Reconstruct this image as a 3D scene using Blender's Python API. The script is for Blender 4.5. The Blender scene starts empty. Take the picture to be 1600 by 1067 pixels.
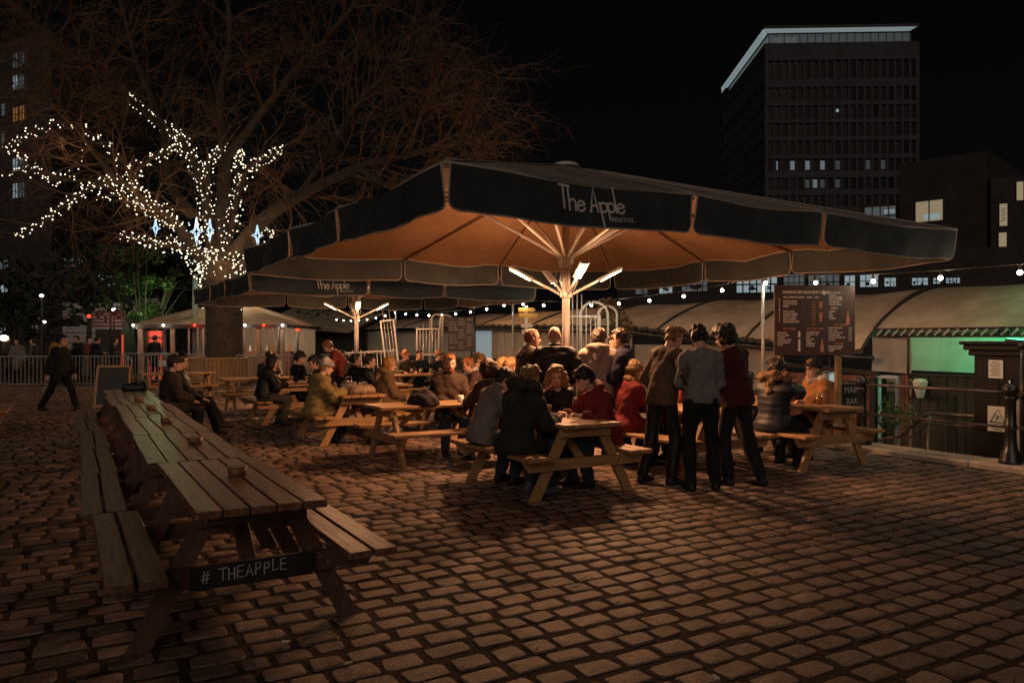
import bpy, bmesh, math, random
import numpy as np
from mathutils import Vector, Matrix, Euler

random.seed(11)
rng = np.random.default_rng(11)
scene = bpy.context.scene
COL = scene.collection
R = math.radians

# ------------------------------------------------------------------ camera, sky, fill, exposure
EYE = 1.64
FOC = 1200.0            # focal length in pixels of the 1600 px wide photograph
cam_d = bpy.data.cameras.new('camera')
cam = bpy.data.objects.new('camera', cam_d)
COL.objects.link(cam)
cam.location = (0, 0, EYE)
cam.rotation_euler = (R(90), 0, 0)
cam_d.lens = 27.0
cam_d.sensor_width = 36.0
cam_d.shift_y = -0.0022
cam_d.clip_start = 0.1
cam_d.clip_end = 3000
scene.camera = cam

world = bpy.data.worlds.new('World')
scene.world = world
world.use_nodes = True
wn = world.node_tree
wn.nodes.clear()
sky = wn.nodes.new('ShaderNodeTexSky')
sky.sky_type = 'NISHITA'
sky.sun_disc = False
sky.sun_elevation = R(38)
sky.sun_rotation = R(200)
hsv = wn.nodes.new('ShaderNodeHueSaturation')
hsv.inputs['Saturation'].default_value = 0.12
bgn = wn.nodes.new('ShaderNodeBackground')
bgn.inputs['Strength'].default_value = 0.0003
won = wn.nodes.new('ShaderNodeOutputWorld')
wn.links.new(sky.outputs[0], hsv.inputs['Color'])
wn.links.new(hsv.outputs[0], bgn.inputs['Color'])
wn.links.new(bgn.outputs[0], won.inputs['Surface'])

sun_d = bpy.data.lights.new('night_glow', 'SUN')
sun_d.energy = 0.46
sun_d.angle = R(40)
sun_d.color = (1.0, 0.78, 0.66)
sun = bpy.data.objects.new('night_glow', sun_d)
COL.objects.link(sun)
sun.rotation_euler = (R(69), 0, R(-10))      # soft glow of the town from behind and above the camera

vs = scene.view_settings
scene.display_settings.display_device = 'sRGB'
vs.view_transform = 'Standard'
vs.look = 'None'
vs.exposure = 0.0
vs.gamma = 1.0
vs.use_curve_mapping = False
scene.render.engine = 'CYCLES'
scene.cycles.use_denoising = True
scene.cycles.max_bounces = 6
scene.cycles.sample_clamp_indirect = 2.0
scene.cycles.caustics_reflective = False
scene.cycles.caustics_refractive = False

# ------------------------------------------------------------------ frame of the quay: u runs away to the left, v away to the right
U = Vector((-0.5, 0.8660254, 0))
V = Vector((0.8660254, 0.5, 0))
def W(u, v, z=0.0): return Vector((-0.5 * u + 0.8660254 * v, 0.8660254 * u + 0.5 * v, z))
def P(px, py, Y): return Vector(((px - 800) * Y / FOC, Y, EYE - (py - 530) * Y / FOC))
def G(px, py):
    Y = EYE * FOC / (py - 530)
    return Vector(((px - 800) * Y / FOC, Y, 0))

# ------------------------------------------------------------------ materials
def mat(name, col, rough=0.6, metal=0.0, nscale=None, namt=0.25, col2=None, stretch=(1, 1, 1), bump=0.0, bscale=None,
        rnd=0.0, spec=0.5, emit=None, estr=0.0, transl=0.0, alpha=None, island=False, sheen=0.0, glass=False, stain=0.0, sscale=2.5):
    m = bpy.data.materials.new(name)
    m.use_nodes = True
    nt = m.node_tree
    b = nt.nodes['Principled BSDF']
    out = nt.nodes['Material Output']
    b.inputs['Roughness'].default_value = rough
    b.inputs['Metallic'].default_value = metal
    b.inputs['Specular IOR Level'].default_value = spec
    c = tuple(col) + (1,)
    b.inputs['Base Color'].default_value = c
    last = None
    if nscale:
        tc = nt.nodes.new('ShaderNodeTexCoord')
        mp = nt.nodes.new('ShaderNodeMapping')
        mp.inputs['Scale'].default_value = stretch
        nt.links.new(tc.outputs['Object'], mp.inputs['Vector'])
        vec = mp.outputs['Vector']
        if rnd or island:
            oi = nt.nodes.new('ShaderNodeObjectInfo')
            sc = nt.nodes.new('ShaderNodeMath'); sc.operation = 'MULTIPLY'; sc.inputs[1].default_value = 37.0
            nt.links.new(oi.outputs['Random'], sc.inputs[0])
            ad = nt.nodes.new('ShaderNodeVectorMath'); ad.operation = 'ADD'
            nt.links.new(vec, ad.inputs[0]); nt.links.new(sc.outputs[0], ad.inputs[1])
            vec = ad.outputs[0]
        n = nt.nodes.new('ShaderNodeTexNoise')
        n.inputs['Scale'].default_value = nscale
        n.inputs['Detail'].default_value = 6
        n.inputs['Roughness'].default_value = 0.65
        nt.links.new(vec, n.inputs['Vector'])
        rp = nt.nodes.new('ShaderNodeValToRGB')
        rp.color_ramp.elements[0].position = 0.3
        rp.color_ramp.elements[1].position = 0.72
        lo = col2 if col2 else tuple(x * (1 - namt) for x in col)
        hi = tuple(min(1, x * (1 + namt)) for x in col)
        rp.color_ramp.elements[0].color = tuple(lo) + (1,)
        rp.color_ramp.elements[1].color = tuple(hi) + (1,)
        nt.links.new(n.outputs['Fac'], rp.inputs['Fac'])
        last = rp.outputs['Color']
        if stain:
            n3 = nt.nodes.new('ShaderNodeTexNoise'); n3.inputs['Scale'].default_value = sscale; n3.inputs['Detail'].default_value = 8; n3.inputs['Roughness'].default_value = 0.7
            if rnd or island: nt.links.new(ad.outputs[0], n3.inputs['Vector'])
            else: nt.links.new(tc.outputs['Object'], n3.inputs['Vector'])
            r3 = nt.nodes.new('ShaderNodeValToRGB')
            r3.color_ramp.elements[0].position = 0.40; r3.color_ramp.elements[1].position = 0.60
            q3 = 1 - stain
            r3.color_ramp.elements[0].color = (q3, q3 * 0.94, q3 * 0.88, 1); r3.color_ramp.elements[1].color = (1, 1, 1, 1)
            nt.links.new(n3.outputs['Fac'], r3.inputs['Fac'])
            mu = nt.nodes.new('ShaderNodeMix'); mu.data_type = 'RGBA'; mu.blend_type = 'MULTIPLY'; mu.inputs[0].default_value = 1.0
            nt.links.new(last, mu.inputs[6]); nt.links.new(r3.outputs['Color'], mu.inputs[7])
            last = mu.outputs[2]
        if bump:
            n2 = n
            if bscale:
                n2 = nt.nodes.new('ShaderNodeTexNoise')
                n2.inputs['Scale'].default_value = bscale
                n2.inputs['Detail'].default_value = 5
                nt.links.new(vec, n2.inputs['Vector'])
            bp = nt.nodes.new('ShaderNodeBump')
            bp.inputs['Strength'].default_value = bump
            bp.inputs['Distance'].default_value = 0.01
            nt.links.new(n2.outputs['Fac'], bp.inputs['Height'])
            nt.links.new(bp.outputs['Normal'], b.inputs['Normal'])
    if rnd:
        oi = nt.nodes.new('ShaderNodeObjectInfo')
        val = oi.outputs['Random']
        if island:
            ge = nt.nodes.new('ShaderNodeNewGeometry')
            ad = nt.nodes.new('ShaderNodeMath'); ad.operation = 'ADD'
            fr = nt.nodes.new('ShaderNodeMath'); fr.operation = 'FRACT'
            nt.links.new(ge.outputs['Random Per Island'], ad.inputs[0])
            nt.links.new(val, ad.inputs[1]); nt.links.new(ad.outputs[0], fr.inputs[0])
            val = fr.outputs[0]
        mr = nt.nodes.new('ShaderNodeMapRange')
        mr.inputs['To Min'].default_value = 1 - rnd
        mr.inputs['To Max'].default_value = 1 + rnd
        nt.links.new(val, mr.inputs['Value'])
        hs = nt.nodes.new('ShaderNodeHueSaturation')
        nt.links.new(mr.outputs[0], hs.inputs['Value'])
        if last: nt.links.new(last, hs.inputs['Color'])
        else: hs.inputs['Color'].default_value = c
        last = hs.outputs['Color']
    if last: nt.links.new(last, b.inputs['Base Color'])
    if emit:
        b.inputs['Emission Color'].default_value = tuple(emit) + (1,)
        b.inputs['Emission Strength'].default_value = estr
        m.cycles.emission_sampling = 'NONE'
    if transl:
        t = nt.nodes.new('ShaderNodeBsdfTranslucent')
        if last: nt.links.new(last, t.inputs['Color'])
        else: t.inputs['Color'].default_value = c
        mx = nt.nodes.new('ShaderNodeMixShader')
        mx.inputs[0].default_value = transl
        nt.links.new(b.outputs[0], mx.inputs[1]); nt.links.new(t.outputs[0], mx.inputs[2])
        nt.links.new(mx.outputs[0], out.inputs['Surface'])
    if glass:
        g = nt.nodes.new('ShaderNodeBsdfGlossy'); g.inputs['Roughness'].default_value = 0.05
        tr = nt.nodes.new('ShaderNodeBsdfTransparent'); tr.inputs['Color'].default_value = c
        mx = nt.nodes.new('ShaderNodeMixShader')
        mx.inputs[0].default_value = 0.07
        nt.links.new(tr.outputs[0], mx.inputs[1]); nt.links.new(g.outputs[0], mx.inputs[2])
        nt.links.new(mx.outputs[0], out.inputs['Surface'])
    return m

M = {}
M['earth'] = mat('earth', (0.046, 0.031, 0.021), 0.95, nscale=30, namt=0.7, bump=1.0, bscale=60, spec=0.15)
M['stone'] = mat('stone', (0.215, 0.142, 0.108), 0.6, nscale=95, namt=0.55, bump=1.0, bscale=110, rnd=0.42, stain=0.35, sscale=7.0, island=True, spec=0.45)
M['kerb'] = mat('kerb', (0.42, 0.35, 0.27), 0.8, nscale=12, namt=0.25, bump=0.4, rnd=0.12)
M['water'] = mat('water', (0.004, 0.005, 0.006), 0.08)
M['pine_y'] = mat('pine_y', (0.36, 0.20, 0.085), 0.5, nscale=3.0, namt=0.36, stretch=(14, 1, 14), bump=0.2, rnd=0.16, stain=0.35, sscale=3.0)
M['pine_x'] = mat('pine_x', (0.36, 0.20, 0.085), 0.5, nscale=3.0, namt=0.30, stretch=(1, 14, 14), bump=0.15, rnd=0.14)
M['pine_z'] = mat('pine_z', (0.34, 0.19, 0.08), 0.5, nscale=3.0, namt=0.30, stretch=(10, 14, 2), bump=0.15, rnd=0.14)
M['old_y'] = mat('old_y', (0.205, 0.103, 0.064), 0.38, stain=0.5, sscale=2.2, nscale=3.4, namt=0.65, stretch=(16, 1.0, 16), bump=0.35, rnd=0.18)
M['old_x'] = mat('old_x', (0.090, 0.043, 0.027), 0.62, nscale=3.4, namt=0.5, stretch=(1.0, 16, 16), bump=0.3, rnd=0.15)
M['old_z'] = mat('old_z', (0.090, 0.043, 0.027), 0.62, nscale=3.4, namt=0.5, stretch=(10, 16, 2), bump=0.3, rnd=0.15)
M['steel'] = mat('steel', (0.55, 0.55, 0.55), 0.35, 0.9)
M['galv'] = mat('galv', (0.34, 0.34, 0.35), 0.5, 0.5, nscale=20, namt=0.15)
M['white_metal'] = mat('white_metal', (0.62, 0.60, 0.57), 0.4, nscale=8, namt=0.06)
M['black_metal'] = mat('black_metal', (0.014, 0.013, 0.013), 0.35, nscale=20, namt=0.3, bump=0.1)
M['brown_metal'] = mat('brown_metal', (0.13, 0.095, 0.08), 0.35, 0.4, nscale=18, namt=0.3)
M['canopy_top'] = mat('canopy_top', (0.30, 0.245, 0.205), 0.85, nscale=2.2, namt=0.12, bump=0.4, bscale=4, stain=0.3, sscale=0.9)
M['star'] = mat('star', (0.6, 0.7, 0.8), 0.5, emit=(0.36, 0.62, 0.85), estr=1.15)
M['tent_cloth'] = mat('tent_cloth', (0.52, 0.41, 0.31), 0.7, nscale=2, namt=0.12, bump=0.3, bscale=4, transl=0.4, stain=0.2, sscale=1.0)
M['canopy'] = mat('canopy', (0.36, 0.205, 0.108), 0.8, nscale=2.2, namt=0.12, bump=0.45, bscale=4, transl=0.12, stain=0.18, sscale=0.9)
M['valance'] = mat('valance', (0.036, 0.041, 0.043), 0.62, nscale=4, namt=0.25, bump=0.25, bscale=9, spec=0.25)
M['trim'] = mat('trim', (0.34, 0.29, 0.25), 0.7)
M['print'] = mat('print', (0.62, 0.55, 0.50), 0.7)
M['chalk'] = mat('chalk', (0.40, 0.37, 0.36), 0.9, nscale=60, namt=0.4)
M['board'] = mat('board', (0.012, 0.011, 0.012), 0.6, nscale=14, namt=0.5)
M['menu'] = mat('menu', (0.060, 0.026, 0.022), 0.5, nscale=9, namt=0.25)
M['menu_ink'] = mat('menu_ink', (0.80, 0.70, 0.66), 0.7)
M['menu_orange'] = mat('menu_orange', (0.55, 0.22, 0.11), 0.7)
M['slate_board'] = mat('slate_board', (0.05, 0.045, 0.06), 0.6, nscale=9, namt=0.3)
M['bark'] = mat('bark', (0.062, 0.043, 0.030), 0.9, nscale=5, namt=0.55, bump=0.8, bscale=12)
M['twig'] = mat('twig', (0.18, 0.10, 0.057), 0.85, nscale=3, namt=0.4)
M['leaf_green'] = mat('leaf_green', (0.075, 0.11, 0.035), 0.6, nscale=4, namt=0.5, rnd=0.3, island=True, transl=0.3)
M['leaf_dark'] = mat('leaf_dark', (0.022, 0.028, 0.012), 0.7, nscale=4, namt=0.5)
M['leaf_rust'] = mat('leaf_rust', (0.11, 0.060, 0.022), 0.7, nscale=6, namt=0.6, island=True, rnd=0.35)
M['tarp'] = mat('tarp', (0.66, 0.53, 0.41), 0.6, stain=0.3, sscale=0.7, nscale=1.6, namt=0.16, bump=0.4, bscale=4, transl=0.06)
M['tarp_pale'] = mat('tarp_pale', (0.27, 0.235, 0.20), 0.6, nscale=2, namt=0.2, bump=0.5, bscale=4)
M['seam'] = mat('seam', (0.035, 0.026, 0.022), 0.7)
M['dark_boards'] = mat('dark_boards', (0.032, 0.027, 0.018), 0.7, nscale=4, namt=0.5, stretch=(8, 8, 0.6), rnd=0.2)
M['red_boards'] = mat('red_boards', (0.13, 0.040, 0.022), 0.6, nscale=4, namt=0.5, stretch=(8, 8, 0.6), rnd=0.2)
M['pale_boards'] = mat('pale_boards', (0.36, 0.29, 0.23), 0.6, nscale=4, namt=0.35, stretch=(8, 8, 0.6), rnd=0.2)
M['booth'] = mat('booth', (0.008, 0.006, 0.006), 0.5, nscale=8, namt=0.3, spec=0.2)
M['paper'] = mat('paper', (0.62, 0.58, 0.50), 0.8, nscale=12, namt=0.08)
M['ink'] = mat('ink', (0.03, 0.03, 0.03), 0.8)
M['concrete'] = mat('concrete', (0.050, 0.053, 0.058), 0.9, nscale=0.3, namt=0.2)
M['brick_dark'] = mat('brick_dark', (0.036, 0.028, 0.027), 0.9, nscale=0.6, namt=0.3)
M['far_dark'] = mat('far_dark', (0.035, 0.030, 0.028), 0.9, nscale=0.4, namt=0.3)
M['far_pale'] = mat('far_pale', (0.34, 0.31, 0.28), 0.9, nscale=0.6, namt=0.2)
M['dark_glass'] = mat('dark_glass', (0.024, 0.022, 0.022), 0.3, rnd=0.6, spec=0.2)
M['glass'] = mat('glass', (0.86, 0.86, 0.86), glass=True)
M['win_cool'] = mat('win_cool', (0.1, 0.1, 0.1), 0.4, emit=(0.62, 0.80, 0.86), estr=0.34)
M['win_dim'] = mat('win_dim', (0.1, 0.1, 0.1), 0.4, emit=(0.55, 0.70, 0.78), estr=0.075)
M['win_warm'] = mat('win_warm', (0.1, 0.1, 0.1), 0.4, emit=(0.80, 0.62, 0.36), estr=0.30)
M['win_orange'] = mat('win_orange', (0.1, 0.1, 0.1), 0.4, emit=(0.9, 0.38, 0.10), estr=0.22)
M['win_tower'] = mat('win_tower', (0.1, 0.1, 0.1), 0.4, emit=(0.62, 0.80, 0.86), estr=0.15)
M['win_faint'] = mat('win_faint', (0.1, 0.1, 0.1), 0.4, emit=(0.55, 0.70, 0.78), estr=0.035)
M['soffit_glow'] = mat('soffit_glow', (0.5, 0.5, 0.5), 0.5, emit=(0.58, 0.72, 0.74), estr=0.28)  # light falling on the tower roof edge, put in as emission
M['heat'] = mat('heat', (0.8, 0.6, 0.4), 0.5, emit=(1.0, 0.76, 0.54), estr=8.0)
M['bulb'] = mat('bulb', (0.8, 0.8, 0.7), 0.5, emit=(1.0, 0.88, 0.66), estr=14.0)
M['fairy'] = mat('fairy', (0.8, 0.8, 0.7), 0.5, emit=(1.0, 0.85, 0.60), estr=2.4)
M['fairy_cool'] = mat('fairy_cool', (0.8, 0.8, 0.8), 0.5, emit=(0.60, 0.80, 0.95), estr=1.3)
M['red_lamp'] = mat('red_lamp', (0.8, 0.1, 0.1), 0.5, emit=(1.0, 0.07, 0.03), estr=1.4)
M['red_neon'] = mat('red_neon', (0.8, 0.1, 0.1), 0.5, emit=(1.0, 0.13, 0.06), estr=0.30)
M['white_lamp'] = mat('white_lamp', (0.8, 0.8, 0.8), 0.5, emit=(0.92, 0.97, 0.90), estr=5.0)
M['green_lamp'] = mat('green_lamp', (0.3, 0.8, 0.5), 0.5, emit=(0.15, 0.95, 0.45), estr=2.0)
M['ashtray'] = mat('ashtray', (0.20, 0.095, 0.04), 0.45, nscale=20, namt=0.3)
M['ceramic'] = mat('ceramic', (0.62, 0.56, 0.50), 0.3)
M['cider'] = mat('cider', (0.62, 0.30, 0.05), 0.25, transl=0.4)
M['foam'] = mat('foam', (0.7, 0.62, 0.5), 0.8)
M['bag'] = mat('bag', (0.012, 0.011, 0.012), 0.5, nscale=14, namt=0.4, bump=0.4)
M['tan_bag'] = mat('tan_bag', (0.22, 0.15, 0.085), 0.6, nscale=20, namt=0.4, bump=0.4)
M['yellow_sign'] = mat('yellow_sign', (0.50, 0.30, 0.05), 0.6, nscale=9, namt=0.2)
M['skin'] = mat('skin', (0.50, 0.29, 0.21), 0.5, nscale=18, namt=0.10, spec=0.4)
M['lip'] = mat('lip', (0.34, 0.12, 0.10), 0.45)
M['eye'] = mat('eye', (0.03, 0.02, 0.015), 0.2)
M['lens'] = mat('lens', (0.03, 0.03, 0.03), 0.15)

# ------------------------------------------------------------------ mesh helpers
def link(name, me, parent=None, m=None, smooth=False):
    o = bpy.data.objects.new(name, me)
    COL.objects.link(o)
    if m is not None and me is not None:
        if isinstance(m, str): m = M[m]
        if not me.materials: me.materials.append(m)
    if smooth and me is not None:
        me.polygons.foreach_set('use_smooth', np.ones(len(me.polygons), dtype=bool))
    if parent is not None: o.parent = parent
    return o

def tag(o, label, cat, group=None, kind=None):
    o['label'] = label; o['category'] = cat
    if group: o['group'] = group
    if kind: o['kind'] = kind
    return o

def thing(name, label, cat, loc=(0, 0, 0), rz=0.0, group=None):
    o = bpy.data.objects.new(name, None)
    COL.objects.link(o)
    o.empty_display_size = 0.1
    o.location = loc
    o.rotation_euler = (0, 0, rz)
    return tag(o, label, cat, group)

def struct(o): o['kind'] = 'structure'; return o

def copy_tree(root, loc, rz, label, group=None):
    r = root.copy(); COL.objects.link(r)
    r.location = loc; r.rotation_euler = (0, 0, rz)
    r['label'] = label
    if group: r['group'] = group
    for ch in list(root.children):
        c = ch.copy(); COL.objects.link(c); c.parent = r
        for g in list(ch.children):
            d = g.copy(); COL.objects.link(d); d.parent = c
    return r

SG = [(a, b, c) for a in (-1, 1) for b in (-1, 1) for c in (-1, 1)]
class MB:
    def __init__(s): s.v = []; s.f = []; s.mi = []; s.mats = []
    def _m(s, m):
        if m is None: return 0
        if m not in s.mats: s.mats.append(m)
        return s.mats.index(m)
    def face(s, idx, m=None): s.f.append(tuple(idx)); s.mi.append(s._m(m))
    def vert(s, p): s.v.append(tuple(p)); return len(s.v) - 1
    def poly(s, pts, m=None): s.face([s.vert(p) for p in pts], m)
    def box(s, c, size, rot=None, ch=0.0, m=None):
        c = Vector(c); hx, hy, hz = [x / 2 for x in size]
        h = (hx, hy, hz)
        def put(l):
            l = Vector(l)
            if rot is not None: l = rot @ l
            return s.vert(c + l)
        if ch <= 0:
            i = {g: put((g[0] * hx, g[1] * hy, g[2] * hz)) for g in SG}
            for a in range(3):
                b, d = (a + 1) % 3, (a + 2) % 3
                for sg in (-1, 1):
                    q = []
                    for x, y in ((-1, -1), (1, -1), (1, 1), (-1, 1)):
                        k = [0, 0, 0]; k[a] = sg; k[b] = x; k[d] = y
                        q.append(i[tuple(k)])
                    s.face(q if sg > 0 else q[::-1], m)
            return
        ch = min(ch, 0.45 * min(size))
        i = {}
        for g in SG:
            for a in range(3):
                l = [g[k] * (h[k] - (0 if k == a else ch)) for k in range(3)]
                i[(g, a)] = put(l)
        for a in range(3):
            b, d = (a + 1) % 3, (a + 2) % 3
            for sg in (-1, 1):
                q = []
                for x, y in ((-1, -1), (1, -1), (1, 1), (-1, 1)):
                    k = [0, 0, 0]; k[a] = sg; k[b] = x; k[d] = y
                    q.append(i[(tuple(k), a)])
                s.face(q if sg > 0 else q[::-1], m)
            for sb in (-1, 1):
                for sd in (-1, 1):
                    k1 = [0, 0, 0]; k1[a] = -1; k1[b] = sb; k1[d] = sd
                    k2 = list(k1); k2[a] = 1
                    k1, k2 = tuple(k1), tuple(k2)
                    q = [i[(k1, b)], i[(k2, b)], i[(k2, d)], i[(k1, d)]]
                    s.face(q if sb * sd > 0 else q[::-1], m)
        for g in SG:
            q = [i[(g, 0)], i[(g, 1)], i[(g, 2)]]
            s.face(q if g[0] * g[1] * g[2] > 0 else q[::-1], m)
    def bar(s, p0, p1, w, h, up=(0, 0, 1), ch=0.0, m=None):
        p0, p1 = Vector(p0), Vector(p1)
        y = (p1 - p0); L = y.length; y = y / L
        up = Vector(up)
        x = y.cross(up)
        if x.length < 1e-4: x = y.cross(Vector((1, 0, 0)))
        x.normalize(); z = x.cross(y)
        rot = Matrix((x, y, z)).transposed()
        s.box((p0 + p1) / 2, (w, L, h), rot, ch, m)
    def tube(s, pts, r, n=8, cap=True, m=None):
        pts = [Vector(p) for p in pts]
        k = len(pts)
        rs = r if isinstance(r, (list, tuple)) else [r] * k
        rings = []
        prev = None
        for j in range(k):
            t = (pts[min(j + 1, k - 1)] - pts[max(j - 1, 0)])
            if t.length < 1e-9: t = Vector((0, 0, 1))
            t.normalize()
            if prev is None:
                a = Vector((0, 0, 1)) if abs(t.z) < 0.9 else Vector((1, 0, 0))
                x = a.cross(t).normalized()
            else:
                x = prev - t * prev.dot(t)
                if x.length < 1e-6: x = Vector((1, 0, 0)).cross(t)
                x.normalize()
            prev = x
            y = t.cross(x)
            ring = []
            for q in range(n):
                an = 2 * math.pi * q / n
                ring.append(s.vert(pts[j] + x * (rs[j] * math.cos(an)) + y * (rs[j] * math.sin(an))))
            rings.append(ring)
        for j in range(k - 1):
            for q in range(n):
                s.face((rings[j][q], rings[j][(q + 1) % n], rings[j + 1][(q + 1) % n], rings[j + 1][q]), m)
        if cap:
            s.face(rings[0][::-1], m); s.face(rings[-1], m)
    def lathe(s, prof, n=16, c=(0, 0, 0), m=None):
        c = Vector(c); rings = []
        for r, z in prof:
            rings.append([s.vert(c + Vector((r * math.cos(2 * math.pi * q / n), r * math.sin(2 * math.pi * q / n), z))) for q in range(n)])
        for j in range(len(prof) - 1):
            for q in range(n):
                s.face((rings[j][q], rings[j][(q + 1) % n], rings[j + 1][(q + 1) % n], rings[j + 1][q]), m)
        s.face(rings[0][::-1], m); s.face(rings[-1], m)
    def grid(s, fn, nu, nv, m=None):
        ids = [[s.vert(fn(i / nu, j / nv)) for j in range(nv + 1)] for i in range(nu + 1)]
        for i in range(nu):
            for j in range(nv):
                s.face((ids[i][j], ids[i + 1][j], ids[i + 1][j + 1], ids[i][j + 1]), m)
    def ball(s, c, r, n=8, k=5, m=None, sc=(1, 1, 1)):
        c = Vector(c)
        top = s.vert(c + Vector((0, 0, r * sc[2]))); bot = s.vert(c - Vector((0, 0, r * sc[2])))
        rings = []
        for j in range(1, k):
            th = math.pi * j / k
            rings.append([s.vert(c + Vector((r * sc[0] * math.sin(th) * math.cos(2 * math.pi * q / n), r * sc[1] * math.sin(th) * math.sin(2 * math.pi * q / n), r * sc[2] * math.cos(th)))) for q in range(n)])
        for q in range(n):
            s.face((top, rings[0][q], rings[0][(q + 1) % n]), m)
            s.face((bot, rings[-1][(q + 1) % n], rings[-1][q]), m)
        for j in range(k - 2):
            for q in range(n):
                s.face((rings[j][q], rings[j + 1][q], rings[j + 1][(q + 1) % n], rings[j][(q + 1) % n]), m)
    def mesh(s, name, m=None):
        me = bpy.data.meshes.new(name)
        me.from_pydata(s.v, [], s.f)
        if s.mats:
            for k in s.mats: me.materials.append(M[k] if isinstance(k, str) else k)
            me.polygons.foreach_set('material_index', s.mi)
        elif m is not None:
            me.materials.append(M[m] if isinstance(m, str) else m)
        me.update()
        return me
    def build(s, name, m=None, parent=None, smooth=False, loc=None):
        o = link(name, s.mesh(name, m), parent, None, smooth)
        if loc is not None: o.location = loc
        return o

def lamp(kind, name, loc, power, col, size=0.05, parent=None, rot=None, **kw):
    d = bpy.data.lights.new(name, kind)
    d.energy = power; d.color = col
    if kind in ('POINT', 'SPOT'): d.shadow_soft_size = size
    for k, v in kw.items(): setattr(d, k, v)
    o = bpy.data.objects.new(name, d); COL.objects.link(o)
    o.location = loc
    if rot is not None: o.rotation_euler = rot
    if parent is not None: o.parent = parent
    return o

def text_mesh(txt, size, name='lettering', m='print', depth=0.001, align='LEFT', sx=1.0, bold=0.0):
    cu = bpy.data.curves.new('tmp', 'FONT')
    cu.body = txt; cu.size = size; cu.extrude = depth; cu.align_x = align
    cu.resolution_u = 2; cu.offset = size * bold
    o = bpy.data.objects.new('tmp', cu); COL.objects.link(o)
    dg = bpy.context.evaluated_depsgraph_get()
    me = bpy.data.meshes.new_from_object(o.evaluated_get(dg))
    bpy.data.objects.remove(o); bpy.data.curves.remove(cu)
    me.name = name
    if sx != 1.0: me.transform(Matrix.Diagonal((sx, 1, 1, 1)))
    me.materials.clear(); me.materials.append(M[m])
    return me

def ribbon(mb, strokes, fn, w, m=None):
    """flat print: strokes in (s, t) laid on a surface by fn"""
    for st in strokes:
        st = [Vector((a, b)) for a, b in st]
        L, Rr = [], []
        for i, p in enumerate(st):
            d = st[min(i + 1, len(st) - 1)] - st[max(i - 1, 0)]
            d.normalize(); n = Vector((-d.y, d.x)) * w / 2
            e = Vector((0, 0))
            if i == 0: e = -d * w * 0.3
            if i == len(st) - 1: e = d * w * 0.3
            L.append(p + n + e); Rr.append(p - n + e)
        for i in range(len(st) - 1):
            mb.poly([fn(*Rr[i]), fn(*Rr[i + 1]), fn(*L[i + 1]), fn(*L[i])], m)

def arc(cx, cy, rx, ry, a0, a1, n=14):
    return [(cx + rx * math.cos(R(a0 + (a1 - a0) * i / n)), cy + ry * math.sin(R(a0 + (a1 - a0) * i / n))) for i in range(n + 1)]
LOGO = [[(-0.02, 1.0), (0.5, 0.97)], [(0.17, 1.0), (0.27, 0.05)], [(0.42, 0.98), (0.55, 0.0)],
        [(0.5, 0.32)] + arc(0.68, 0.27, 0.15, 0.2, 150, 0, 8) + [(0.86, 0.0)],
        arc(1.12, 0.22, 0.19, 0.21, 20, 340, 20), [(0.93, 0.2), (1.3, 0.3)],
        [(1.58, 0.0), (1.72, 1.05), (1.92, 0.02)], [(1.62, 0.26), (1.88, 0.3)],
        [(2.02, 0.42), (2.14, -0.62)], arc(2.21, 0.23, 0.17, 0.2, 0, 360, 18),
        [(2.42, 0.42), (2.47, -0.3)], arc(2.6, 0.23, 0.17, 0.2, 0, 360, 18),
        [(2.78, 1.12), (2.87, 0.02)],
        arc(3.12, 0.22, 0.19, 0.21, 20, 340, 20), [(2.93, 0.2), (3.3, 0.3)]]
# ------------------------------------------------------------------ ground
QV = 10.02      # where the setts end and the pale edge stones of the quay begin
QE = 10.60      # edge of the quay
mb = MB()
mb.poly([W(-900, QE, -0.0022), W(2500, QE, -0.0022), W(2500, -2500, -0.0022), W(-900, -2500, -0.0022)])
mb.poly([W(-900, QE, -0.0022), W(-900, QE, -3), W(2500, QE, -3), W(2500, QE, -0.0022)])
ground = struct(mb.build('ground', 'earth'))
mb = MB(); mb.poly([W(-900, QE - 1, -2.2), W(-900, 32, -2.2), W(2500, 32, -2.2), W(2500, QE - 1, -2.2)][::-1])
struct(mb.build('water', 'water'))
mb = MB(); mb.box((0, 0, 0), (10, 10, 3))
mb = MB()
mb.poly([W(-900, 30, 0), W(2500, 30, 0), W(2500, 2500, 0), W(-900, 2500, 0)][::-1])
mb.poly([W(-900, 30, 0), W(-900, 30, -3), W(2500, 30, -3), W(2500, 30, 0)][::-1])
struct(mb.build('far_quay', 'far_dark'))

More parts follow.
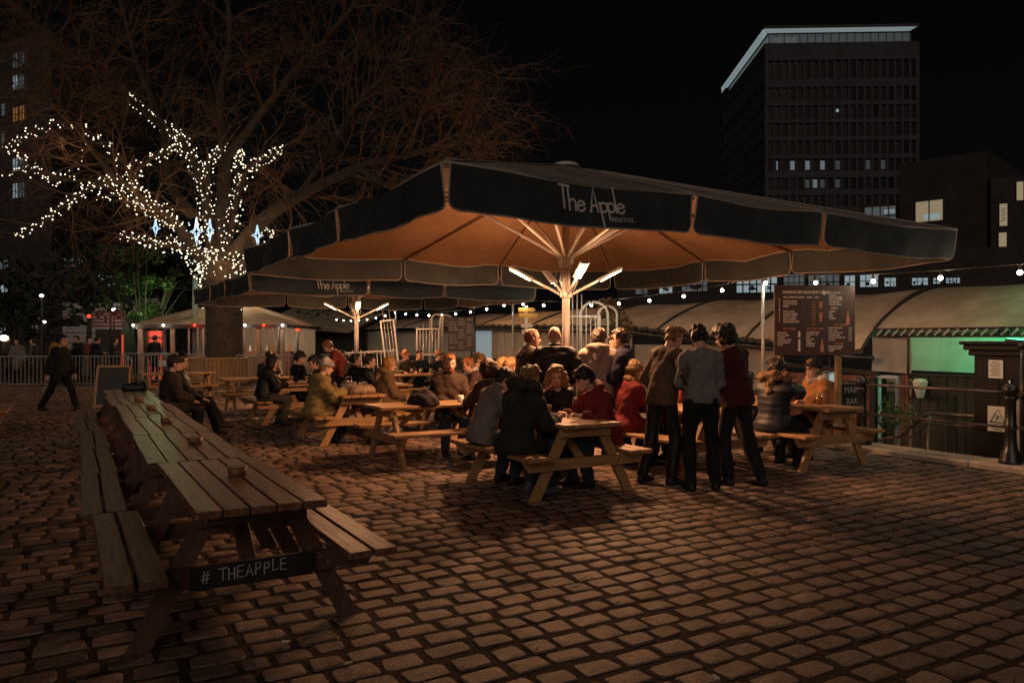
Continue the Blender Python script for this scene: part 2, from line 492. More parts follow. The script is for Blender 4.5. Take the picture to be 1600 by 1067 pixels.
def sett_template(L, w, rg):
    """a worn stone sett: long along local x, crowned top; 41 verts"""
    hl, hw = L / 2, w / 2
    c = rg.uniform(0.010, 0.022)
    out = [(hl, hw - c), (hl - c, hw), (-hl + c, hw), (-hl, hw - c), (-hl, -hw + c), (-hl + c, -hw), (hl - c, -hw), (hl, -hw + c)]
    jit = [(rg.normal(0, 0.0045), rg.normal(0, 0.0045)) for _ in out]
    vs = []
    for (x, y), (a, b) in zip(out, jit): vs.append((x + a, y + b, -0.05))
    for (x, y), (a, b) in zip(out, jit): vs.append((x + a, y + b, -0.014))
    for (x, y), (a, b) in zip(out, jit): vs.append(((x + a) * (1 - 0.012 / hl), (y + b) * (1 - 0.012 / hw), 0.0035 + rg.normal(0, 0.0010)))
    for (x, y), (a, b) in zip(out, jit): vs.append(((x + a) * 0.55, (y + b) * 0.55, 0.0055 + rg.normal(0, 0.0014)))
    vs.append((0, 0, 0.007))
    fs = []
    for r in range(3):
        for q in range(8):
            fs.append((r * 8 + q, r * 8 + (q + 1) % 8, (r + 1) * 8 + (q + 1) % 8, (r + 1) * 8 + q))
    tris = [(24 + q, 24 + (q + 1) % 8, 32) for q in range(8)]
    return vs, fs, tris

place = []
rgs = np.random.default_rng(5)
row = 0
u = 0.4
while u < 33:
    pitch = 0.182 + rgs.normal(0, 0.006)
    v = -4.5 + rgs.uniform(0, 0.3)
    wv = rgs.uniform(0, 6)
    while v < QV - 0.14:
        L = float(np.clip(rgs.normal(0.212, 0.032), 0.13, 0.29))
        vc = v + L / 2
        uc = u + 0.018 * math.sin(vc * 0.9 + wv * 0.2) + rgs.normal(0, 0.005)
        p = W(uc, vc)
        if vc + L / 2 < QV and p.y > 2.0 and abs(p.x) < 0.80 * p.y + 0.6 and p.y < 27:
            place.append((p.x, p.y, L, pitch - 0.025 - abs(rgs.normal(0, 0.006)), rgs.normal(0.001, 0.0024), rgs.normal(0, 2.0), rgs.normal(0, 0.7), rgs.normal(0, 0.6)))
        v += L + 0.020 + abs(rgs.normal(0, 0.006))
    u += pitch
    row += 1
def px_of(p): return 800 + p[0] / p[1] * FOC, 530 + EYE / p[1] * FOC
inview = [k for k, p in enumerate(place) if -20 < px_of(p)[0] < 1620 and px_of(p)[1] < 1085]
inview.sort(key=lambda k: place[k][1])
single = set(inview[:300])
variants = []
for q in range(14):
    vs_, fs_, tr_ = sett_template(0.212, 0.152, rgs)
    me = bpy.data.meshes.new('sett')
    me.from_pydata(vs_, [], fs_ + tr_); me.materials.append(M['stone'])
    me.update()
    variants.append((me, np.array(vs_)))
for n_, k in enumerate(sorted(single)):
    x, y, L, w, dz, rz, rx, ry = place[k]
    o = bpy.data.objects.new('sett', variants[n_ % 14][0]); COL.objects.link(o)
    o.parent = ground
    o.location = (x, y, dz)
    o.rotation_euler = (R(rx), R(ry), R(30 + rz))
    o.scale = (L / 0.212, w / 0.152, 1)
rest = [p for k, p in enumerate(place) if k not in single and p[1] < 13]
far_ = [p for k, p in enumerate(place) if k not in single and p[1] >= 13]
nV = 33
AV = np.zeros((len(rest) * nV, 3)); 
fq = np.array(fs_); ft = np.array(tr_)
for n_, (x, y, L, w, dz, rz, rx, ry) in enumerate(rest):
    a = variants[(n_ * 5) % 14][1] * np.array([L / 0.212, w / 0.152, 1])
    mtx = np.array(Euler((R(rx), R(ry), R(30 + rz))).to_matrix())
    AV[n_ * nV:(n_ + 1) * nV] = a @ mtx.T + np.array([x, y, dz])
def np_mesh(name, verts, quads, tris=None, mats=None, mi=None, smooth=True):
    me = bpy.data.meshes.new(name)
    nq = len(quads); nt = 0 if tris is None else len(tris)
    me.vertices.add(len(verts)); me.vertices.foreach_set('co', np.asarray(verts, dtype=np.float32).ravel())
    li = np.asarray(quads, dtype=np.int32).ravel()
    st = np.arange(nq, dtype=np.int32) * 4
    if nt:
        li = np.concatenate([li, np.asarray(tris, dtype=np.int32).ravel()])
        st = np.concatenate([st, nq * 4 + np.arange(nt, dtype=np.int32) * 3])
    me.loops.add(len(li)); me.loops.foreach_set('vertex_index', li)
    me.polygons.add(nq + nt); me.polygons.foreach_set('loop_start', st.astype(np.int32))
    if smooth: me.polygons.foreach_set('use_smooth', np.ones(nq + nt, dtype=bool))
    for k in (mats or []): me.materials.append(M[k] if isinstance(k, str) else k)
    if mi is not None: me.polygons.foreach_set('material_index', np.asarray(mi, dtype=np.int32))
    me.update(calc_edges=True)
    me.validate()
    return me
off = (np.arange(len(rest)) * nV)[:, None, None]
o = link('sett_field', np_mesh('sett_field', AV, (fq[None] + off).reshape(-1, 4), (ft[None] + off).reshape(-1, 3), ['stone'], None, False), ground)
o['kind'] = 'stuff'
BV_ = np.zeros((len(far_) * 17, 3))
for n_, (x, y, L, w, dz, rz, rx, ry) in enumerate(far_):
    a = variants[(n_ * 5) % 14][1][list(range(8, 24)) + [32]] * np.array([L / 0.212, w / 0.152, 1])
    mtx = np.array(Euler((R(rx), R(ry), R(30 + rz))).to_matrix())
    BV_[n_ * 17:(n_ + 1) * 17] = a @ mtx.T + np.array([x, y, dz])
off = (np.arange(len(far_)) * 17)[:, None, None]
q8 = np.array([(q, (q + 1) % 8, 8 + (q + 1) % 8, 8 + q) for q in range(8)]); t8 = np.array([(8 + q, 8 + (q + 1) % 8, 16) for q in range(8)])
o = link('far_sett_field', np_mesh('far_sett_field', BV_, (q8[None] + off).reshape(-1, 4), (t8[None] + off).reshape(-1, 3), ['stone'], None, False), ground)
o['kind'] = 'stuff'

# pale edge stones along the quay
kerb = bpy.data.objects.new('quay_kerb', None); COL.objects.link(kerb); struct(kerb)
u = -2.0
while u < 34:
    L = 0.9 + rgs.uniform(-0.12, 0.2)
    if 0 < u < 34:
        mb = MB(); c = W(u + L / 2, (QV + QE) / 2, -0.02)
        mb.bar(W(u + 0.006, (QV + QE) / 2 + 0.01, -0.06 + rgs.normal(0, .004)), W(u + L - 0.006, (QV + QE) / 2 + 0.01, -0.06 + rgs.normal(0, .004)), QE - QV, 0.26, ch=0.015)
        mb.build('kerb_stone', 'kerb', kerb)
    u += L

# ------------------------------------------------------------------ quay railing
def bollard(loc, label, H=1.02):
    t = thing('railing_post', label, 'railing post', loc, R(30), 'cast iron posts of the quay railing')
    mb = MB()
    mb.lathe([(0.135, 0), (0.135, 0.05), (0.115, 0.08), (0.118, 0.13), (0.085, 0.19), (0.075, 0.24), (0.068, 0.30), (0.064, 0.44),
              (0.072, 0.46), (0.074, 0.50), (0.064, 0.52), (0.062, 0.80), (0.074, 0.82), (0.074, 0.85), (0.06, 0.87)], 20)
    mb.build('shaft', 'black_metal', t, True)
    mb = MB(); mb.lathe([(0.05, 0.86), (0.085, 0.90), (0.092, 0.94), (0.085, 0.98), (0.06, 1.01), (0.02, 1.025)], 20)
    mb.build('ball_cap', 'black_metal', t, True)
    mb = MB(); mb.ball((0, 0, 0.47), 0.075, 10, 6); mb.build('rail_socket', 'brown_metal', t, True)
    return t
post_u = [-2.6, -0.2, 5.25, 7.35, 9.55, 11.75, 13.95]
lab = {5.25: 'black cast iron railing post with round collar at far right edge of quay',
       7.35: 'black cast iron railing post with ball top behind the right picnic table'}
for uu in post_u[2:]:
    p = W(uu, 10.3, 0.06)
    l_ = lab.get(round(uu, 2), None)
    if l_ is None: l_ = 'black railing post further along the quay behind the menu board' if uu < 10 else ('black railing post at the foot of the string light pole' if uu < 12 else 'black railing post behind the standing drinkers')
    bollard(p, l_)
t = thing('quay_railing', 'dark metal railing of two long bars along the quay edge', 'railing', W(5.1, 10.3, 0), 0)
o0 = W(5.1, 10.3, 0)
for zz, rr in ((0.965, 0.021), (0.53, 0.017)):
    for a, b in zip(post_u[:-1], post_u[1:]):
        mb = MB(); mb.tube([W(a + 0.06, 10.3, zz) - o0, W(b - 0.06, 10.3, zz) - o0], rr, 10)
        mb.build('rail', 'brown_metal', t, True)
# tall black column standing above the near railing post
t = thing('black_column', 'tall thin black column rising above the railing post at right edge', 'column', W(5.2, 10.53, 0), R(30))
mb = MB(); mb.tube([(0, 0, 0), (0, 0, 1.58)], 0.055, 12); mb.build('shaft', 'black_metal', t, True)
mb = MB(); mb.lathe([(0.075, 1.52), (0.075, 1.58), (0.05, 1.61)], 12); mb.build('cap', 'black_metal', t, True)

# stair guard beyond the quay edge
SV = 12.0
t = thing('stair_guard', 'brown stair handrail with thin upright bars beyond the quay edge', 'stair railing', W(5, SV, 0), 0)
o0 = W(5, SV, 0)
top = [W(8.3, SV, -0.10), W(7.85, SV, 0.03), W(7.37, SV, 0.45), W(5.0, SV, 0.50)]
mb = MB(); mb.tube([p - o0 for p in top], 0.028, 8); mb.build('handrail', 'brown_metal', t, True)
mb = MB(); mb.tube([p - o0 - Vector((0, 0, 0.16)) for p in top], 0.016, 8); mb.build('lower_rail', 'brown_metal', t, True)
def railz(u):
    pts = [(8.3, -0.10), (7.85, 0.03), (7.37, 0.45), (5.0, 0.50)]
    for (a, za), (b, zb) in zip(pts[:-1], pts[1:]):
        if b <= u <= a: return za + (zb - za) * (a - u) / (a - b)
    return 0.4
bm_ = MB(); bm_.tube([(0, 0, 0), (0, 0, -1.0)], 0.011, 6); bme = bm_.mesh('baluster', 'brown_metal')
uu = 5.05
while uu < 8.25:
    o = link('baluster', bme, t); o.location = W(uu, SV, railz(uu) - 0.15) - o0
    uu += 0.135
for uu in (5.1, 7.37, 8.2):
    mb = MB(); mb.tube([W(uu, SV + .02, -1.2) - o0, W(uu, SV + .02, railz(uu)) - o0], 0.03, 8); mb.build('post', 'brown_metal', t, True)
# landing below the quay edge
mb = MB(); mb.box((0, 0, 0), (2.6, 14, 0.2), Matrix.Rotation(R(30), 3, 'Z'))
o = mb.build('landing_stage', 'dark_boards', None, loc=W(6, 11.95, -1.1)); struct(o)

# ------------------------------------------------------------------ the covered barge
BV = 12.85
barge = thing('covered_barge', 'long moored barge bar under a pale arched tarpaulin roof behind the quay railing', 'boat', (0, 0, 0))
RID = 2.68; HWID = 2.5
def eave_z(u):
    t = u - 5.17
    if t < 4: return 1.43
    if t < 11: return 1.43 + (t - 4) / 7 * 0.55
    return 1.98 + min(0.15, (t - 11) * 0.02)
def roofpt(u, k, ez=None, v0=BV, dz=0.0):
    """k from 0 (front eave) over 1 (ridge) to 2 (rear eave)"""
    ez = eave_z(u) if ez is None else ez
    w = k if k <= 1 else 2 - k
    z = ez + (RID - ez) * math.sin(w * math.pi / 2) ** 0.85
    v = v0 + (HWID + BV - v0) * (k if k <= 1 else 1 + (k - 1))
    return W(u, v, z + dz)
ribs_u = [9.17, 12.0, 14.9, 17.9, 21.0, 24.5, 28.0, 32.0, 36.0, 40.0]
for a, b in zip(ribs_u[:-1], ribs_u[1:]):
    mb = MB()
    mb.grid(lambda s, k: roofpt(a + (b - a) * s, 2 * k, None, BV, -0.05 * math.sin(s * math.pi) * math.sin(k * math.pi) + 0.012 * math.sin(9 * s + 14 * k)), 10, 22)
    mb.build('roof_tarpaulin', 'tarp', barge, True)
for a in ribs_u:
    mb = MB(); mb.tube([roofpt(a, k / 12, None, BV, 0.012) for k in range(25)], 0.035, 6)
    mb.build('roof_rib', 'seam', barge, True)
# right hand section, its front eave higher
ea = 1.80; vb = BV + 0.12
a, b = 1.0, 9.05
mb = MB(); mb.grid(lambda s, k: roofpt(a + (b - a) * s, 2 * k, ea, vb, -0.03 * math.sin(s * math.pi * 3) ** 2), 18, 22)
mb.build('roof_tarpaulin', 'tarp', barge, True)
mb = MB(); mb.tube([roofpt(9.0, k / 12, ea, vb, 0.02) for k in range(25)], 0.03, 6); mb.build('roof_rib', 'seam', barge, True)
mb = MB(); mb.tube([W(1, vb - 0.02, ea - 0.09), W(9.0, vb - 0.02, ea - 0.09)], 0.035, 8); mb.tube([W(1, vb - 0.02, ea + 0.02), W(9.0, vb - 0.02, ea + 0.02)], 0.02, 8)
mb.build('eave_pole', 'seam', barge, True)
lm = MB(); lm.bar((0, 0, 0.0), (0.09, 0.03, -0.105), 0.03, 0.03); lme = lm.mesh('lacing', 'trim')
uu = 1.2
while uu < 8.9:
    o = link('lacing', lme, barge); o.location = W(uu, vb - 0.055, ea + 0.012); o.rotation_euler = (0, 0, R(120)); uu += 0.155
# scalloped eave fringe of the left hand section
mb = MB(); uu = 9.2
while uu < 30:
    z = eave_z(uu)
    mb.box(W(uu, BV - 0.03, z - 0.02 - 0.02 * math.sin(uu * 13)), (0.17, 0.05, 0.10), Matrix.Rotation(R(120), 3, 'Z'), 0.02); uu += 0.22
o = mb.build('eave_fringe', 'seam', barge); o['kind'] = 'stuff'
mb = MB(); mb.tube([W(q, BV - 0.06, eave_z(q) - 0.14) for q in np.linspace(8.9, 34, 26)], 0.05, 8); mb.build('gutter', 'black_metal', barge, True)
# curtains under the right hand eave: pale corner piece and the sheet lit green
def drape(u0, u1, v, z1, z0, amp, f):
    mb = MB()
    mb.grid(lambda s, k: W(u0 + (u1 - u0) * s, v + amp * math.sin(f * s + 3 * k) * (0.4 + k) + amp * .6 * math.sin(5.1 * s * (1 + k)), z1 + (z0 - z1) * k + 0.03 * s * k), 26, 12)
    return mb
drape(8.34, 9.1, vb + 0.1, ea - 0.1, 1.02, 0.02, 9).build('curtain', 'tarp_pale', barge, True)
M['green_tarp'] = mat('green_tarp', (0.34, 0.52, 0.42), 0.55, nscale=2.2, namt=0.22, bump=0.5, bscale=3, transl=0.35)
drape(4.0, 8.28, vb + 0.0, ea - 0.13, 1.06, 0.014, 12).build('green_sheet', 'green_tarp', barge, True)
mb = MB(); mb.tube([W(8.31, vb - 0.03, ea - 0.1), W(8.31, vb - 0.03, 1.0)], 0.022, 8); mb.tube([W(8.31, vb - .03, 1.02), W(4.0, vb - .03, 1.05)], 0.016, 6)
mb.build('sheet_frame', 'seam', barge, True)
# hull side of upright boards
pm = {}
def boards(u0, u1, v, z0, z1, key, step=0.16, name='hull_board'):
    n = max(1, int(round(abs(u1 - u0) / step))); w = abs(u1 - u0) / n
    kk = (key, round(w, 3), round(z1 - z0, 2))
    if kk not in pm:
        b_ = MB(); b_.box((0, 0, 0), (w - 0.008, 0.03, z1 - z0), None, 0.005); pm[kk] = b_.mesh(name, key)
    for q in range(n):
        o = link(name, pm[kk], barge); o.location = W(min(u0, u1) + w * (q + .5), v + random.uniform(-.006, .006), (z0 + z1) / 2); o.rotation_euler = (0, 0, R(120))
boards(4.0, 8.36, vb + 0.16, -1.4, 1.04, 'dark_boards')
boards(8.38, 8.54, vb + 0.10, -1.4, 1.0, 'red_boards', 0.09)
boards(8.98, 11.2, vb + 0.14, -1.4, 0.95, 'red_boards', 0.16)
mb = MB(); mb.bar(W(3.0, vb + .6, -2.4), W(40, vb + .6, -2.4), 1.5, 2.2); mb.build('hull', 'black_metal', barge)
# doorway with bluish light
mb = MB(); mb.box(W(8.75, vb + 0.7, -0.05), (0.9, 0.05, 1.9), Matrix.Rotation(R(120), 3, 'Z')); mb.build('doorway_screen', 'tarp_pale', barge)
for uu in (8.57, 8.94):
    mb = MB(); mb.bar(W(uu, vb + 0.06, -1.2), W(uu, vb + 0.06, 0.92), 0.06, 0.06, up=(0, 1, 0)); mb.build('door_frame', 'galv', barge)
mb = MB(); mb.bar(W(8.54, vb + 0.06, 0.95), W(8.97, vb + 0.06, 0.95), 0.06, 0.06); mb.build('door_frame', 'galv', barge)
# side of the left hand section: dark rails, pale boards, glazed bays
boards(11.3, 16.2, BV + 0.3, 0.2, 1.5, 'tarp_pale', 0.82, 'side_screen')
boards(16.3, 24.2, BV + 0.3, 0.95, 1.98, 'pale_boards', 0.46, 'side_board')
boards(25.9, 38.0, BV + 0.3, 0.9, 2.05, 'tarp_pale', 1.0, 'side_screen')
mb = MB(); mb.box(W(25.0, BV + 0.32, 1.3), (1.45, 0.05, 1.45), Matrix.Rotation(R(120), 3, 'Z')); mb.build('lit_doorway', mat('lit_door', (0.3, 0.36, 0.4), 0.5, emit=(0.42, 0.62, 0.74), estr=0.26), barge)
boards(16.3, 38, BV + 0.1, -0.3, 0.93, 'dark_boards', 0.26)
# green flood lamp and bluish bar lamp
fl = thing('green_floodlight', 'small green glowing floodlight under the barge roof at far right', 'lamp', W(6.42, vb - 0.18, 1.60), R(120))
mb = MB(); mb.box((0, 0, 0), (0.34, 0.10, 0.07), Matrix.Rotation(R(-6), 3, 'Y'), 0.02); mb.build('housing', 'black_metal', fl)
mb = MB(); mb.box((0, -0.0, 0.042), (0.28, 0.07, 0.012), Matrix.Rotation(R(-6), 3, 'Y')); mb.build('lens', 'green_lamp', fl)
bl = thing('bar_lamp', 'bright bluish white lamp shining behind the glass beside the menu post', 'lamp', W(9.24, 12.1, 0.94), R(120))
mb = MB(); mb.box((0, 0, 0), (0.28, 0.10, 0.18), None, 0.03); mb.build('lamp_glass', mat('barlamp', (.8, .8, .8), 0.4, emit=(0.75, 0.95, 0.95), estr=4.0), bl)
mb = MB(); mb.box((0, 0.07, 0), (0.32, 0.04, 0.24), None, 0.01); mb.tube([(0, .07, .12), (0, .09, .6)], .012, 6); mb.build('bracket', 'black_metal', bl)
ln = thing('white_lantern', 'small white tapered lantern hung on the dark barge boards', 'lantern', W(8.12, vb + 0.02, 0.78), R(120))
mb = MB(); mb.lathe([(0.06, -0.17), (0.12, 0.04), (0.14, 0.11), (0.10, 0.16), (0.03, 0.17)], 6); mb.build('shade', 'paper', ln)
mb = MB(); mb.tube([(0, 0, 0.17), (0, 0.06, 0.24)], 0.008, 6); mb.build('hook', 'black_metal', ln)

# black booth
bt = thing('black_booth', 'black wooden booth with a door, notices and heavy cornice at right edge', 'booth', W(5.80, 11.62, -0.75), R(30))
mb = MB(); mb.box((0.40, -0.55, 0.85), (0.9, 2.3, 2.6)); mb.build('body', 'booth', bt)
for k, (zz, e, h_) in enumerate(((2.19, 0.06, 0.08), (2.27, 0.11, 0.08), (2.335, 0.15, 0.05))):
    mb = MB(); mb.box((0.40, -0.55, zz), (0.9 + 2 * e, 2.3 + 2 * e, h_), None, 0.012); mb.build('cornice', 'booth', bt)
mb = MB(); mb.box((-0.065, 0.20, 0.92), (0.035, 0.70, 2.35), None, 0.008); d_ = mb.build('door', 'booth', bt)
for y_ in (0.03, 0.37):
    for z_ in (0.42, 1.45):
        mb = MB(); mb.box((-0.088, y_, z_), (0.02, 0.27, 0.75), None, 0.008); mb.build('door_panel', 'booth', d_)
mb = MB(); mb.tube([(-0.10, 0.07, 1.82), (-0.125, 0.07, 1.80), (-0.125, 0.07, 1.68), (-0.10, 0.07, 1.66)], 0.012, 8)
mb.box((-0.092, 0.07, 1.58), (0.012, 0.05, 0.10), None, .004); mb.build('door_handle', 'steel', d_, True)
mb = MB(); mb.box((-0.104, 0.27, 1.96), (0.006, 0.20, 0.26)); pp = mb.build('notice', 'paper', d_)
for k in range(8):
    mb = MB(); mb.box((-0.1085, 0.27 + (0.01 if k % 3 else 0), 2.06 - k * 0.027), (0.002, 0.14 if k % 3 else 0.10, 0.009)); 
    if k == 0: nb = MB()
    nb.v += [(a_, b_, c_) for a_, b_, c_ in mb.v]; base = len(nb.v) - 8
    nb.f += [tuple(base + i for i in f) for f in mb.f]
o = nb.build('notice_text', 'ink', d_)
# warning sign with a triangle
mb = MB(); mb.box((-0.106, 0.24, 1.25), (0.006, 0.28, 0.36)); mb.build('warning_sign', 'paper', d_)
nb = MB()
fn = lambda s, t_: (-0.1115, 0.24 - s, 1.25 + t_)
ribbon(nb, [[(-0.10, -0.05), (0.10, -0.05), (0.0, 0.14), (-0.10, -0.05)]], fn, 0.016)
ribbon(nb, [[(-0.02, 0.06), (0.0, 0.03), (-0.01, -0.02)], [(-0.03, 0.0), (0.03, 0.035)], [(-0.08, -0.09), (0.08, -0.09)], [(-0.09, -0.12), (0.09, -0.12)], [(-0.06, -0.15), (0.06, -0.15)]], fn, 0.012)
nb.build('warning_symbol', 'ink', d_)
wp = thing('white_hoarding', 'plain white board panel standing beside the black booth', 'panel', W(5.66, 11.42, -0.75), R(30))
mb = MB(); mb.box((0, 0, 0.75), (0.04, 0.26, 1.6), None, 0.006); mb.build('sheet', 'tarp_pale', wp)
for y_ in (-0.10, 0.10):
    mb = MB(); mb.box((0.04, y_, 0.65), (0.04, 0.05, 1.7)); mb.build('batten', 'dark_boards', wp)

# portal of black steel by the gangway
pt = thing('black_portal', 'black steel portal post with bracket at the gangway right of the menu', 'post', W(7.92, 11.4, -1.0), R(120))
mb = MB(); mb.box((0, 0, 1.0), (0.10, 0.10, 2.05), None, 0.01); mb.build('post', 'black_metal', pt)
mb = MB(); mb.bar((-0.1, 0, 2.08), (2.2, 0, 2.20), 0.09, 0.07); mb.build('beam', 'black_metal', pt)
mb = MB(); mb.tube([(0.02, 0, 1.70), (0.08, 0, 1.9), (0.22, 0, 2.06)], 0.03, 8); mb.build('bracket', 'black_metal', pt, True)
# small shrub by the gangway
def leafy(mb, centre, rad, n, size, rg, flat=1.0, m=None):
    c = Vector(centre)
    for _ in range(n):
        d = Vector(rg.normal(0, 1, 3)); d.normalize(); rr = rg.uniform(0, 1) ** 0.5
        p = c + Vector((d.x * rad[0], d.y * rad[1], d.z * rad[2])) * rr
        a = Vector(rg.normal(0, 1, 3)).normalized(); b = a.cross(Vector(rg.normal(0, 1, 3))).normalized()
        s_ = size * rg.uniform(0.6, 1.4)
        mb.poly([p - a * s_, p + b * s_ * 0.45, p + a * s_, p - b * s_ * 0.45], m)
sp = thing('gangway_shrub', 'small leafy shrub growing by the gangway behind the railing', 'shrub', W(7.85, 11.8, -1.0))
mb = MB()
for k in range(7):
    a_ = random.uniform(0, 6.28); mb.tube([(0, 0, 0), (0.1 * math.cos(a_), 0.1 * math.sin(a_), 0.8), (0.33 * math.cos(a_), 0.33 * math.sin(a_), 1.45 + random.uniform(-.2, .2))], [0.018, 0.012, 0.004], 5)
mb.build('stem', 'bark', sp)
mb = MB(); leafy(mb, (0, 0, 1.42), (0.42, 0.42, 0.28), 420, 0.035, rgs); mb.build('foliage', 'leaf_green', sp)

# ------------------------------------------------------------------ string of bulbs along the quay
fs = thing('festoon_lights', 'long string of bright round bulbs strung along the quay railing', 'string lights', (0, 0, 0))
pole_u = [0.3, 9.35, 18.0, 26.6, 35.0]
def fest(u):
    for a, b in zip(pole_u[:-1], pole_u[1:]):
        if a <= u <= b:
            k = (u - a) / (b - a)
            za = 2.86 if a < 5 else 2.72; zb = 2.72
            return za + (zb - za) * k - 4 * 0.20 * k * (1 - k)
    return 2.7
mb = MB(); mb.tube([W(q, 10.4, fest(q)) for q in np.linspace(0.4, 34.9, 120)], 0.007, 5, m='seam'); mb.build('cable', None, fs)
bm_ = MB(); bm_.ball((0, 0, -0.105), 0.033, 10, 7); bme = bm_.mesh('bulb', 'bulb')
bm_ = MB(); bm_.tube([(0, 0, 0), (0, 0, -0.075)], 0.018, 8); sme = bm_.mesh('socket', 'seam')
for k in range(31):
    uu = 3.15 + k * 1.02
    o = link('bulb', bme, fs, None, True); o.location = W(uu, 10.4, fest(uu))
    o2 = link('socket', sme, o)
    lamp('POINT', 'bulb_light', W(uu, 10.4, fest(uu) - 0.105), 44.0 if k < 20 else 26.0, (1.0, 0.80, 0.55), 0.036, fs)
for q, uu in enumerate(pole_u[1:4]):
    lab_ = ['thin grey steel pole carrying the string lights left of the menu board', 'thin steel pole of the string lights beside the striped signpost', 'thin white pole of the string lights by the metal gate sculptures'][q]
    t = thing('light_pole', lab_, 'pole', W(uu, 10.42, 0), 0, 'poles of the string lights')
    mb = MB(); mb.tube([(0, 0, 0), (0, 0, 2.76)], 0.03, 10); mb.build('shaft', 'galv', t, True)
    mb = MB(); mb.lathe([(0.075, 0), (0.075, 0.02), (0.035, 0.05)], 12); mb.build('foot', 'galv', t, True)
    mb = MB(); mb.tube([(0, 0, 2.72), (0.0, -0.05, 2.76), (0, -.07, 2.72)], 0.008, 6); mb.build('hook', 'galv', t)
# green light of the floodlight before the sheet; another point added unseen behind it
lamp('POINT', 'green_light', W(6.3, vb - 0.30, 1.50), 14.0, (0.10, 1.0, 0.48), 0.06, None)
lamp('POINT', 'green_light', W(6.0, vb + 1.3, 1.75), 230.0, (0.10, 1.0, 0.45), 0.1, None)
lamp('POINT', 'bar_light', W(9.24, 11.9, 0.94), 3.5, (0.8, 1.0, 0.95), 0.1, None)
lamp('POINT', 'barge_fill', W(20.0, 14.6, 1.7), 16.0, (1.0, 0.72, 0.48), 0.15, None)  # added lights inside the barge, no lamps modelled for them
lamp('POINT', 'barge_fill', W(11.6, 14.8, 1.5), 10.0, (1.0, 0.80, 0.62), 0.15, None)

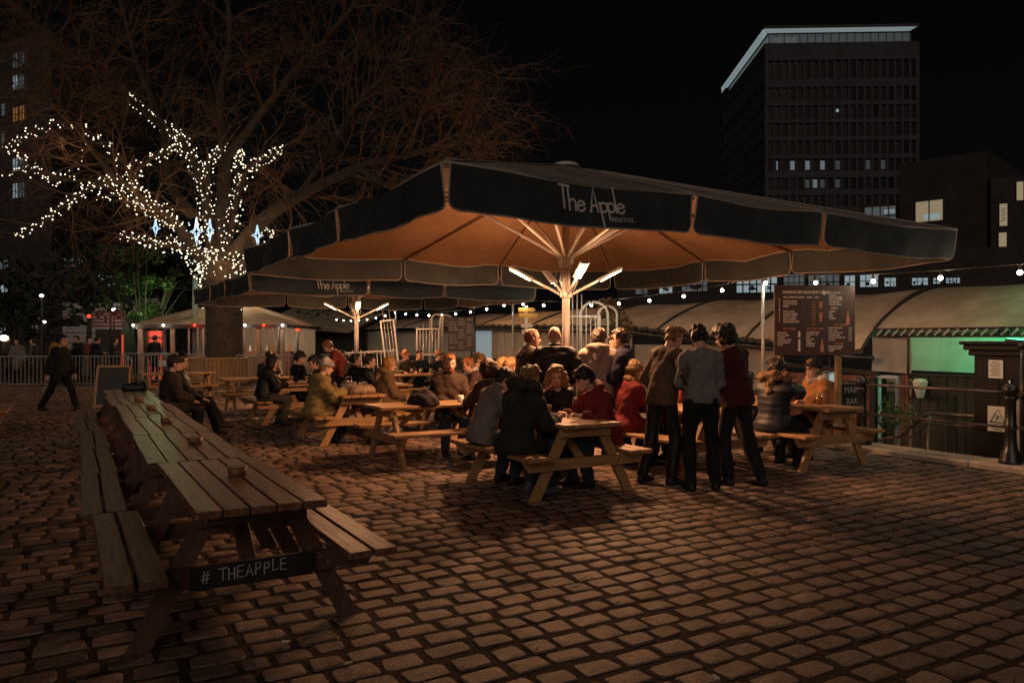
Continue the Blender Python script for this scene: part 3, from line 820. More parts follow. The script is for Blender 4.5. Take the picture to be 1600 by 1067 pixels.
# ------------------------------------------------------------------ giant umbrellas
def umbrella(label, cx, cy, zb, ang, half, hpow, text_s, lit=True):
    """zb: height of the lower edge of the valance"""
    t = thing('giant_umbrella', label, 'umbrella', (cx, cy, 0), ang, 'giant umbrellas')
    zr = zb + 0.36; za = zr + 1.06
    mb = MB(); mb.lathe([(0.35, 0.0), (0.35, 0.03), (0.12, 0.06), (0.075, 0.10)], 20); mb.build('base_plate', 'white_metal', t, True)
    mb = MB(); mb.lathe([(0.055, 0.03), (0.055, zb - 0.35), (0.062, zb - 0.34), (0.062, zb - 0.02), (0.055, zb), (0.055, za - 0.12)], 20); mb.build('pole', 'white_metal', t, True)
    def rim(th):
        c, s = math.cos(th), math.sin(th)
        k = half / max(abs(c), abs(s))
        return k * c, k * s
    def cz(r, th, rm):
        q = r / rm
        return za - (za - zr) * q ** 0.97 - 0.05 * math.sin(th * 6 + math.pi / 2 + math.pi / 2 * 0) ** 2 * q * (1 - q * 0.55)
    # canopy: ribs every 30 degrees from 15, corners at 45
    def cpt(i, j, n=72, m_=10, dz=0.0):
        th = 2 * math.pi * i / n
        x, y = rim(th); rm = math.hypot(x, y); q = j / m_
        rel = (th - R(15)) / R(30)
        sag = math.sin((rel % 1.0) * math.pi) ** 2
        z = za - (za - zr) * q ** 0.97 - 0.075 * sag * q + dz + 0.012 * q * math.sin(th * 17 + 5 * q) * sag + 0.008 * math.sin(th * 29 + 11 * q) * q
        return (x * q, y * q, z)
    n, m_ = 72, 10
    mb = MB()
    ids = [[mb.vert(cpt(i, j)) for i in range(n)] for j in range(1, m_ + 1)]
    ap = mb.vert((0, 0, za))
    for i in range(n):
        mb.face((ap, ids[0][i], ids[0][(i + 1) % n]))
        for j in range(m_ - 1):
            mb.face((ids[j][i], ids[j + 1][i], ids[j + 1][(i + 1) % n], ids[j][(i + 1) % n]))
    canopy = mb.build('canopy', 'canopy', t, True)
    tm = MB(); tm.v = [(a_ * 1.001, b_ * 1.001, c_ + 0.012) for a_, b_, c_ in mb.v]; tm.f = list(mb.f); tm.mi = list(mb.mi)
    tm.build('top_cloth', 'canopy_top', canopy, True)
    mb = MB(); mb.tube([Vector(cpt(i, m_, dz=0.005)) for i in range(n + 1)], 0.016, 6, False); mb.build('edge_trim', 'trim', canopy, True)
    mb = MB(); mb.lathe([(0.19, za - 0.015), (0.19, za + 0.01), (0.15, za + 0.035), (0.04, za + 0.05), (0.0, za + 0.05)], 20); mb.build('top_cap', 'white_metal', t, True)
    hz = zb + 0.14
    mb = MB(); mb.lathe([(0.063, hz - 0.16), (0.10, hz - 0.15), (0.115, hz - 0.02), (0.115, hz + 0.06), (0.07, hz + 0.08)], 16); mb.build('slider', 'white_metal', t, True)
    mb = MB(); mb.lathe([(0.056, zb - 0.44), (0.085, zb - 0.43), (0.085, zb - 0.36), (0.056, zb - 0.35)], 16); mb.build('heater_collar', 'white_metal', t, True)
    for k in range(12):
        th = R(15 + 30 * k)
        x, y = rim(th); rm = math.hypot(x, y)
        e = Vector((x, y, zr - 0.03)); a = Vector((0.1 * x / rm, 0.1 * y / rm, za - 0.10))
        mb = MB(); mb.bar(a, e, 0.028, 0.034); rb = mb.build('rib', 'canopy', t)
        mb = MB(); mb.tube([Vector((x * q_ / 10, y * q_ / 10, za - (za - zr) * (q_ / 10) ** 0.97 + 0.02)) for q_ in range(1, 11)], 0.011, 5); mb.build('seam', 'trim', canopy, True)
        mid = a + (e - a) * (1.55 / rm); mid.z -= 0.02
        s0 = Vector((0.10 * x / rm, 0.10 * y / rm, hz))
        mb = MB(); mb.bar(s0, mid, 0.036, 0.030, ch=0.006); mb.build('strut', 'white_metal', t)
    # valance: three flaps on each side
    cuts = [-half, -half * math.tan(R(15)), half * math.tan(R(15)), half]
    vh = zr - zb
    for side in range(4):
        rot = Matrix.Rotation(R(90 * side), 3, 'Z')
        for f in range(3):
            s0, s1 = cuts[f] + 0.035, cuts[f + 1] - 0.035
            L = s1 - s0; ph = side * 2.1 + f * 1.3
            def fn(s, d, off=0.0):
                k = d / vh
                rel = (s - s0) / L
                wv = (0.034 * math.sin(s * 2.6 + ph) + 0.020 * math.sin(s * 6.3 + ph * 2 + 1.5 * k) + 0.008 * math.sin(s * 15 + ph * 3 + 3 * k)) * k
                out = 0.02 + 0.03 * k + wv
                # slight crease near the flap ends
                out += -0.05 * k * (math.exp(-((rel) / 0.04) ** 2) + math.exp(-((1 - rel) / 0.04) ** 2))
                sag = 0.06 * math.sin(max(0, min(1, rel)) * math.pi) ** 2
                return rot @ Vector((s, -half - out - off, zr - 0.01 - sag * 0.7 - d))
            rc = 0.10
            def inset(d):
                q = d - (vh - rc)
                return 0.0 if q <= 0 else rc - math.sqrt(max(0, rc * rc - q * q))
            ns, nd = 30, 9
            ds = [vh * (1 - (1 - j / nd) ** 1.4) for j in range(nd + 1)]
            def gp(i, j):
                ii = inset(ds[j])
                return (s0 + ii + (L - 2 * ii) * i / ns, ds[j])
            mb = MB()
            ids = [[mb.vert(fn(*gp(i, j))) for j in range(nd + 1)] for i in range(ns + 1)]
            for i in range(ns):
                for j in range(nd):
                    mb.face((ids[i][j], ids[i][j + 1], ids[i + 1][j + 1], ids[i + 1][j]))
            fl_ = mb.build('valance_flap', 'valance', t, True)
            path = [fn(*gp(0, j)) for j in range(nd + 1)] + [fn(*gp(i, nd)) for i in range(1, ns + 1)] + [fn(*gp(ns, j)) for j in range(nd - 1, -1, -1)]
            mb = MB(); mb.tube(path, 0.008, 5); mb.build('piping', 'trim', fl_, True)
            if side == 0 and f == text_s[0]:
                sc = text_s[2]
                tf = lambda a_, b_: fn(text_s[1] + a_ * sc, text_s[3] - b_ * sc * 1.0, 0.006)
                mb = MB(); ribbon(mb, LOGO, tf, 0.088, 'print'); mb.build('lettering', None, fl_)
                me = text_mesh('BRISTOL.', 0.055, m='print', depth=0.0, sx=1.25)
                for v_ in me.vertices:
                    v_.co = fn(text_s[1] + 2.52 * sc + v_.co.x, text_s[3] + 0.36 * sc - v_.co.y, 0.006)
                link('lettering', me, fl_)
    # heaters on four arms
    hx = [(-1, -0.05), (1, 0.12), (0.28, -1), (-0.35, 1)]
    base = zb - 0.40
    for k, (dx, dy) in enumerate(hx):
        d = Vector((dx, dy, 0)).normalized()
        d = Matrix.Rotation(-ang, 3, 'Z') @ d
        a = d * 0.07 + Vector((0, 0, base)); b = d * 0.52 + Vector((0, 0, base + 0.24))
        mb = MB(); mb.tube([a, a + (b - a) * 0.5 + Vector((0, 0, 0.0)), b], 0.018, 8); mb.build('heater_arm', 'white_metal', t, True)
        e = d * 0.82 + Vector((0, 0, base + 0.40)); sdir = (e - b).normalized()
        nrm = Vector((d.x * 0.45, d.y * 0.45, -0.9)).normalized()
        nrm = (nrm - sdir * nrm.dot(sdir)).normalized()
        side_ = sdir.cross(nrm)
        b2 = b - sdir * 0.06
        rot = Matrix((side_, sdir, -nrm)).transposed()
        c = (b2 + e) / 2; Lh = (e - b2).length
        mb = MB(); mb.box(c, (0.13, Lh, 0.05), rot, 0.018)
        h = mb.build('heater', 'galv', t)
        mb = MB(); mb.box(c + nrm * 0.031, (0.075, Lh - 0.07, 0.014), rot, 0.004); mb.build('heater_tube', 'heat', h)
        if lit:
            lamp('POINT', 'heater_light', c + nrm * 0.10, hpow * 0.36, (1.0, 0.50, 0.24), 0.07, t)
            ax_ = Vector((d.x * 0.45, d.y * 0.45, -0.9)).normalized()
            lamp('SPOT', 'heater_light', c + nrm * 0.10, hpow * 1.25, (1.0, 0.48, 0.22), 0.08, t, ax_.to_track_quat('-Z', 'Y').to_euler(), spot_size=R(168), spot_blend=0.5)
    mb = MB()
    for k in range(5):
        a_ = random.uniform(0, 6.28); q = Vector((math.cos(a_), math.sin(a_), 0))
        mb.tube([q * 0.1 + Vector((0, 0, hz - 0.1)), q * 0.17 + Vector((0, 0, hz - 0.35)), q * 0.07 + Vector((0, 0, base - 0.03))], 0.006, 5)
    mb.build('heater_cable', 'galv', t, True)
    t.scale = (1, 0.955, 1)
    return t
umbrella('large square umbrella with orange lit underside standing over the front picnic tables', 0.76, 10.82, 2.66, R(31.5), 3.62, 170.0, (0, -2.56, 0.208, 0.225))
umbrella('second square umbrella standing behind and left of the large orange lit one', -3.95, 19.5, 2.58, R(31.5), 3.35, 110.0, (0, -2.05, 0.215, 0.22))
# further umbrella, its dark valance showing at the left behind the second one

# ------------------------------------------------------------------ picnic tables
def mesh_of(fn_, name, m):
    mb = MB(); fn_(mb); return mb.mesh(name, m)
TW = {}
def table_meshes(kind, L, inset):
    key = (kind, L, inset)
    if key in TW: return TW[key]
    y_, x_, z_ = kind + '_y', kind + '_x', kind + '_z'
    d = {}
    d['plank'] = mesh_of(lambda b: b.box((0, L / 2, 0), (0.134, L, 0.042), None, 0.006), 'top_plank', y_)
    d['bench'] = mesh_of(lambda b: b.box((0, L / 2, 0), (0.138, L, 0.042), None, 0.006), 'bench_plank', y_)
    def leg(sx):
        def f(b):
            b.bar((sx * 0.60, 0, -0.03), (sx * 0.235, 0, 0.715), 0.045, 0.105, up=(0, 1, 0)) if False else None
            p0, p1 = Vector((sx * 0.60, 0, 0.0)), Vector((sx * 0.225, 0, 0.70))
            w = 0.06
            # sheared plank: horizontal cuts at foot and head
            vs_ = []
            for y in (-0.0225, 0.0225):
                for p in (p0, p1):
                    for e in (-w, w): vs_.append((p.x + e, y, p.z))
            i = [b.vert(q) for q in vs_]
            b.face((i[0], i[1], i[3], i[2])); b.face((i[5], i[4], i[6], i[7]))
            b.face((i[0], i[4], i[5], i[1])); b.face((i[2], i[3], i[7], i[6])); b.face((i[0], i[2], i[6], i[4])); b.face((i[1], i[5], i[7], i[3]))
        return f
    d['legL'] = mesh_of(leg(-1), 'leg', z_); d['legR'] = mesh_of(leg(1), 'leg', z_)
    def seat_beam(b):
        # long beam with slanted ends
        hl = 0.77; h = 0.11
        for y0, y1 in ((-0.0225, 0.0225),):
            pts = [(-hl, h / 2), (-hl + 0.07, -h / 2), (hl - 0.07, -h / 2), (hl, h / 2)]
            a = [b.vert((x, y0, z)) for x, z in pts]; c = [b.vert((x, y1, z)) for x, z in pts]
            b.face(a); b.face(c[::-1])
            for k in range(4): b.face((a[k], c[k], c[(k + 1) % 4], a[(k + 1) % 4]))
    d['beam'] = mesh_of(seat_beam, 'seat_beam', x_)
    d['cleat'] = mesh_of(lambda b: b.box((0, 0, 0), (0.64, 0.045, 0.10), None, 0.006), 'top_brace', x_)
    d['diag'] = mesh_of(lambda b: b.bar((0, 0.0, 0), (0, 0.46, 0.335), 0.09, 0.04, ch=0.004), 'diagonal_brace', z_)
    def bolts(b):
        for x, z in ((-0.40, 0.385), (-0.45, 0.35), (0.40, 0.385), (0.45, 0.35), (-0.25, 0.665), (0.25, 0.665)):
            b.ball((x, 0, z), 0.010, 6, 4, sc=(1, 0.6, 1))
    d['bolt'] = mesh_of(bolts, 'bolt', 'steel')
    TW[key] = d
    return d
def table(label, x, y, rz, kind='pine', group='wooden picnic tables', L=1.80, inset=0.20, name='picnic_table'):
    t = thing(name, label, 'picnic table', (x, y, 0), rz, group)
    d = table_meshes(kind, L, inset)
    def put(nm, me, loc, rot=None):
        o = link(nm, me, t); o.location = loc
        if rot is not None: o.rotation_euler = rot
        return o
    for k in range(5):
        put('top_plank', d['plank'], ((k - 2) * 0.142, random.uniform(-.006, .006), 0.755 + random.uniform(-.0015, .0015)), (0, R(random.uniform(-.4, .4)), 0))
    for sx in (-1, 1):
        for k in range(2):
            put('bench_plank', d['bench'], (sx * (0.548 + 0.155 * k), random.uniform(-.008, .008), 0.445 + random.uniform(-.0015, .0015)), (0, R(random.uniform(-.4, .4)), 0))
    for e, yy in ((0, inset), (1, L - inset)):
        sy = -1 if e == 0 else 1
        put('leg', d['legL'], (0, yy, 0)); put('leg', d['legR'], (0, yy, 0))
        bm = put('seat_beam', d['beam'], (0, yy + sy * 0.047, 0.367))
        put('top_brace', d['cleat'], (0, yy + sy * 0.047, 0.682))
        bo = link('bolt', d['bolt'], t); bo.location = (0, yy + sy * 0.071, 0); bo['kind'] = 'stuff'
        put('diagonal_brace', d['diag'], (0, yy - sy * 0.03, 0.385), (0, 0, 0 if e == 0 else math.pi))
    return t
RZU, RZV = R(30), R(-60)
# the dark weathered row in the left foreground
e0 = Vector((-1.31, 3.97, 0))
rowlab = ['nearest weathered picnic table with hashtag chalk board on its end beam', 'second weathered picnic table from the front of the left row',
          'third weathered picnic table from the front of the left row', 'fourth weathered picnic table from the front of the left row',
          'fifth weathered picnic table of the left row next to the seated couple', 'last weathered picnic table of the left row by the chalkboard stand']
row_t = []
for k in range(6):
    p = e0 + U * (1.79 * k) + V * ((0.03, -0.045, -0.01, 0.0, -0.03, -0.02)[k])
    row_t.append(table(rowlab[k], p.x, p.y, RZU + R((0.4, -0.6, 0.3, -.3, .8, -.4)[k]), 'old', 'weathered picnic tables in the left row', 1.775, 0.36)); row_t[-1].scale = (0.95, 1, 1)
# hashtag board on the near end beam
tb = row_t[0]
mb = MB(); mb.box((0.0, 0.265, 0.372), (0.69, 0.022, 0.125), None, 0.004); hb = mb.build('chalk_board', 'board', tb)
nb = MB()
HT = {'#': [[(.15, 0), (.25, 1)], [(.45, 0), (.55, 1)], [(0, .33), (.62, .36)], [(.06, .66), (.7, .69)]],
      'T': [[(0, 1), (.7, 1.05)], [(.36, 1), (.34, 0)]], 'H': [[(0, 1), (.02, 0)], [(.5, 1), (.52, 0)], [(0, .5), (.52, .52)]],
      'E': [[(.5, 1.02), (0, .98), (0, 0), (.5, .03)], [(0, .5), (.42, .55)]], 'A': [[(0, 0), (.3, 1), (.6, 0)], [(.12, .36), (.5, .36)]],
      'P': [[(0, 0), (.02, 1), (.4, .95), (.46, .72), (.36, .52), (0, .46)]], 'L': [[(.0, 1), (.02, 0), (.48, .04)]]}
x_ = -0.285
fn = lambda s, t_: (s, 0.2515, 0.345 + t_)
for ch_ in '# THEAPPLE':
    if ch_ == ' ': x_ += 0.03; continue
    w_ = 0.062 if ch_ != 'T' else 0.066
    jit = random.uniform(-.006, .006)
    ribbon(nb, [[(x_ + a_ * w_, jit + (x_ + .3) * 0.03 + b_ * 0.062) for a_, b_ in st] for st in HT[ch_]], fn, 0.0074)
    if ch_ == '#': nb.build('lettering', 'chalk', hb); nb = MB()
    x_ += w_ * {'#': 1.0, 'T': .82, 'H': .78, 'E': .75, 'A': .86, 'P': .78, 'L': .72}[ch_]
nb.build('lettering', 'chalk', hb)
# pale reflections on the steel of the row: plain galvanised braces
atl = ['brown ashtray on the nearest weathered table of the left row', 'brown ashtray on the second weathered table of the left row', 'brown ashtray on the third weathered table of the left row',
       'brown ashtray on the fourth weathered table of the left row', 'brown ashtray on the fifth table near the seated couple']
am = MB(); am.lathe([(0.050, 0), (0.056, 0.004), (0.060, 0.05), (0.052, 0.052), (0.046, 0.014), (0.0, 0.012)], 18); ame = am.mesh('ashtray', 'ashtray')
rm_ = MB(); rm_.lathe([(0.0605, 0.046), (0.064, 0.05), (0.0605, 0.055), (0.0515, 0.054)], 18); rme = rm_.mesh('rim', 'ashtray')
for k in range(5):
    p = e0 + U * (1.79 * k + (1.02, 0.95, 1.0, .9, .6)[k]) + V * (0.08, 0.06, 0.03, 0.03, 0.0)[k]
    t = thing('ashtray', atl[k], 'ashtray', (p.x, p.y, 0.777), 0, 'ashtrays on the left row of tables')
    link('bowl', ame, t, None, True); link('rim', rme, t, None, True)

tables = {}
def tb_(key, label, x, y, rz, **kw): tables[key] = table(label, x, y, rz, **kw)
tb_('a', 'new pine picnic table at the front with red jacket drinker on its bench', 0.84, 7.85, RZU)
tb_('h', 'pine picnic table behind the three standing men in front', 2.62, 9.08, RZU)
tb_('i', 'pine picnic table at the right beside the railing with orange jacket woman', 4.20, 9.62, RZU)
tb_('b', 'pine picnic table set crosswise with the mug and the bearded man', -1.82, 10.0, RZV)
tb_('c', 'pine picnic table beside the yellow fur coat with a bag on top', -2.27, 11.87, RZU)
tb_('d', 'dark picnic table with two glasses beside the person in black', -4.10, 14.75, RZU)
tb_('e', 'dark picnic table with menu holder standing left of the black coat', -6.4, 16.9, RZV)
tb_('g', 'brightly lit picnic table with a row of beers in the middle distance', -3.0, 18.7, RZV)
tb_('j', 'pine picnic table in the crowd behind the bearded man', -0.35, 12.75, RZU)
tb_('k', 'picnic table behind the two hooded drinkers in the middle', -2.2, 14.6, RZU)
tb_('f', 'lone empty picnic table beside the barriers and round tree planter', -9.5, 19.6, RZV, L=1.8)
tb_('m', 'dark picnic table cut off by the left edge of the photo', -8.95, 12.2, RZU)
tb_('n', 'picnic table behind the red coat drinkers near the railing', 0.55, 12.6, RZU)

# ------------------------------------------------------------------ sandwich board
ab = thing('sandwich_board', 'blank dark chalkboard stand with wooden frame beyond the left row of tables', 'sandwich board', (-8.95, 17.3, 0), R(14))
for sg, nm in ((1, 'front'), (-1, 'rear')):
    yb, yt = -0.33 * sg, -0.03 * sg
    for x in (-0.34, 0.34):
        mb = MB(); mb.bar((x, yb, 0), (x * 0.97, yt, 1.05), 0.045, 0.03); mb.build('frame_side', 'pine_z', ab)
    mb = MB(); mb.bar((-0.34, yt + (yb - yt) * .02, 1.03), (0.34, yt + (yb - yt) * .02, 1.03), 0.03, 0.045); mb.build('frame_rail', 'pine_x', ab)
    mb = MB(); mb.bar((-0.34, yb * .86, 0.17), (0.34, yb * .86, 0.17), 0.03, 0.045); mb.build('frame_rail', 'pine_x', ab)
    mb = MB(); mb.poly([(-0.32, yb * .85 , 0.18), (0.32, yb * .85, 0.18), (0.31, yt, 1.02), (-0.31, yt, 1.02)])
    mb.poly([(-0.32, yb * .85 - .012 * sg, 0.18), (0.32, yb * .85 - .012 * sg, 0.18), (0.31, yt - .012 * sg, 1.02), (-0.31, yt - .012 * sg, 1.02)][::-1])
    mb.build('writing_panel', 'board', ab)

# ------------------------------------------------------------------ menu boards
mnu = thing('menu_board', 'large dark red drinks menu board on a wooden post by the railing', 'menu board', (4.55, 11.55, 0), R(6))
BW, BH, BZ = 1.27, 1.05, 1.40
mb = MB(); mb.box((0, 0, BZ + BH / 2), (BW, 0.03, BH), None, 0.004); pn = mb.build('panel', 'menu', mnu)
mb = MB(); mb.box((0.40, 0.055, 0.86), (0.085, 0.07, 1.72), None, 0.006); mb.build('post', 'pine_z', mnu)
mb = MB(); mb.box((-0.50, 0.055, 0.95), (0.07, 0.07, 1.9), None, 0.006); mb.build('post', 'pine_z', mnu)
def mtext(txt, x, z, size, m='menu_ink', align='LEFT', sx=1.0):
    me = text_mesh(txt, size, m=m, depth=0.0004, align=align, sx=sx, bold=0.035)
    o = link('lettering', me, pn); o.location = (x, -0.0175, BZ + z); o.rotation_euler = (R(90), 0, 0)
mtext('FARMHOUSE DRAUGHT CIDER', -0.515, 0.925, 0.058, sx=0.92)
mtext('OLD BRISTOLIAN    5.00   3.10', -0.50, 0.855, 0.042)
for k, l_ in enumerate(('BLACK JACK', 'LONG DROP', 'REDS')): mtext(l_, -0.50, 0.795 - 0.038 * k, 0.038)
for k, l_ in enumerate(('DRY ROSE', 'SWEET RIVER', 'SOUTH BAY', 'TAP HOUSE', 'DRAGON DRY')): mtext(l_, -0.50, 0.64 - 0.038 * k, 0.038)
for k in range(9): mtext('4.%d0' % ((k * 3) % 7 + 1), -0.05, 0.79 - 0.042 * k, 0.030, 'menu_orange')
mtext('FRUIT CIDER', -0.50, 0.385, 0.036, 'menu_orange'); mtext('BOTTLED CIDER', -0.13, 0.385, 0.036, 'menu_orange')
for k, l_ in enumerate(('RHUBARB', 'PEAR & LIME', 'CHERRY', 'ELDERFLOWER', 'STRAWBERRY', 'PLUM')): mtext(l_, -0.59, 0.325 - 0.036 * k, 0.032)
for k, l_ in enumerate(('ORCHARD  500', 'HARVEST  330', 'OAK', 'DRY HILL', 'PERRY', 'SOMERSET', 'VINTAGE')): mtext(l_, -0.14, 0.335 - 0.034 * k, 0.030)
for k, l_ in enumerate(('GIN & TONIC', 'DOUBLE', 'RUM & GINGER', 'MULLED CIDER', 'HOUSE RED', 'HOUSE WHITE')): mtext(l_, 0.22, 0.93 - 0.036 * k, 0.030)
mtext('SPIRITS', 0.25, 0.695, 0.034)
for k, l_ in enumerate(('VODKA', 'GIN', 'RUM', 'WHISKY')): mtext(l_, 0.22, 0.65 - 0.036 * k, 0.030)
mtext('SOFT DRINKS', 0.30, 0.445, 0.034, 'menu_orange')
for k, l_ in enumerate(('LEMONADE 2.50', 'COLA 2.50', 'APPLE JUICE 2.80', 'GINGER BEER', 'TONIC WATER 2.00', 'COFFEE')): mtext(l_, 0.21, 0.40 - 0.036 * k, 0.030)
mtext('SNACKS', 0.32, 0.165, 0.034, 'menu_orange')
for k, l_ in enumerate(('PIES AND PASTIES', 'CHEESE BOARD', 'CRISPS')): mtext(l_, 0.21, 0.125 - 0.034 * k, 0.029)
for k in range(6): mtext('2.%d0' % (k + 2), 0.53, 0.40 - 0.036 * k, 0.028)
fnm = lambda s, t_: (s, -0.0175, BZ + t_)
def filled(pts, m):
    b_ = MB(); b_.poly([fnm(*p) for p in pts]); b_.build('drawing', m, pn)
filled([(0.06, .80), (0.12, .80), (0.112, .70), (0.068, .70)], 'menu_orange'); filled([(0.06, .64), (0.12, .64), (0.105, .50), (0.075, .50)], 'menu_orange')
for cx, z0, m_ in ((0.11, 0.05, 'menu_orange'), (0.52, 0.46, 'menu_orange')):
    filled([(cx - .028, z0), (cx + .028, z0), (cx + .028, z0 + .09), (cx + .010, z0 + .14), (cx + .010, z0 + .20), (cx - .010, z0 + .20), (cx - .010, z0 + .14), (cx - .028, z0 + .09)], m_)
for z0 in (0.27, 0.15, .06): filled([(-.27, z0), (-.23, z0), (-.235, z0 + .09), (-.265, z0 + .09)][::1], 'menu_ink')
filled([(0.11, .92), (0.15, .90), (0.17, .94), (0.13, .98)], 'menu_ink')
nb = MB(); ribbon(nb, [[(-0.58, .84), (-.54, .84)], [(-.56, .84), (-.56, .50)], [(-.58, .68), (-.54, .68)]], fnm, 0.008); nb.build('drawing', 'menu_ink', pn)
mb2 = thing('chalk_menu_board', 'dark violet chalk menu board on a yellow post behind the bearded man', 'menu board', (-1.10, 16.4, 0), R(8))
mb = MB(); mb.box((0, 0, 1.74), (0.54, 0.03, 0.72), None, 0.004); pn2 = mb.build('panel', 'slate_board', mb2)
mb = MB(); mb.box((-0.20, 0.05, 0.90), (0.08, 0.06, 1.8), None, 0.005); mb.build('post', 'pine_z', mb2)
for k in range(12):
    for c_, (x, w_) in enumerate(((-0.24, 'MALT CIDER'), (-0.04, 'PALE ALE 4.2'), (0.13, 'STOUT 5'))):
        if (k * 3 + c_) % 5 == 0: continue
        me = text_mesh(('%s' % w_)[: 6 + (k + c_) % 5], 0.032, m='menu_ink', depth=0.0003)
        o = link('lettering', me, pn2); o.location = (x, -0.017, 2.05 - 0.055 * k); o.rotation_euler = (R(90), 0, 0)
mbn = thing('main_bar_sign', 'black board chalked with the words MAIN BAR behind the railing', 'sign', (5.32, 12.05, 0), R(20))
mb = MB(); mb.box((0, 0, 0.74), (0.42, 0.03, 0.50), None, 0.004); mb.build('panel', 'board', mbn)
for l_, z in (('MAIN', 0.80), ('BAR', 0.62)):
    me = text_mesh(l_, 0.145, m='chalk', depth=0.0006, align='CENTER', sx=0.85); o = link('lettering', me, mbn); o.location = (0, -0.018, z); o.rotation_euler = (R(90), 0, R(0))
for x in (-0.19, 0.19):
    mb = MB(); mb.box((x, 0.035, 0.5), (0.04, 0.04, 1.0)); mb.build('post', 'black_metal', mbn)
# striped signpost
sg_ = thing('signpost', 'white post with yellow arrow boards among the string lights', 'signpost', (0.38, 20.4, 0), 0)
mb = MB(); mb.box((0, 0, 1.25), (0.09, 0.09, 2.55), None, 0.01); mb.build('post', 'white_metal', sg_)
for z, w_, m_, dx in ((2.42, 0.40, 'yellow_sign', -.02), (2.27, 0.46, 'yellow_sign', 0.03), (2.0, 0.26, 'paper', -.01), (1.83, 0.24, 'paper', 0.0)):
    mb = MB()
    pts = [(-w_ / 2, -.055), (w_ / 2, -.055), (w_ / 2 + .07, 0), (w_ / 2, .055), (-w_ / 2, .055)]
    a = [mb.vert((x + dx, -0.06, z + y)) for x, y in pts]; c = [mb.vert((x + dx, -0.035, z + y)) for x, y in pts]
    mb.face(a); mb.face(c[::-1])
    for k in range(5): mb.face((a[k], c[k], c[(k + 1) % 5], a[(k + 1) % 5]))
    mb.build('arrow_board', m_, sg_)

# ------------------------------------------------------------------ white metal gates and arches
def gate(label, loc, rz, w, h, lift, nb_, arch, tall, name='metal_gate', m='white_metal', tilt=0):
    t = thing(name, label, 'metal gate', loc, rz, 'white metal gates')
    if tilt: t.rotation_euler = (0, R(tilt), rz)
    for x in (-w / 2, w / 2):
        mb = MB(); mb.box((x, 0, (lift + h) / 2 + (0 if lift else 0)), (0.045, 0.045, lift + h), None, .005); mb.build('side_post', m, t)
    for z in (lift, lift + h - .02):
        mb = MB(); mb.box((0, 0, z), (w - .05, 0.04, 0.045), None, .005); mb.build('cross_rail', m, t)
    for k in range(nb_):
        x = -w / 2 + w * (k + 1) / (nb_ + 1)
        z1 = lift + h + (tall[k % len(tall)] if tall else 0)
        mb = MB(); mb.tube([(x, 0.0, 0.0 if k % 2 else lift), (x, 0.0, z1)], 0.014, 6); mb.build('bar', m, t, True)
    for (cx, rw, zb_, zt) in arch:
        pts = [(cx - rw, 0.03, zb_)] + [(cx - rw * math.cos(math.pi * q / 14), 0.03, zt - rw + rw * math.sin(math.pi * q / 14)) for q in range(15)] + [(cx + rw, 0.03, zb_)]
        mb = MB(); mb.tube(pts, 0.030, 8); mb.build('arch', m, t, True)
    return t
gate('white metal gate with tall round arch beside the climbing plant', (1.65, 18.2, 0), R(0), 0.86, 1.95, 0.25, 7, [(0.30, 0.33, 0.3, 2.52), (0.62, 0.22, 0.3, 2.42)], [0.3, 0.55, 0.7, 0.5, 0.2, 0, 0])
gate('white metal gate with narrow arch standing behind the row of beers', (-2.30, 21.0, 0), R(0), 0.60, 0.72, 1.22, 6, [(0.25, 0.15, 0.9, 2.32), (.50, .16, 1.3, 2.30)], [0, 0.12, 0, 0.25, 0, 0], m='galv')
gate('narrow leaning white metal gate beside the string light pole', (-3.25, 21.6, 0), R(0), 0.36, 1.3, 0.9, 3, [], [0.3, 0.1, 0.3], tilt=-7, m='galv')
gate('low wide run of white metal bars leaning behind the seated drinkers', (-4.05, 21.8, 0), R(0), 1.7, 0.95, 0.35, 14, [], [0.0, .05], tilt=-3, m='galv')
cp = thing('climbing_plant', 'rust brown climbing plant beside the white arch gate', 'climbing plant', (2.55, 18.4, 0))
mb = MB()
for k in range(5): mb.tube([(0.1 * k - .2, 0, 0), (-0.1 + .1 * k, 0.05, 1.2), (-0.35 + .12 * k, 0, 2.3)], [.02, .015, .006], 5)
mb.build('stem', 'bark', cp)
mb = MB(); leafy(mb, (-0.25, 0, 2.38), (0.32, 0.22, 0.26), 420, 0.045, rgs); leafy(mb, (0.05, 0, 1.9), (0.34, 0.25, 0.42), 520, 0.045, rgs); leafy(mb, (0.0, 0, 1.2), (0.22, 0.2, 0.7), 300, 0.045, rgs)
mb.build('foliage', 'leaf_rust', cp)

# ------------------------------------------------------------------ crowd barriers
def barrier(label, loc, rz, first=[None]):
    if first[0] is not None: return copy_tree(first[0], loc, rz, label)
    t = thing('crowd_barrier', label, 'barrier', loc, rz, 'steel crowd barriers')
    w = 2.2
    mb = MB(); mb.tube([(-w / 2, 0, 0.1), (-w / 2, 0, 0.98), (-w / 2 + .12, 0, 1.1), (w / 2 - .12, 0, 1.1), (w / 2, 0, 0.98), (w / 2, 0, 0.1)], 0.02, 8); mb.build('frame', 'galv', t, True)
    mb = MB(); mb.tube([(-w / 2, 0, 0.22), (w / 2, 0, 0.22)], 0.016, 6); mb.build('lower_rail', 'galv', t, True)
    bm_ = MB(); bm_.tube([(0, 0, 0.22), (0, 0, 1.1)], 0.0085, 6); me = bm_.mesh('bar', 'galv')
    for k in range(17):
        o = link('bar', me, t); o.location = (-w / 2 + w * (k + 1) / 18, 0, 0)
    for x in (-w / 2 + .2, w / 2 - .2):
        mb = MB(); mb.tube([(x, -0.3, 0.02), (x, -0.1, 0.10), (x, 0, 0.22), (x, 0.1, .10), (x, 0.3, 0.02)], 0.016, 6); mb.build('foot', 'galv', t, True)
    first[0] = t
    return t
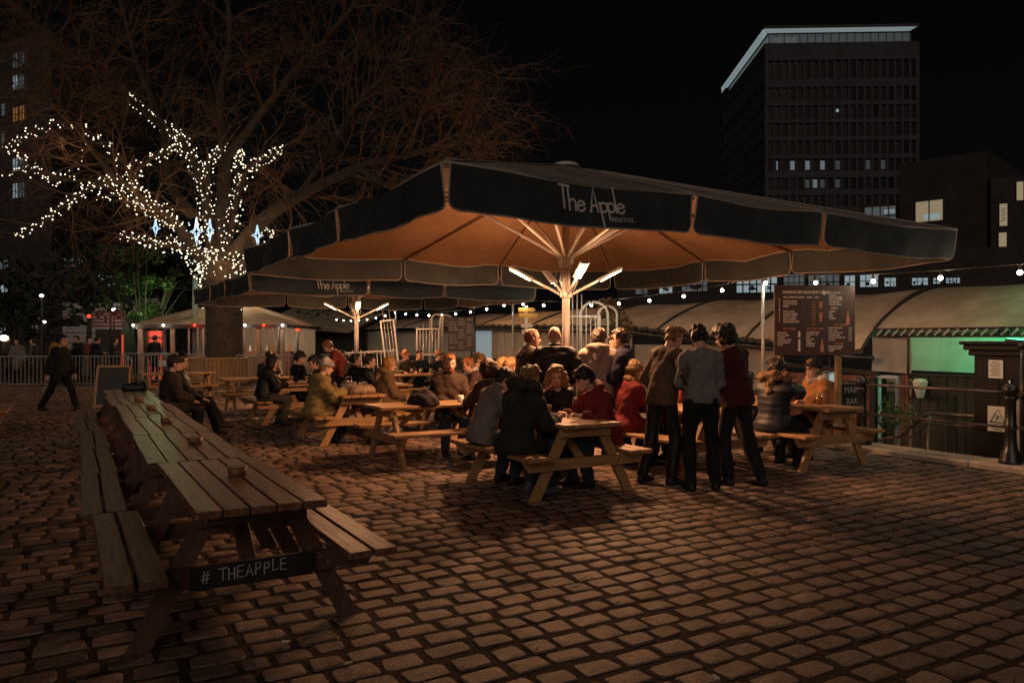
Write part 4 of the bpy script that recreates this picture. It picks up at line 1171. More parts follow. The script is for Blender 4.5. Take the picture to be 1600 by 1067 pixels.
blab = [('leftmost crowd barrier behind the walking person', (-15.6, 24.2, 0), R(4)), ('crowd barrier behind the sandwich board and walker', (-13.2, 24.5, 0), R(-3)),
        ('crowd barrier left of the round tree planter', (-11.9, 27.0, 0), R(12)), ('crowd barrier in front of the tent doorway', (-13.9, 29.6, 0), R(2)),
        ('crowd barrier under the red lit tent window', (-16.2, 30.2, 0), R(-4)), ('crowd barrier right of the tree planter behind the dark coats', (-8.4, 26.3, 0), R(5)),
        ('crowd barrier left of the second umbrella pole', (-6.1, 26.6, 0), R(0)), ('near barrier at the left edge beside the cut off picnic table', (-10.9, 14.8, 0), R(75))]
for l_, p_, r_ in blab: barrier(l_, p_, r_)
for l_, p_ in (('small pale notice hung on the barrier before the tent', (-13.4, 29.5, 0.72)), ('small pale notice hung on the barrier right of the planter', (-8.0, 26.2, 0.8))):
    t = thing('notice', l_, 'notice', p_, 0, 'notices on barriers')
    mb = MB(); mb.box((0, -0.03, 0.0), (0.30, 0.008, 0.24)); mb.build('sheet', 'paper', t)
    mb = MB(); mb.box((-.1, -0.03, 0.14), (.02, .05, .05)); mb.box((.1, -0.03, 0.14), (.02, .05, .05)); mb.build('tie', 'ink', t)
# ------------------------------------------------------------------ the big bare plane tree
TY = 29.0
plane_tree = thing('plane_tree', 'huge bare plane tree with fairy lights behind the second umbrella', 'tree', (P(350, 560, TY).x, TY, 0))
tO = plane_tree.location.copy()
def TP(px, py, Y=TY): return P(px, py, Y) - tO
mb = MB()
mb.tube([(0.0, 0, 0), (0, 0, 0.5), (0.02, 0, 1.6), (0, 0, 2.8), (-.05, 0, 3.8), (0.05, 0, 4.6)], [0.86, 0.72, 0.66, 0.67, 0.76, 0.6], 16)
mb.build('trunk', 'bark', plane_tree, True)
# limbs: image way-points given their own distances so that the crown has real depth
limbs = {
 'a': ([(345, 430, 29), (310, 398, 28.6), (275, 350, 28), (240, 325, 27.5), (215, 305, 27.1), (180, 282, 26.6), (130, 300, 26.2), (80, 335, 25.9), (25, 372, 25.6)], 0.30, 0.03),
 'b': ([(215, 300, 27.1), (208, 272, 27), (180, 240, 26.8), (150, 213, 26.7), (105, 192, 26.5), (62, 202, 26.3), (32, 214, 26.2), (18, 234, 26.1)], 0.12, 0.03),
 'b2': ([(150, 213, 27.0), (95, 280, 27.0), (60, 268, 26.9), (38, 250, 26.8), (15, 235, 26.6), (-20, 225, 26.5)], 0.06, 0.02),
 'b3': ([(180, 282, 26.6), (100, 282, 26.4), (60, 268, 26.2), (0, 273, 26.0), (-40, 285, 26)], 0.09, 0.02),
 'c': ([(340, 430, 29), (330, 380, 29.2), (325, 340, 29.4), (318, 290, 29.6), (300, 245, 29.8), (280, 215, 30), (255, 200, 30.2), (232, 178, 30.4), (210, 163, 30.5), (200, 148, 30.6)], 0.30, 0.03),
 'd': ([(208, 272, 27), (240, 245, 27.2), (268, 236, 27.4), (280, 215, 27.6)], 0.09, 0.03),
 'e': ([(365, 425, 29), (400, 400, 28.4), (430, 392, 27.8), (470, 372, 27.2), (505, 351, 26.7), (560, 335, 26)], 0.24, 0.03),
 'f': ([(325, 340, 29.4), (325, 270, 28.8), (333, 244, 28.6), (347, 232, 28.4), (380, 190, 28)], 0.12, 0.03),
 'g': ([(355, 400, 29), (364, 350, 29.4), (370, 300, 29.8), (372, 250, 30.2), (378, 236, 30.4)], 0.16, 0.04),
 'g2': ([(366, 330, 29.4), (385, 268, 29), (402, 254, 28.7), (422, 244, 28.5), (443, 231, 28.3), (500, 190, 28)], 0.12, 0.03),
 'h': ([(320, 410, 28.8), (285, 388, 28.3), (250, 384, 27.9), (225, 376, 27.6), (198, 369, 27.4), (150, 375, 27)], 0.13, 0.02),
 'i': ([(275, 350, 28), (245, 335, 27.5), (215, 328, 27.1), (190, 305, 26.8), (148, 312, 26.4)], 0.10, 0.02),
 'j': ([(375, 425, 29), (392, 395, 29), (402, 365, 28.8), (418, 352, 28.6), (428, 372, 28.3), (435, 392, 28)], 0.10, 0.02),
 'k': ([(350, 425, 29.2), (348, 330, 29.8), (352, 250, 30.4), (345, 150, 31), (360, 60, 31.6), (350, -60, 32)], 0.42, 0.08),
 'l': ([(300, 335, 29), (262, 280, 29.5), (255, 200, 30), (215, 100, 30.6), (190, 10, 31), (170, -60, 31.5)], 0.24, 0.05),
 'm': ([(365, 400, 29), (410, 345, 28), (470, 305, 26.8), (560, 262, 25.5), (640, 242, 24.5), (700, 226, 23.8), (775, 212, 23.2)], 0.34, 0.03),
 'n': ([(470, 305, 26.8), (520, 230, 26), (560, 160, 25.4), (590, 130, 25), (625, 85, 24.6), (650, 30, 24.4)], 0.17, 0.02),
 'o': ([(352, 250, 30.4), (430, 150, 29), (500, 70, 28), (560, 0, 27.4), (590, -50, 27)], 0.2, 0.04),
 'p': ([(255, 200, 30), (160, 120, 28.6), (80, 60, 27.6), (20, 10, 27)], 0.16, 0.03),
 'q': ([(560, 262, 25.5), (610, 290, 24.6), (650, 275, 24), (690, 300, 23.5), (740, 285, 23)], 0.12, 0.02),
 'r': ([(640, 242, 24.5), (660, 180, 24.2), (690, 150, 24), (700, 110, 23.8), (760, 160, 23.4)], 0.10, 0.015),
 's': ([(180, 282, 26.6), (120, 200, 26), (60, 120, 25.6), (0, 80, 25)], 0.13, 0.02),
}
def smooth_path(pts, sub=5):
    out = []
    n = len(pts)
    for i in range(n - 1):
        p0, p1, p2, p3 = pts[max(i - 1, 0)], pts[i], pts[i + 1], pts[min(i + 2, n - 1)]
        for k in range(sub):
            t = k / sub
            out.append(0.5 * ((2 * p1) + (p2 - p0) * t + (2 * p0 - 5 * p1 + 4 * p2 - p3) * t * t + (3 * p1 - p0 - 3 * p2 + p3) * t ** 3))
    out.append(pts[-1])
    return out
paths = {}
for k, (pts, r0, r1) in limbs.items():
    pp_ = smooth_path([TP(*q) for q in pts])
    n = len(pp_)
    rs = [r0 + (r1 - r0) * (i / (n - 1)) ** 0.7 for i in range(n)]
    paths[k] = (pp_, rs)
    mb = MB(); mb.tube(pp_, rs, 8); mb.build('limb', 'bark', plane_tree, True)
class Twigs:
    def __init__(s): s.v = []; s.f = []
    def add(s, pts, r0, r1):
        n = len(pts); b = len(s.v)
        for i, p in enumerate(pts):
            r = r0 + (r1 - r0) * i / (n - 1)
            t = (pts[min(i + 1, n - 1)] - pts[max(0, i - 1)]).normalized()
            x = t.cross(Vector((0.31, 0.87, 0.4))).normalized(); y = t.cross(x)
            for a in (0, 2.094, 4.189):
                s.v.append(tuple(p + x * r * math.cos(a) + y * r * math.sin(a)))
        for i in range(n - 1):
            for q in range(3):
                s.f.append((b + i * 3 + q, b + i * 3 + (q + 1) % 3, b + i * 3 + 3 + (q + 1) % 3, b + i * 3 + 3 + q))
tw = Twigs()
rt = random.Random(3)
def rv(): return Vector((rt.gauss(0, 1), rt.gauss(0, 1), rt.gauss(0, 1)))
def grow(p, d, L, r, lev):
    n = 5 if lev == 0 else 4
    pts = [p.copy()]
    q = p.copy(); dd = d.normalized()
    droop = -0.10 if lev == 0 else -0.16
    for i in range(n):
        dd = (dd + rv() * 0.20 + Vector((0, 0, droop if i > 1 else 0.02))).normalized()
        q = q + dd * (L / n)
        pts.append(q.copy())
    tw.add(pts, r, r * 0.35)
    if lev >= 2: return
    m = (6, 4)[lev]
    for i in range(m):
        f = 0.2 + 0.8 * (i + rt.random()) / m
        j = min(n - 1, int(f * n)); a = pts[j] + (pts[j + 1] - pts[j]) * (f * n - j if f * n - j < 1 else 1)
        dn = (pts[j + 1] - pts[j]).normalized()
        side = rv(); side = (side - dn * side.dot(dn)).normalized()
        grow(a, dn * 0.75 + side * 0.8 + Vector((0, 0, -0.08)), L * rt.uniform(0.38, 0.62), r * 0.5, lev + 1)
for k, (pp_, rs) in paths.items():
    n = len(pp_)
    dens = {'k': 26, 'l': 24, 'm': 30, 'n': 26, 'o': 28, 'p': 24, 'q': 18, 'r': 22, 's': 22, 'a': 18, 'b': 10, 'c': 12, 'e': 7, 'g2': 10}.get(k, 3)
    for i in range(dens):
        f = 0.18 + 0.82 * (i + rt.random()) / dens
        if k in 'klm' : f = 0.3 + 0.7 * (i + rt.random()) / dens
        j = min(n - 2, int(f * (n - 1)))
        dn = (pp_[j + 1] - pp_[j]).normalized()
        side = rv(); side = (side - dn * side.dot(dn)).normalized()
        up = 0.35 if k in 'klmnopr' else 0.1
        grow(pp_[j], dn * 0.7 + side * 0.9 + Vector((0, 0, up)), rt.uniform(1.6, 3.4), max(0.014, min(0.04, rs[j] * 0.5)), 0)
crown = link('crown', np_mesh('crown', np.array(tw.v), np.array(tw.f), None, ['twig'], None, False), plane_tree)
# planter round the trunk
pl = thing('tree_planter', 'round planter of upright wooden boards round the plane tree trunk', 'planter', (tO.x - 0.35, TY - 0.3, 0))
mb = MB()
for k in range(56):
    a = 2 * math.pi * k / 56
    mb.box((1.25 * math.cos(a), 1.25 * math.sin(a), 0.46), (0.05, 0.132, 0.92), Matrix.Rotation(a, 3, 'Z'), 0.008)
mb.build('upright_boards', 'pine_z', pl)['kind'] = 'stuff'
mb = MB(); mb.tube([(1.27 * math.cos(2 * math.pi * k / 40), 1.27 * math.sin(2 * math.pi * k / 40), 0.93) for k in range(41)], 0.05, 6); mb.build('rim', 'pine_x', pl)
mb = MB(); mb.lathe([(1.2, 0.8), (0.7, 0.84)], 30); mb.build('soil', 'earth', pl)

# fairy lights wound round the limbs
flab = {'a': 'fairy lights wound on the long limb dropping to the lower left', 'b': 'fairy lights on the upper arch of the looping left branch', 'b2': 'fairy lights on the inner curl of the looping left branch',
        'b3': 'fairy lights on the flat branch reaching the left edge', 'c': 'fairy lights wound on the tall limb rising from the crown fork', 'd': 'fairy lights on the short branch joining arch and tall limb',
        'e': 'fairy lights on the right limb running up to the umbrella roof', 'f': 'fairy lights on the small fork near the middle of the tree', 'g': 'fairy lights on the upright limb right of the trunk line',
        'g2': 'fairy lights on the branch end farthest right at mid height', 'h': 'fairy lights on the lowest left branch above the green bush', 'i': 'fairy lights on the short branch under the long left limb',
        'j': 'fairy lights in a small hook right of the hanging stars', 't': 'dense net of fairy lights wrapped round the trunk top'}
bulbT = None
def octa(c, r):
    x, y, z = c
    return [(x + r, y, z), (x - r, y, z), (x, y + r, z), (x, y - r, z), (x, y, z + r), (x, y, z - r)]
OF = [(0, 2, 4), (2, 1, 4), (1, 3, 4), (3, 0, 4), (2, 0, 5), (1, 2, 5), (3, 1, 5), (0, 3, 5)]
def fairy(key, pts, cool=0.05, r=0.030):
    t = thing('fairy_lights', flab[key], 'fairy lights', tO, 0, 'fairy lights on the plane tree')
    v, f, mi = [], [], []
    for p in pts:
        b = len(v); c = 1 if rt.random() < cool else 0
        v += octa(p, r * rt.uniform(0.7, 1.25)); f += [tuple(b + i for i in q) for q in OF]; mi += [c] * 8
    me = bpy.data.meshes.new('bulbs'); me.from_pydata(v, [], f); me.materials.append(M['fairy']); me.materials.append(M['fairy_cool'])
    me.polygons.foreach_set('material_index', mi); me.update()
    o = link('bulbs', me, t); o['kind'] = 'stuff'
    mb = MB(); mb.tube([Vector(p) for p in pts[::2]], 0.006, 3, False); mb.build('cable', 'seam', t)
    return t
cnt = {'a': 270, 'b': 92, 'b2': 54, 'b3': 50, 'c': 280, 'd': 44, 'e': 230, 'f': 48, 'g': 120, 'g2': 72, 'h': 84, 'i': 56, 'j': 58}
ends = {'g2': 0.82, 'e': 0.93, 'h': 0.86, 'f': 0.8}
for k, c in cnt.items():
    pp_, rs = paths[k]; n = len(pp_); pts = []
    for i in range(c):
        f = (i + rt.uniform(-.3, .3)) / c
        f = max(0, min(0.999, max(0.0, f) ** (1.25 if k in ('a', 'c', 'e') else 1.0) * ends.get(k, 1.0)))
        j = min(n - 2, int(f * (n - 1))); q = f * (n - 1) - j
        p = pp_[j] + (pp_[j + 1] - pp_[j]) * q
        dn = (pp_[j + 1] - pp_[j]).normalized(); x = dn.cross(Vector((0, 0.95, 0.31))).normalized(); y = dn.cross(x)
        an = i * 0.9 + rt.uniform(-.5, .5); rr = (rs[j] + 0.03) * (1.0 + (0.9 if k in ('a', 'c', 'e') else 1.3) * rt.random())
        pts.append(p + x * rr * math.cos(an) + y * rr * math.sin(an) + Vector((0, 0, rt.uniform(-.08, .08))))
    fairy(k, pts)
pts = []
for i in range(430):
    f = i / 430; an = i * 0.47 + rt.uniform(-.2, .2); z = 2.9 + 2.1 * f + rt.uniform(-.15, .15)
    rr = 0.74 + 0.62 * max(0, (z - 3.4)) * (0.6 + 0.4 * math.sin(an * 1.5)) + rt.uniform(-.08, .08)
    pts.append((rr * math.cos(an), rr * math.sin(an) * .7, z))
fairy('t', pts, 0.08)
for px, py, Y, pw in ((300, 330, 26.8, 10), (340, 405, 27.6, 16), (210, 300, 26, 9), (420, 390, 26.8, 8), (100, 230, 25.5, 6)):
    lamp('POINT', 'fairy_glow', P(px, py, Y), pw * 2.6, (1.0, 0.62, 0.30), 0.4)
# star ornaments
slab = ['small pale blue star ornament hung leftmost in the fairy lit tree', 'largest pale blue star ornament hung before the tree trunk', 'narrow pale blue star ornament just right of the largest one', 'pale blue star ornament hung on the right limb of the tree']
for (px, py, Y, s_, sq), l_ in zip(((243, 357, 26.8, 0.30, .5), (307, 362, 27.2, 0.50, .55), (328, 360, 28.0, 0.42, .35), (402, 368, 27.0, 0.36, .55)), slab):
    t = thing('star_ornament', l_, 'star ornament', P(px, py, Y), R(rt.uniform(-20, 20)), 'star ornaments in the tree')
    for wv, hv, tw_ in ((sq, 1.0, 0.022), (sq * 0.5, 0.62, 0.016)):
        out = []
        for a in range(4):
            tip = Vector((0, 0, s_ * hv)) if a == 0 else Vector((s_ * wv, 0, 0)) if a == 1 else Vector((0, 0, -s_ * hv)) if a == 2 else Vector((-s_ * wv, 0, 0))
            ins = [Vector((1, 0, 1)), Vector((1, 0, -1)), Vector((-1, 0, -1)), Vector((-1, 0, 1))][a] * s_ * 0.16 * (hv if hv < 1 else 1)
            out += [tip, ins]
        mb = MB(); mb.tube(out + [out[0]], tw_, 5); mb.build('light_outline', 'star', t)
    mb = MB(); mb.tube([(0, 0, s_), (0, 0, s_ + 0.7)], 0.006, 4); mb.build('hanging_wire', 'seam', t)
# street lamp behind the large umbrella that lights the right hand twigs orange
lp = thing('street_lamp', 'old street lamp hidden behind the canopy lighting the tree twigs orange', 'street lamp', (-1.2, 24.5, 0))
mb = MB(); mb.tube([(0, 0, 0), (0, 0, 0.9), (0, 0, 3.6)], [0.09, 0.05, 0.035], 10); mb.build('column', 'black_metal', lp, True)
mb = MB(); mb.lathe([(0.07, 3.6), (0.15, 3.95), (0.17, 4.0), (0.06, 4.12), (0.0, 4.15)], 8); mb.build('lantern', 'black_metal', lp)
mb = MB(); mb.ball((0, -0.0, 4.22), 0.09, 10, 6); mb.build('lamp_globe', mat('sodium', (.8, .5, .2), .4, emit=(1.0, 0.5, 0.15), estr=5.0), lp)
lamp('POINT', 'street_light', (-1.2, 24.5, 4.24), 620.0, (1.0, 0.45, 0.13), 0.1)

# ------------------------------------------------------------------ green lit bush and dark trees at the left
gb = thing('green_lit_bush', 'leafy tree lit bright green from below left of the plane tree', 'tree', (-18.0, 37.5, 0))
mb = MB()
for k in range(16):
    a = rt.uniform(0, 6.28); q = Vector((math.cos(a), math.sin(a) * .6, 0)); h_ = rt.uniform(4.4, 6.6)
    mb.tube([q * 0.1, q * 0.6 + Vector((0, 0, 2.2)), q * rt.uniform(1.0, 2.0) + Vector((0, 0, h_ - .5)), q * rt.uniform(1.6, 2.6) + Vector((0, 0, h_ - 0.4))], [0.07, 0.05, 0.02, 0.008], 5)
mb.build('trunk', 'bark', gb)
mb = MB()
for k in range(34):
    a = rt.uniform(0, 6.28); rr = rt.uniform(0.2, 2.3)
    leafy(mb, (rr * math.cos(a), rr * .7 * math.sin(a), rt.uniform(2.9, 6.4) - 0.2 * rr), (0.45, 0.4, 0.35), 70, 0.10, rgs)
mb.build('crown', 'leaf_green', gb)
lamp('POINT', 'green_uplight', (-16.6, 36.2, 3.2), 90.0, (0.62, 1.0, 0.42), 0.1)
ul = thing('garden_uplight', 'small ground floodlight hidden below the green lit tree', 'lamp', (-16.6, 36.2, 0))
mb = MB(); mb.tube([(0, 0, 0), (0, 0, 3.0)], 0.02, 6); mb.lathe([(0.05, 2.95), (0.09, 3.03), (0.09, 3.06)], 10); mb.build('spike', 'black_metal', ul)
dlab = ['dark leafless shrub mass at the far left behind the barriers', 'dark tree crown behind the crowd left of the tent', 'dark bushes between the tent and the pale building', 'dark clump of foliage behind the tent roof']
for (x, y, rx_, rz_, h_), l_ in zip(((-26, 40, 3, 2.6, 3.4), (-21, 38, 2.6, 2.4, 4.6), (-16.5, 42, 3.2, 2.4, 3.4), (-9, 41, 3.4, 2.2, 4.6)), dlab):
    t = thing('dark_tree', l_, 'tree', (x, y, 0), 0, 'dark trees in the background')
    mb = MB(); mb.tube([(0, 0, 0), (0.1, 0, h_ * .6), (0, 0, h_)], [0.16, 0.1, 0.04], 6); mb.build('trunk', 'bark', t)
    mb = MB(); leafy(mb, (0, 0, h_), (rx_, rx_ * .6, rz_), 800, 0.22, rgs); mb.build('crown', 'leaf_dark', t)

# ------------------------------------------------------------------ tent bar behind the tree
tn = thing('tent_bar', 'pale peaked tent bar with windows and red lamps behind the plane tree', 'tent', (-12.1, 33.5, 0))
hw = 2.85; ze = 2.22; zp = 3.32; dpt = 2.6
mb = MB()
def tentp(s, k):
    x = -hw - .25 + (2 * hw + .5) * s; y = -dpt - .2 + (2 * dpt + .4) * k
    q = max(abs(x) / (hw + .25), abs(y) / (dpt + .2))
    return (x, y, ze + (zp - ze) * max(0.0, 1 - q) ** 0.85)
mb.grid(tentp, 24, 24); mb.build('roof', 'tent_cloth', tn, True)
mb = MB(); mb.box((0, -dpt - .2, ze - 0.06), (2 * hw + .5, 0.03, 0.14)); mb.box((hw + .24, 0, ze - .06), (.03, 2 * dpt, .14)); mb.box((-hw - .24, 0, ze - .06), (.03, 2 * dpt, .14)); mb.build('eave_trim', 'seam', tn)
for x in (-hw, -1.55, 0.30, 0.75, 1.9, hw):
    mb = MB(); mb.box((x, -dpt, ze / 2 - .08), (0.16, 0.12, ze - .1)); mb.build('pillar', 'tent_cloth', tn)
for x0, x1 in ((-1.47, 0.22), (0.38, .67), (0.83, 1.82), (1.98, hw - .08)):
    mb = MB(); mb.box(((x0 + x1) / 2, -dpt + .02, 0.45), (x1 - x0, 0.06, 0.9)); mb.build('low_wall', 'tent_cloth', tn)
    mb = MB(); mb.box(((x0 + x1) / 2, -dpt + .02, 0.93), (x1 - x0, 0.10, 0.05)); mb.build('window_sill', 'pale_boards', tn)
    mb = MB(); mb.box(((x0 + x1) / 2, -dpt + .03, 1.53), (x1 - x0 - .02, 0.015, 1.14)); w_ = mb.build('window', 'glass', tn)
    mb = MB(); n_ = max(1, int((x1 - x0) / .6))
    for q in range(1, n_ + 1): mb.box((x0 + (x1 - x0) * q / (n_ + 1), -dpt + .0, 1.53), (0.05, 0.05, 1.14))
    mb.build('window_frame', 'pale_boards', w_)
mb = MB(); mb.box((-2.25, -dpt + .05, 1.0), (0.62, .04, 1.95)); d_ = mb.build('red_doorway', 'red_neon', tn)
mb = MB()
for z in (0.6, 1.15, 1.7): mb.box((-2.25, -dpt + .0, z), (.62, .05, .06))
for x in (-2.56, -1.94): mb.box((x, -dpt + .0, 1.0), (.08, .06, 1.95))
mb.build('door_frame', 'red_boards', d_)
mb = MB(); mb.box((0, dpt, 1.1), (2 * hw, 0.05, 2.2)); mb.build('rear_wall', 'pale_boards', tn)
mb = MB(); mb.box((0.5, 0.8, 0.55), (3.6, 0.5, 1.1)); mb.build('bar_counter', 'red_boards', tn)
for k in range(14):
    mb = MB(); mb.lathe([(0.04, 0), (0.04, 0.18), (0.015, 0.24), (0.015, 0.3)], 6, (-1.1 + .25 * k, 0.8, 1.1)); mb.build('bottle', ['ceramic', 'cider', 'seam'][k % 3], tn)
for k, (x, red) in enumerate(((-hw - .15, 0), (-1.8, 0), (-.55, 1), (0.5, 0), (1.45, 0), (2.2, 1), (hw + .1, 0))):
    mb = MB(); mb.ball((x, -dpt - .28, ze - .02), 0.055, 8, 6); mb.build('eave_lamp', 'red_lamp' if red else 'white_lamp', tn)
    lamp('POINT', 'eave_light', tn.location + Vector((x, -dpt - .45, ze - .05)), 7.0, (1.0, .1, .05) if red else (1.0, .86, .66), .06)
lamp('POINT', 'tent_fill', tn.location + Vector((0.6, -0.6, 1.95)), 150, (1.0, .78, .52), .15)  # added light inside without a lamp, shines through the roof cloth
lamp('POINT', 'door_light', tn.location + Vector((-2.3, -dpt - .5, 1.6)), 5, (1.0, .12, .06), .15)
# red kiosk and lit post in the crowd
rk = thing('red_kiosk', 'dark kiosk with red slatted sign and glowing red edge in the left crowd', 'kiosk', (-18.6, 36, 0))
mb = MB(); mb.box((0, 0, 1.05), (1.2, 1.2, 2.1)); mb.build('body', 'far_dark', rk)
for k in range(5):
    mb = MB(); mb.box((0, -0.62, 2.25 + k * 0.16), (1.5, 0.05, 0.09)); mb.build('sign_slat', 'red_boards', rk)
mb = MB(); mb.box((0.66, -0.62, 1.05), (0.07, 0.07, 1.6)); mb.build('neon_edge', 'red_neon', rk)
mb = MB(); mb.ball((-0.9, -.6, 2.7), 0.09, 8, 5); mb.build('lamp', 'red_lamp', rk)
lamp('POINT', 'kiosk_light', (-18.4, 34.8, 2.5), 4, (1.0, .12, .06), .1)
# lamps scattered at the left
for (px, py, Y, m_, r_, pw, l_) in ((65, 462, 34, 'white_lamp', .09, 5, 'round white street lantern hung high at the left'), (69, 503, 42, 'white_lamp', .10, 3, 'small white lamp low among the dark left background'),
                                    (6, 528, 30, 'heat', .16, 14, 'orange glowing lamp at the left edge behind the barriers'), (178, 484, 44, 'white_lamp', .13, 6, 'white lamp by the pale doorway left of the tent'),
                                    (212, 512, 40, 'white_lamp', .08, 3, 'small white lamp beside the tent roof corner'), (465, 515, 34, 'red_lamp', .10, 5, 'small red lamp right of the tent behind the barrier'),
                                    (436, 511, 33.4, 'white_lamp', .07, 3, 'white lamp at the right corner of the tent roof')):
    p = P(px, py, Y)
    t = thing('hanging_lamp' if p.z > 2.5 else 'post_lamp', l_, 'lamp', (p.x, p.y, 0))
    mb = MB(); mb.tube([(0, 0, 0), (0, 0, p.z - r_)], 0.04, 8); mb.build('post', 'black_metal', t)
    mb = MB(); mb.ball((0, 0, p.z), r_, 10, 7, sc=(1, 1, .7)); mb.build('lamp_globe', m_, t, True)
    lamp('POINT', 'lamp_light', p + Vector((0, -0.3, 0)), pw, (1, .12, .08) if m_ == 'red_lamp' else ((1, .5, .2) if m_ == 'heat' else (1, .9, .75)), r_)
gpole = thing('green_lit_pole', 'slim pole lit pale green beside the plane tree trunk', 'pole', (P(305, 500, 31.5).x, 31.5, 0))
mb = MB(); mb.tube([(0, 0, 0), (0, 0, 4.3)], [.13, .11], 10); mb.build('shaft', 'far_pale', gpole, True)
lamp('POINT', 'pole_light', (P(305, 500, 31.5).x + .5, 30.9, 3.9), 9, (.45, 1.0, .6), .1)

# ------------------------------------------------------------------ buildings
def building(label, cx0, cy0, x1, y1, H, m, name='building'):
    """box with its front from (cx0,cy0) to (x1,y1), depth behind"""
    a, b = Vector((cx0, cy0, 0)), Vector((x1, y1, 0))
    d = (b - a); L = d.length; ang = math.atan2(d.y, d.x)
    t = thing(name, label, 'building', a, ang)
    mb = MB(); mb.box((L / 2, 6, H / 2), (L, 12, H)); mb.build('walls', m, t)
    return t, L
def bwin(t, x, z, w, h, m, nx=2, nz=1, inner=True):
    mb = MB(); mb.box((x, 0.02, z), (w, 0.14, h)); mb.v = mb.v
    o = mb.build('window', m, t)
    fr = MB()
    s_ = 0.035 * max(w, 1.2)
    for k in range(nx + 1): fr.box((x - w / 2 + w * k / nx, -0.08, z), (s_, 0.10, h + s_))
    for k in range(nz + 1): fr.box((x, -0.085, z - h / 2 + h * k / nz), (w + s_, 0.09, s_))
    fr.build('window_frame', 'far_dark', o)
    return o
# tower
X0, Y0, TWd, TD = 49.4, 150.0, 29.6, 35.0
TH = 59.4
tw_ = thing('office_tower', 'tall concrete office tower with glowing pale roof edge against the black sky', 'building', (X0, Y0, 0), R(-2.2))
mb = MB(); mb.box((TWd / 2, TD / 2, TH / 2), (TWd - 1.0, TD - 1.0, TH)); mb.build('core', 'dark_glass', tw_)
rowz = [(54.2, 3.6), (49.4, 2.7), (45.9, 2.6), (42.5, 2.6), (39.0, 2.6), (35.6, 2.4), (32.0, 2.2), (28.6, 2.2), (25.2, 2.2), (21.8, 2.2), (18.4, 2.2)]
edges = [TH]
spz = []
prev = TH
for z, h_ in rowz:
    spz.append((prev, z + h_ / 2)); prev = z - h_ / 2
spz.append((prev, 0.0))
for zt, zb_ in spz:
    hh = zt - zb_
    mb = MB(); mb.box((TWd / 2, 0.26, (zt + zb_) / 2), (TWd, 0.52, hh)); mb.build('spandrel', 'concrete', tw_)
    mb = MB(); mb.box((0.26, TD / 2 + .3, (zt + zb_) / 2), (0.52, TD - .6, hh)); mb.build('spandrel', 'concrete', tw_)
for k in range(21):
    x = 0.3 + (TWd - 0.6) * k / 20
    mb = MB(); mb.box((x, 0.24, TH / 2 - .3), (0.62 if k in (0, 20) else 0.46, 0.45, TH - 1.0)); mb.build('pier', 'concrete', tw_)
mbp = MB()
for k in range(24):
    mbp.box((0.24, 1.2 + (TD - 1.8) * k / 23, TH / 2 - .3), (0.45, 0.9, TH - 1.0))
mbp.build('side_piers', 'concrete', tw_)['kind'] = 'stuff'
pw_ = (TWd - 0.6) / 20
wm_ = {}
for r_, (z, h_) in enumerate(rowz[:8]):
    for k in range(20):
        lit = {(5, 1): 'win_tower', (5, 3): 'win_tower', (5, 5): 'win_tower', (5, 7): 'win_tower', (5, 9): 'win_faint', (5, 13): 'win_faint', (5, 15): 'win_faint', (6, 5): 'win_faint', (6, 6): 'win_tower', (6, 7): 'win_faint', (6, 9): 'win_faint'}.get((r_, k), 'dark_glass')
        narrow = 0.3 if (r_, k) == (5, 1) else 1.0
        kk = (h_, lit, narrow)
        if kk not in wm_:
            b_ = MB(); b_.box((0, 0, 0), ((pw_ - 0.5) * narrow, 0.06, h_ * (0.86 if lit == 'dark_glass' else 0.72))); wm_[kk] = b_.mesh('window', lit)
        o = link('window', wm_[kk], tw_); o.location = (0.3 + pw_ * (k + .5), 0.44, z)
mb = MB(); mb.ball((0.3 + pw_ * 9.5, 0.38, rowz[2][0] + .3), 0.32, 8, 5); mb.build('desk_lamp', 'win_cool', tw_)
# glazed top storey and roof slab; light on its underside and edge is emission
mb = MB(); mb.box((TWd / 2 + .2, TD / 2 + .3, TH + 1.2), (TWd - 2.0, TD - 3.0, 2.3)); mb.build('top_glazing', mat('top_glass', (.1, .1, .1), .3, emit=(.42, .52, .52), estr=.07, nscale=None), tw_)
for k in range(19):
    mb = MB(); mb.box((1.2 + (TWd - 2.2) * k / 18, 1.66, TH + 1.15), (0.10, 0.12, 2.3)); mb.build('mullion', 'far_dark', tw_)
for k, (x, w_) in enumerate(((3.1, 1.4), (5.2, 1.7), (6.3, .5))):
    mb = MB(); mb.box((x, 1.62, TH + 1.1), (w_, 0.05, 1.2)); mb.build('lit_pane', 'win_dim', tw_)
mb = MB(); mb.box((TWd / 2 - .3, TD / 2, TH + 2.95), (TWd + 0.2, TD + 1.0, 0.5)); mb.build('roof_slab', 'concrete', tw_)
mb = MB(); mb.poly([(-0.2, -0.3, TH + 2.69), (TWd - .5, -0.3, TH + 2.69), (TWd - 1.2, 1.5, TH + 2.52), (0.9, 1.5, TH + 2.52)]); mb.poly([(-0.2, -0.3, TH + 2.69), (0.9, 1.5, TH + 2.40), (0.9, TD - 1, TH + 2.40), (-.2, TD, TH + 2.69)]); mb.build('lit_soffit', 'soffit_glow', tw_)
mb = MB(); mb.box((-0.33, TD / 2, TH + 2.75), (0.10, TD, 0.55)); mb.box((-0.31, TD / 2, TH + 1.9), (0.05, TD - .5, 1.1)); mb.build('lit_edge', 'soffit_glow', tw_)
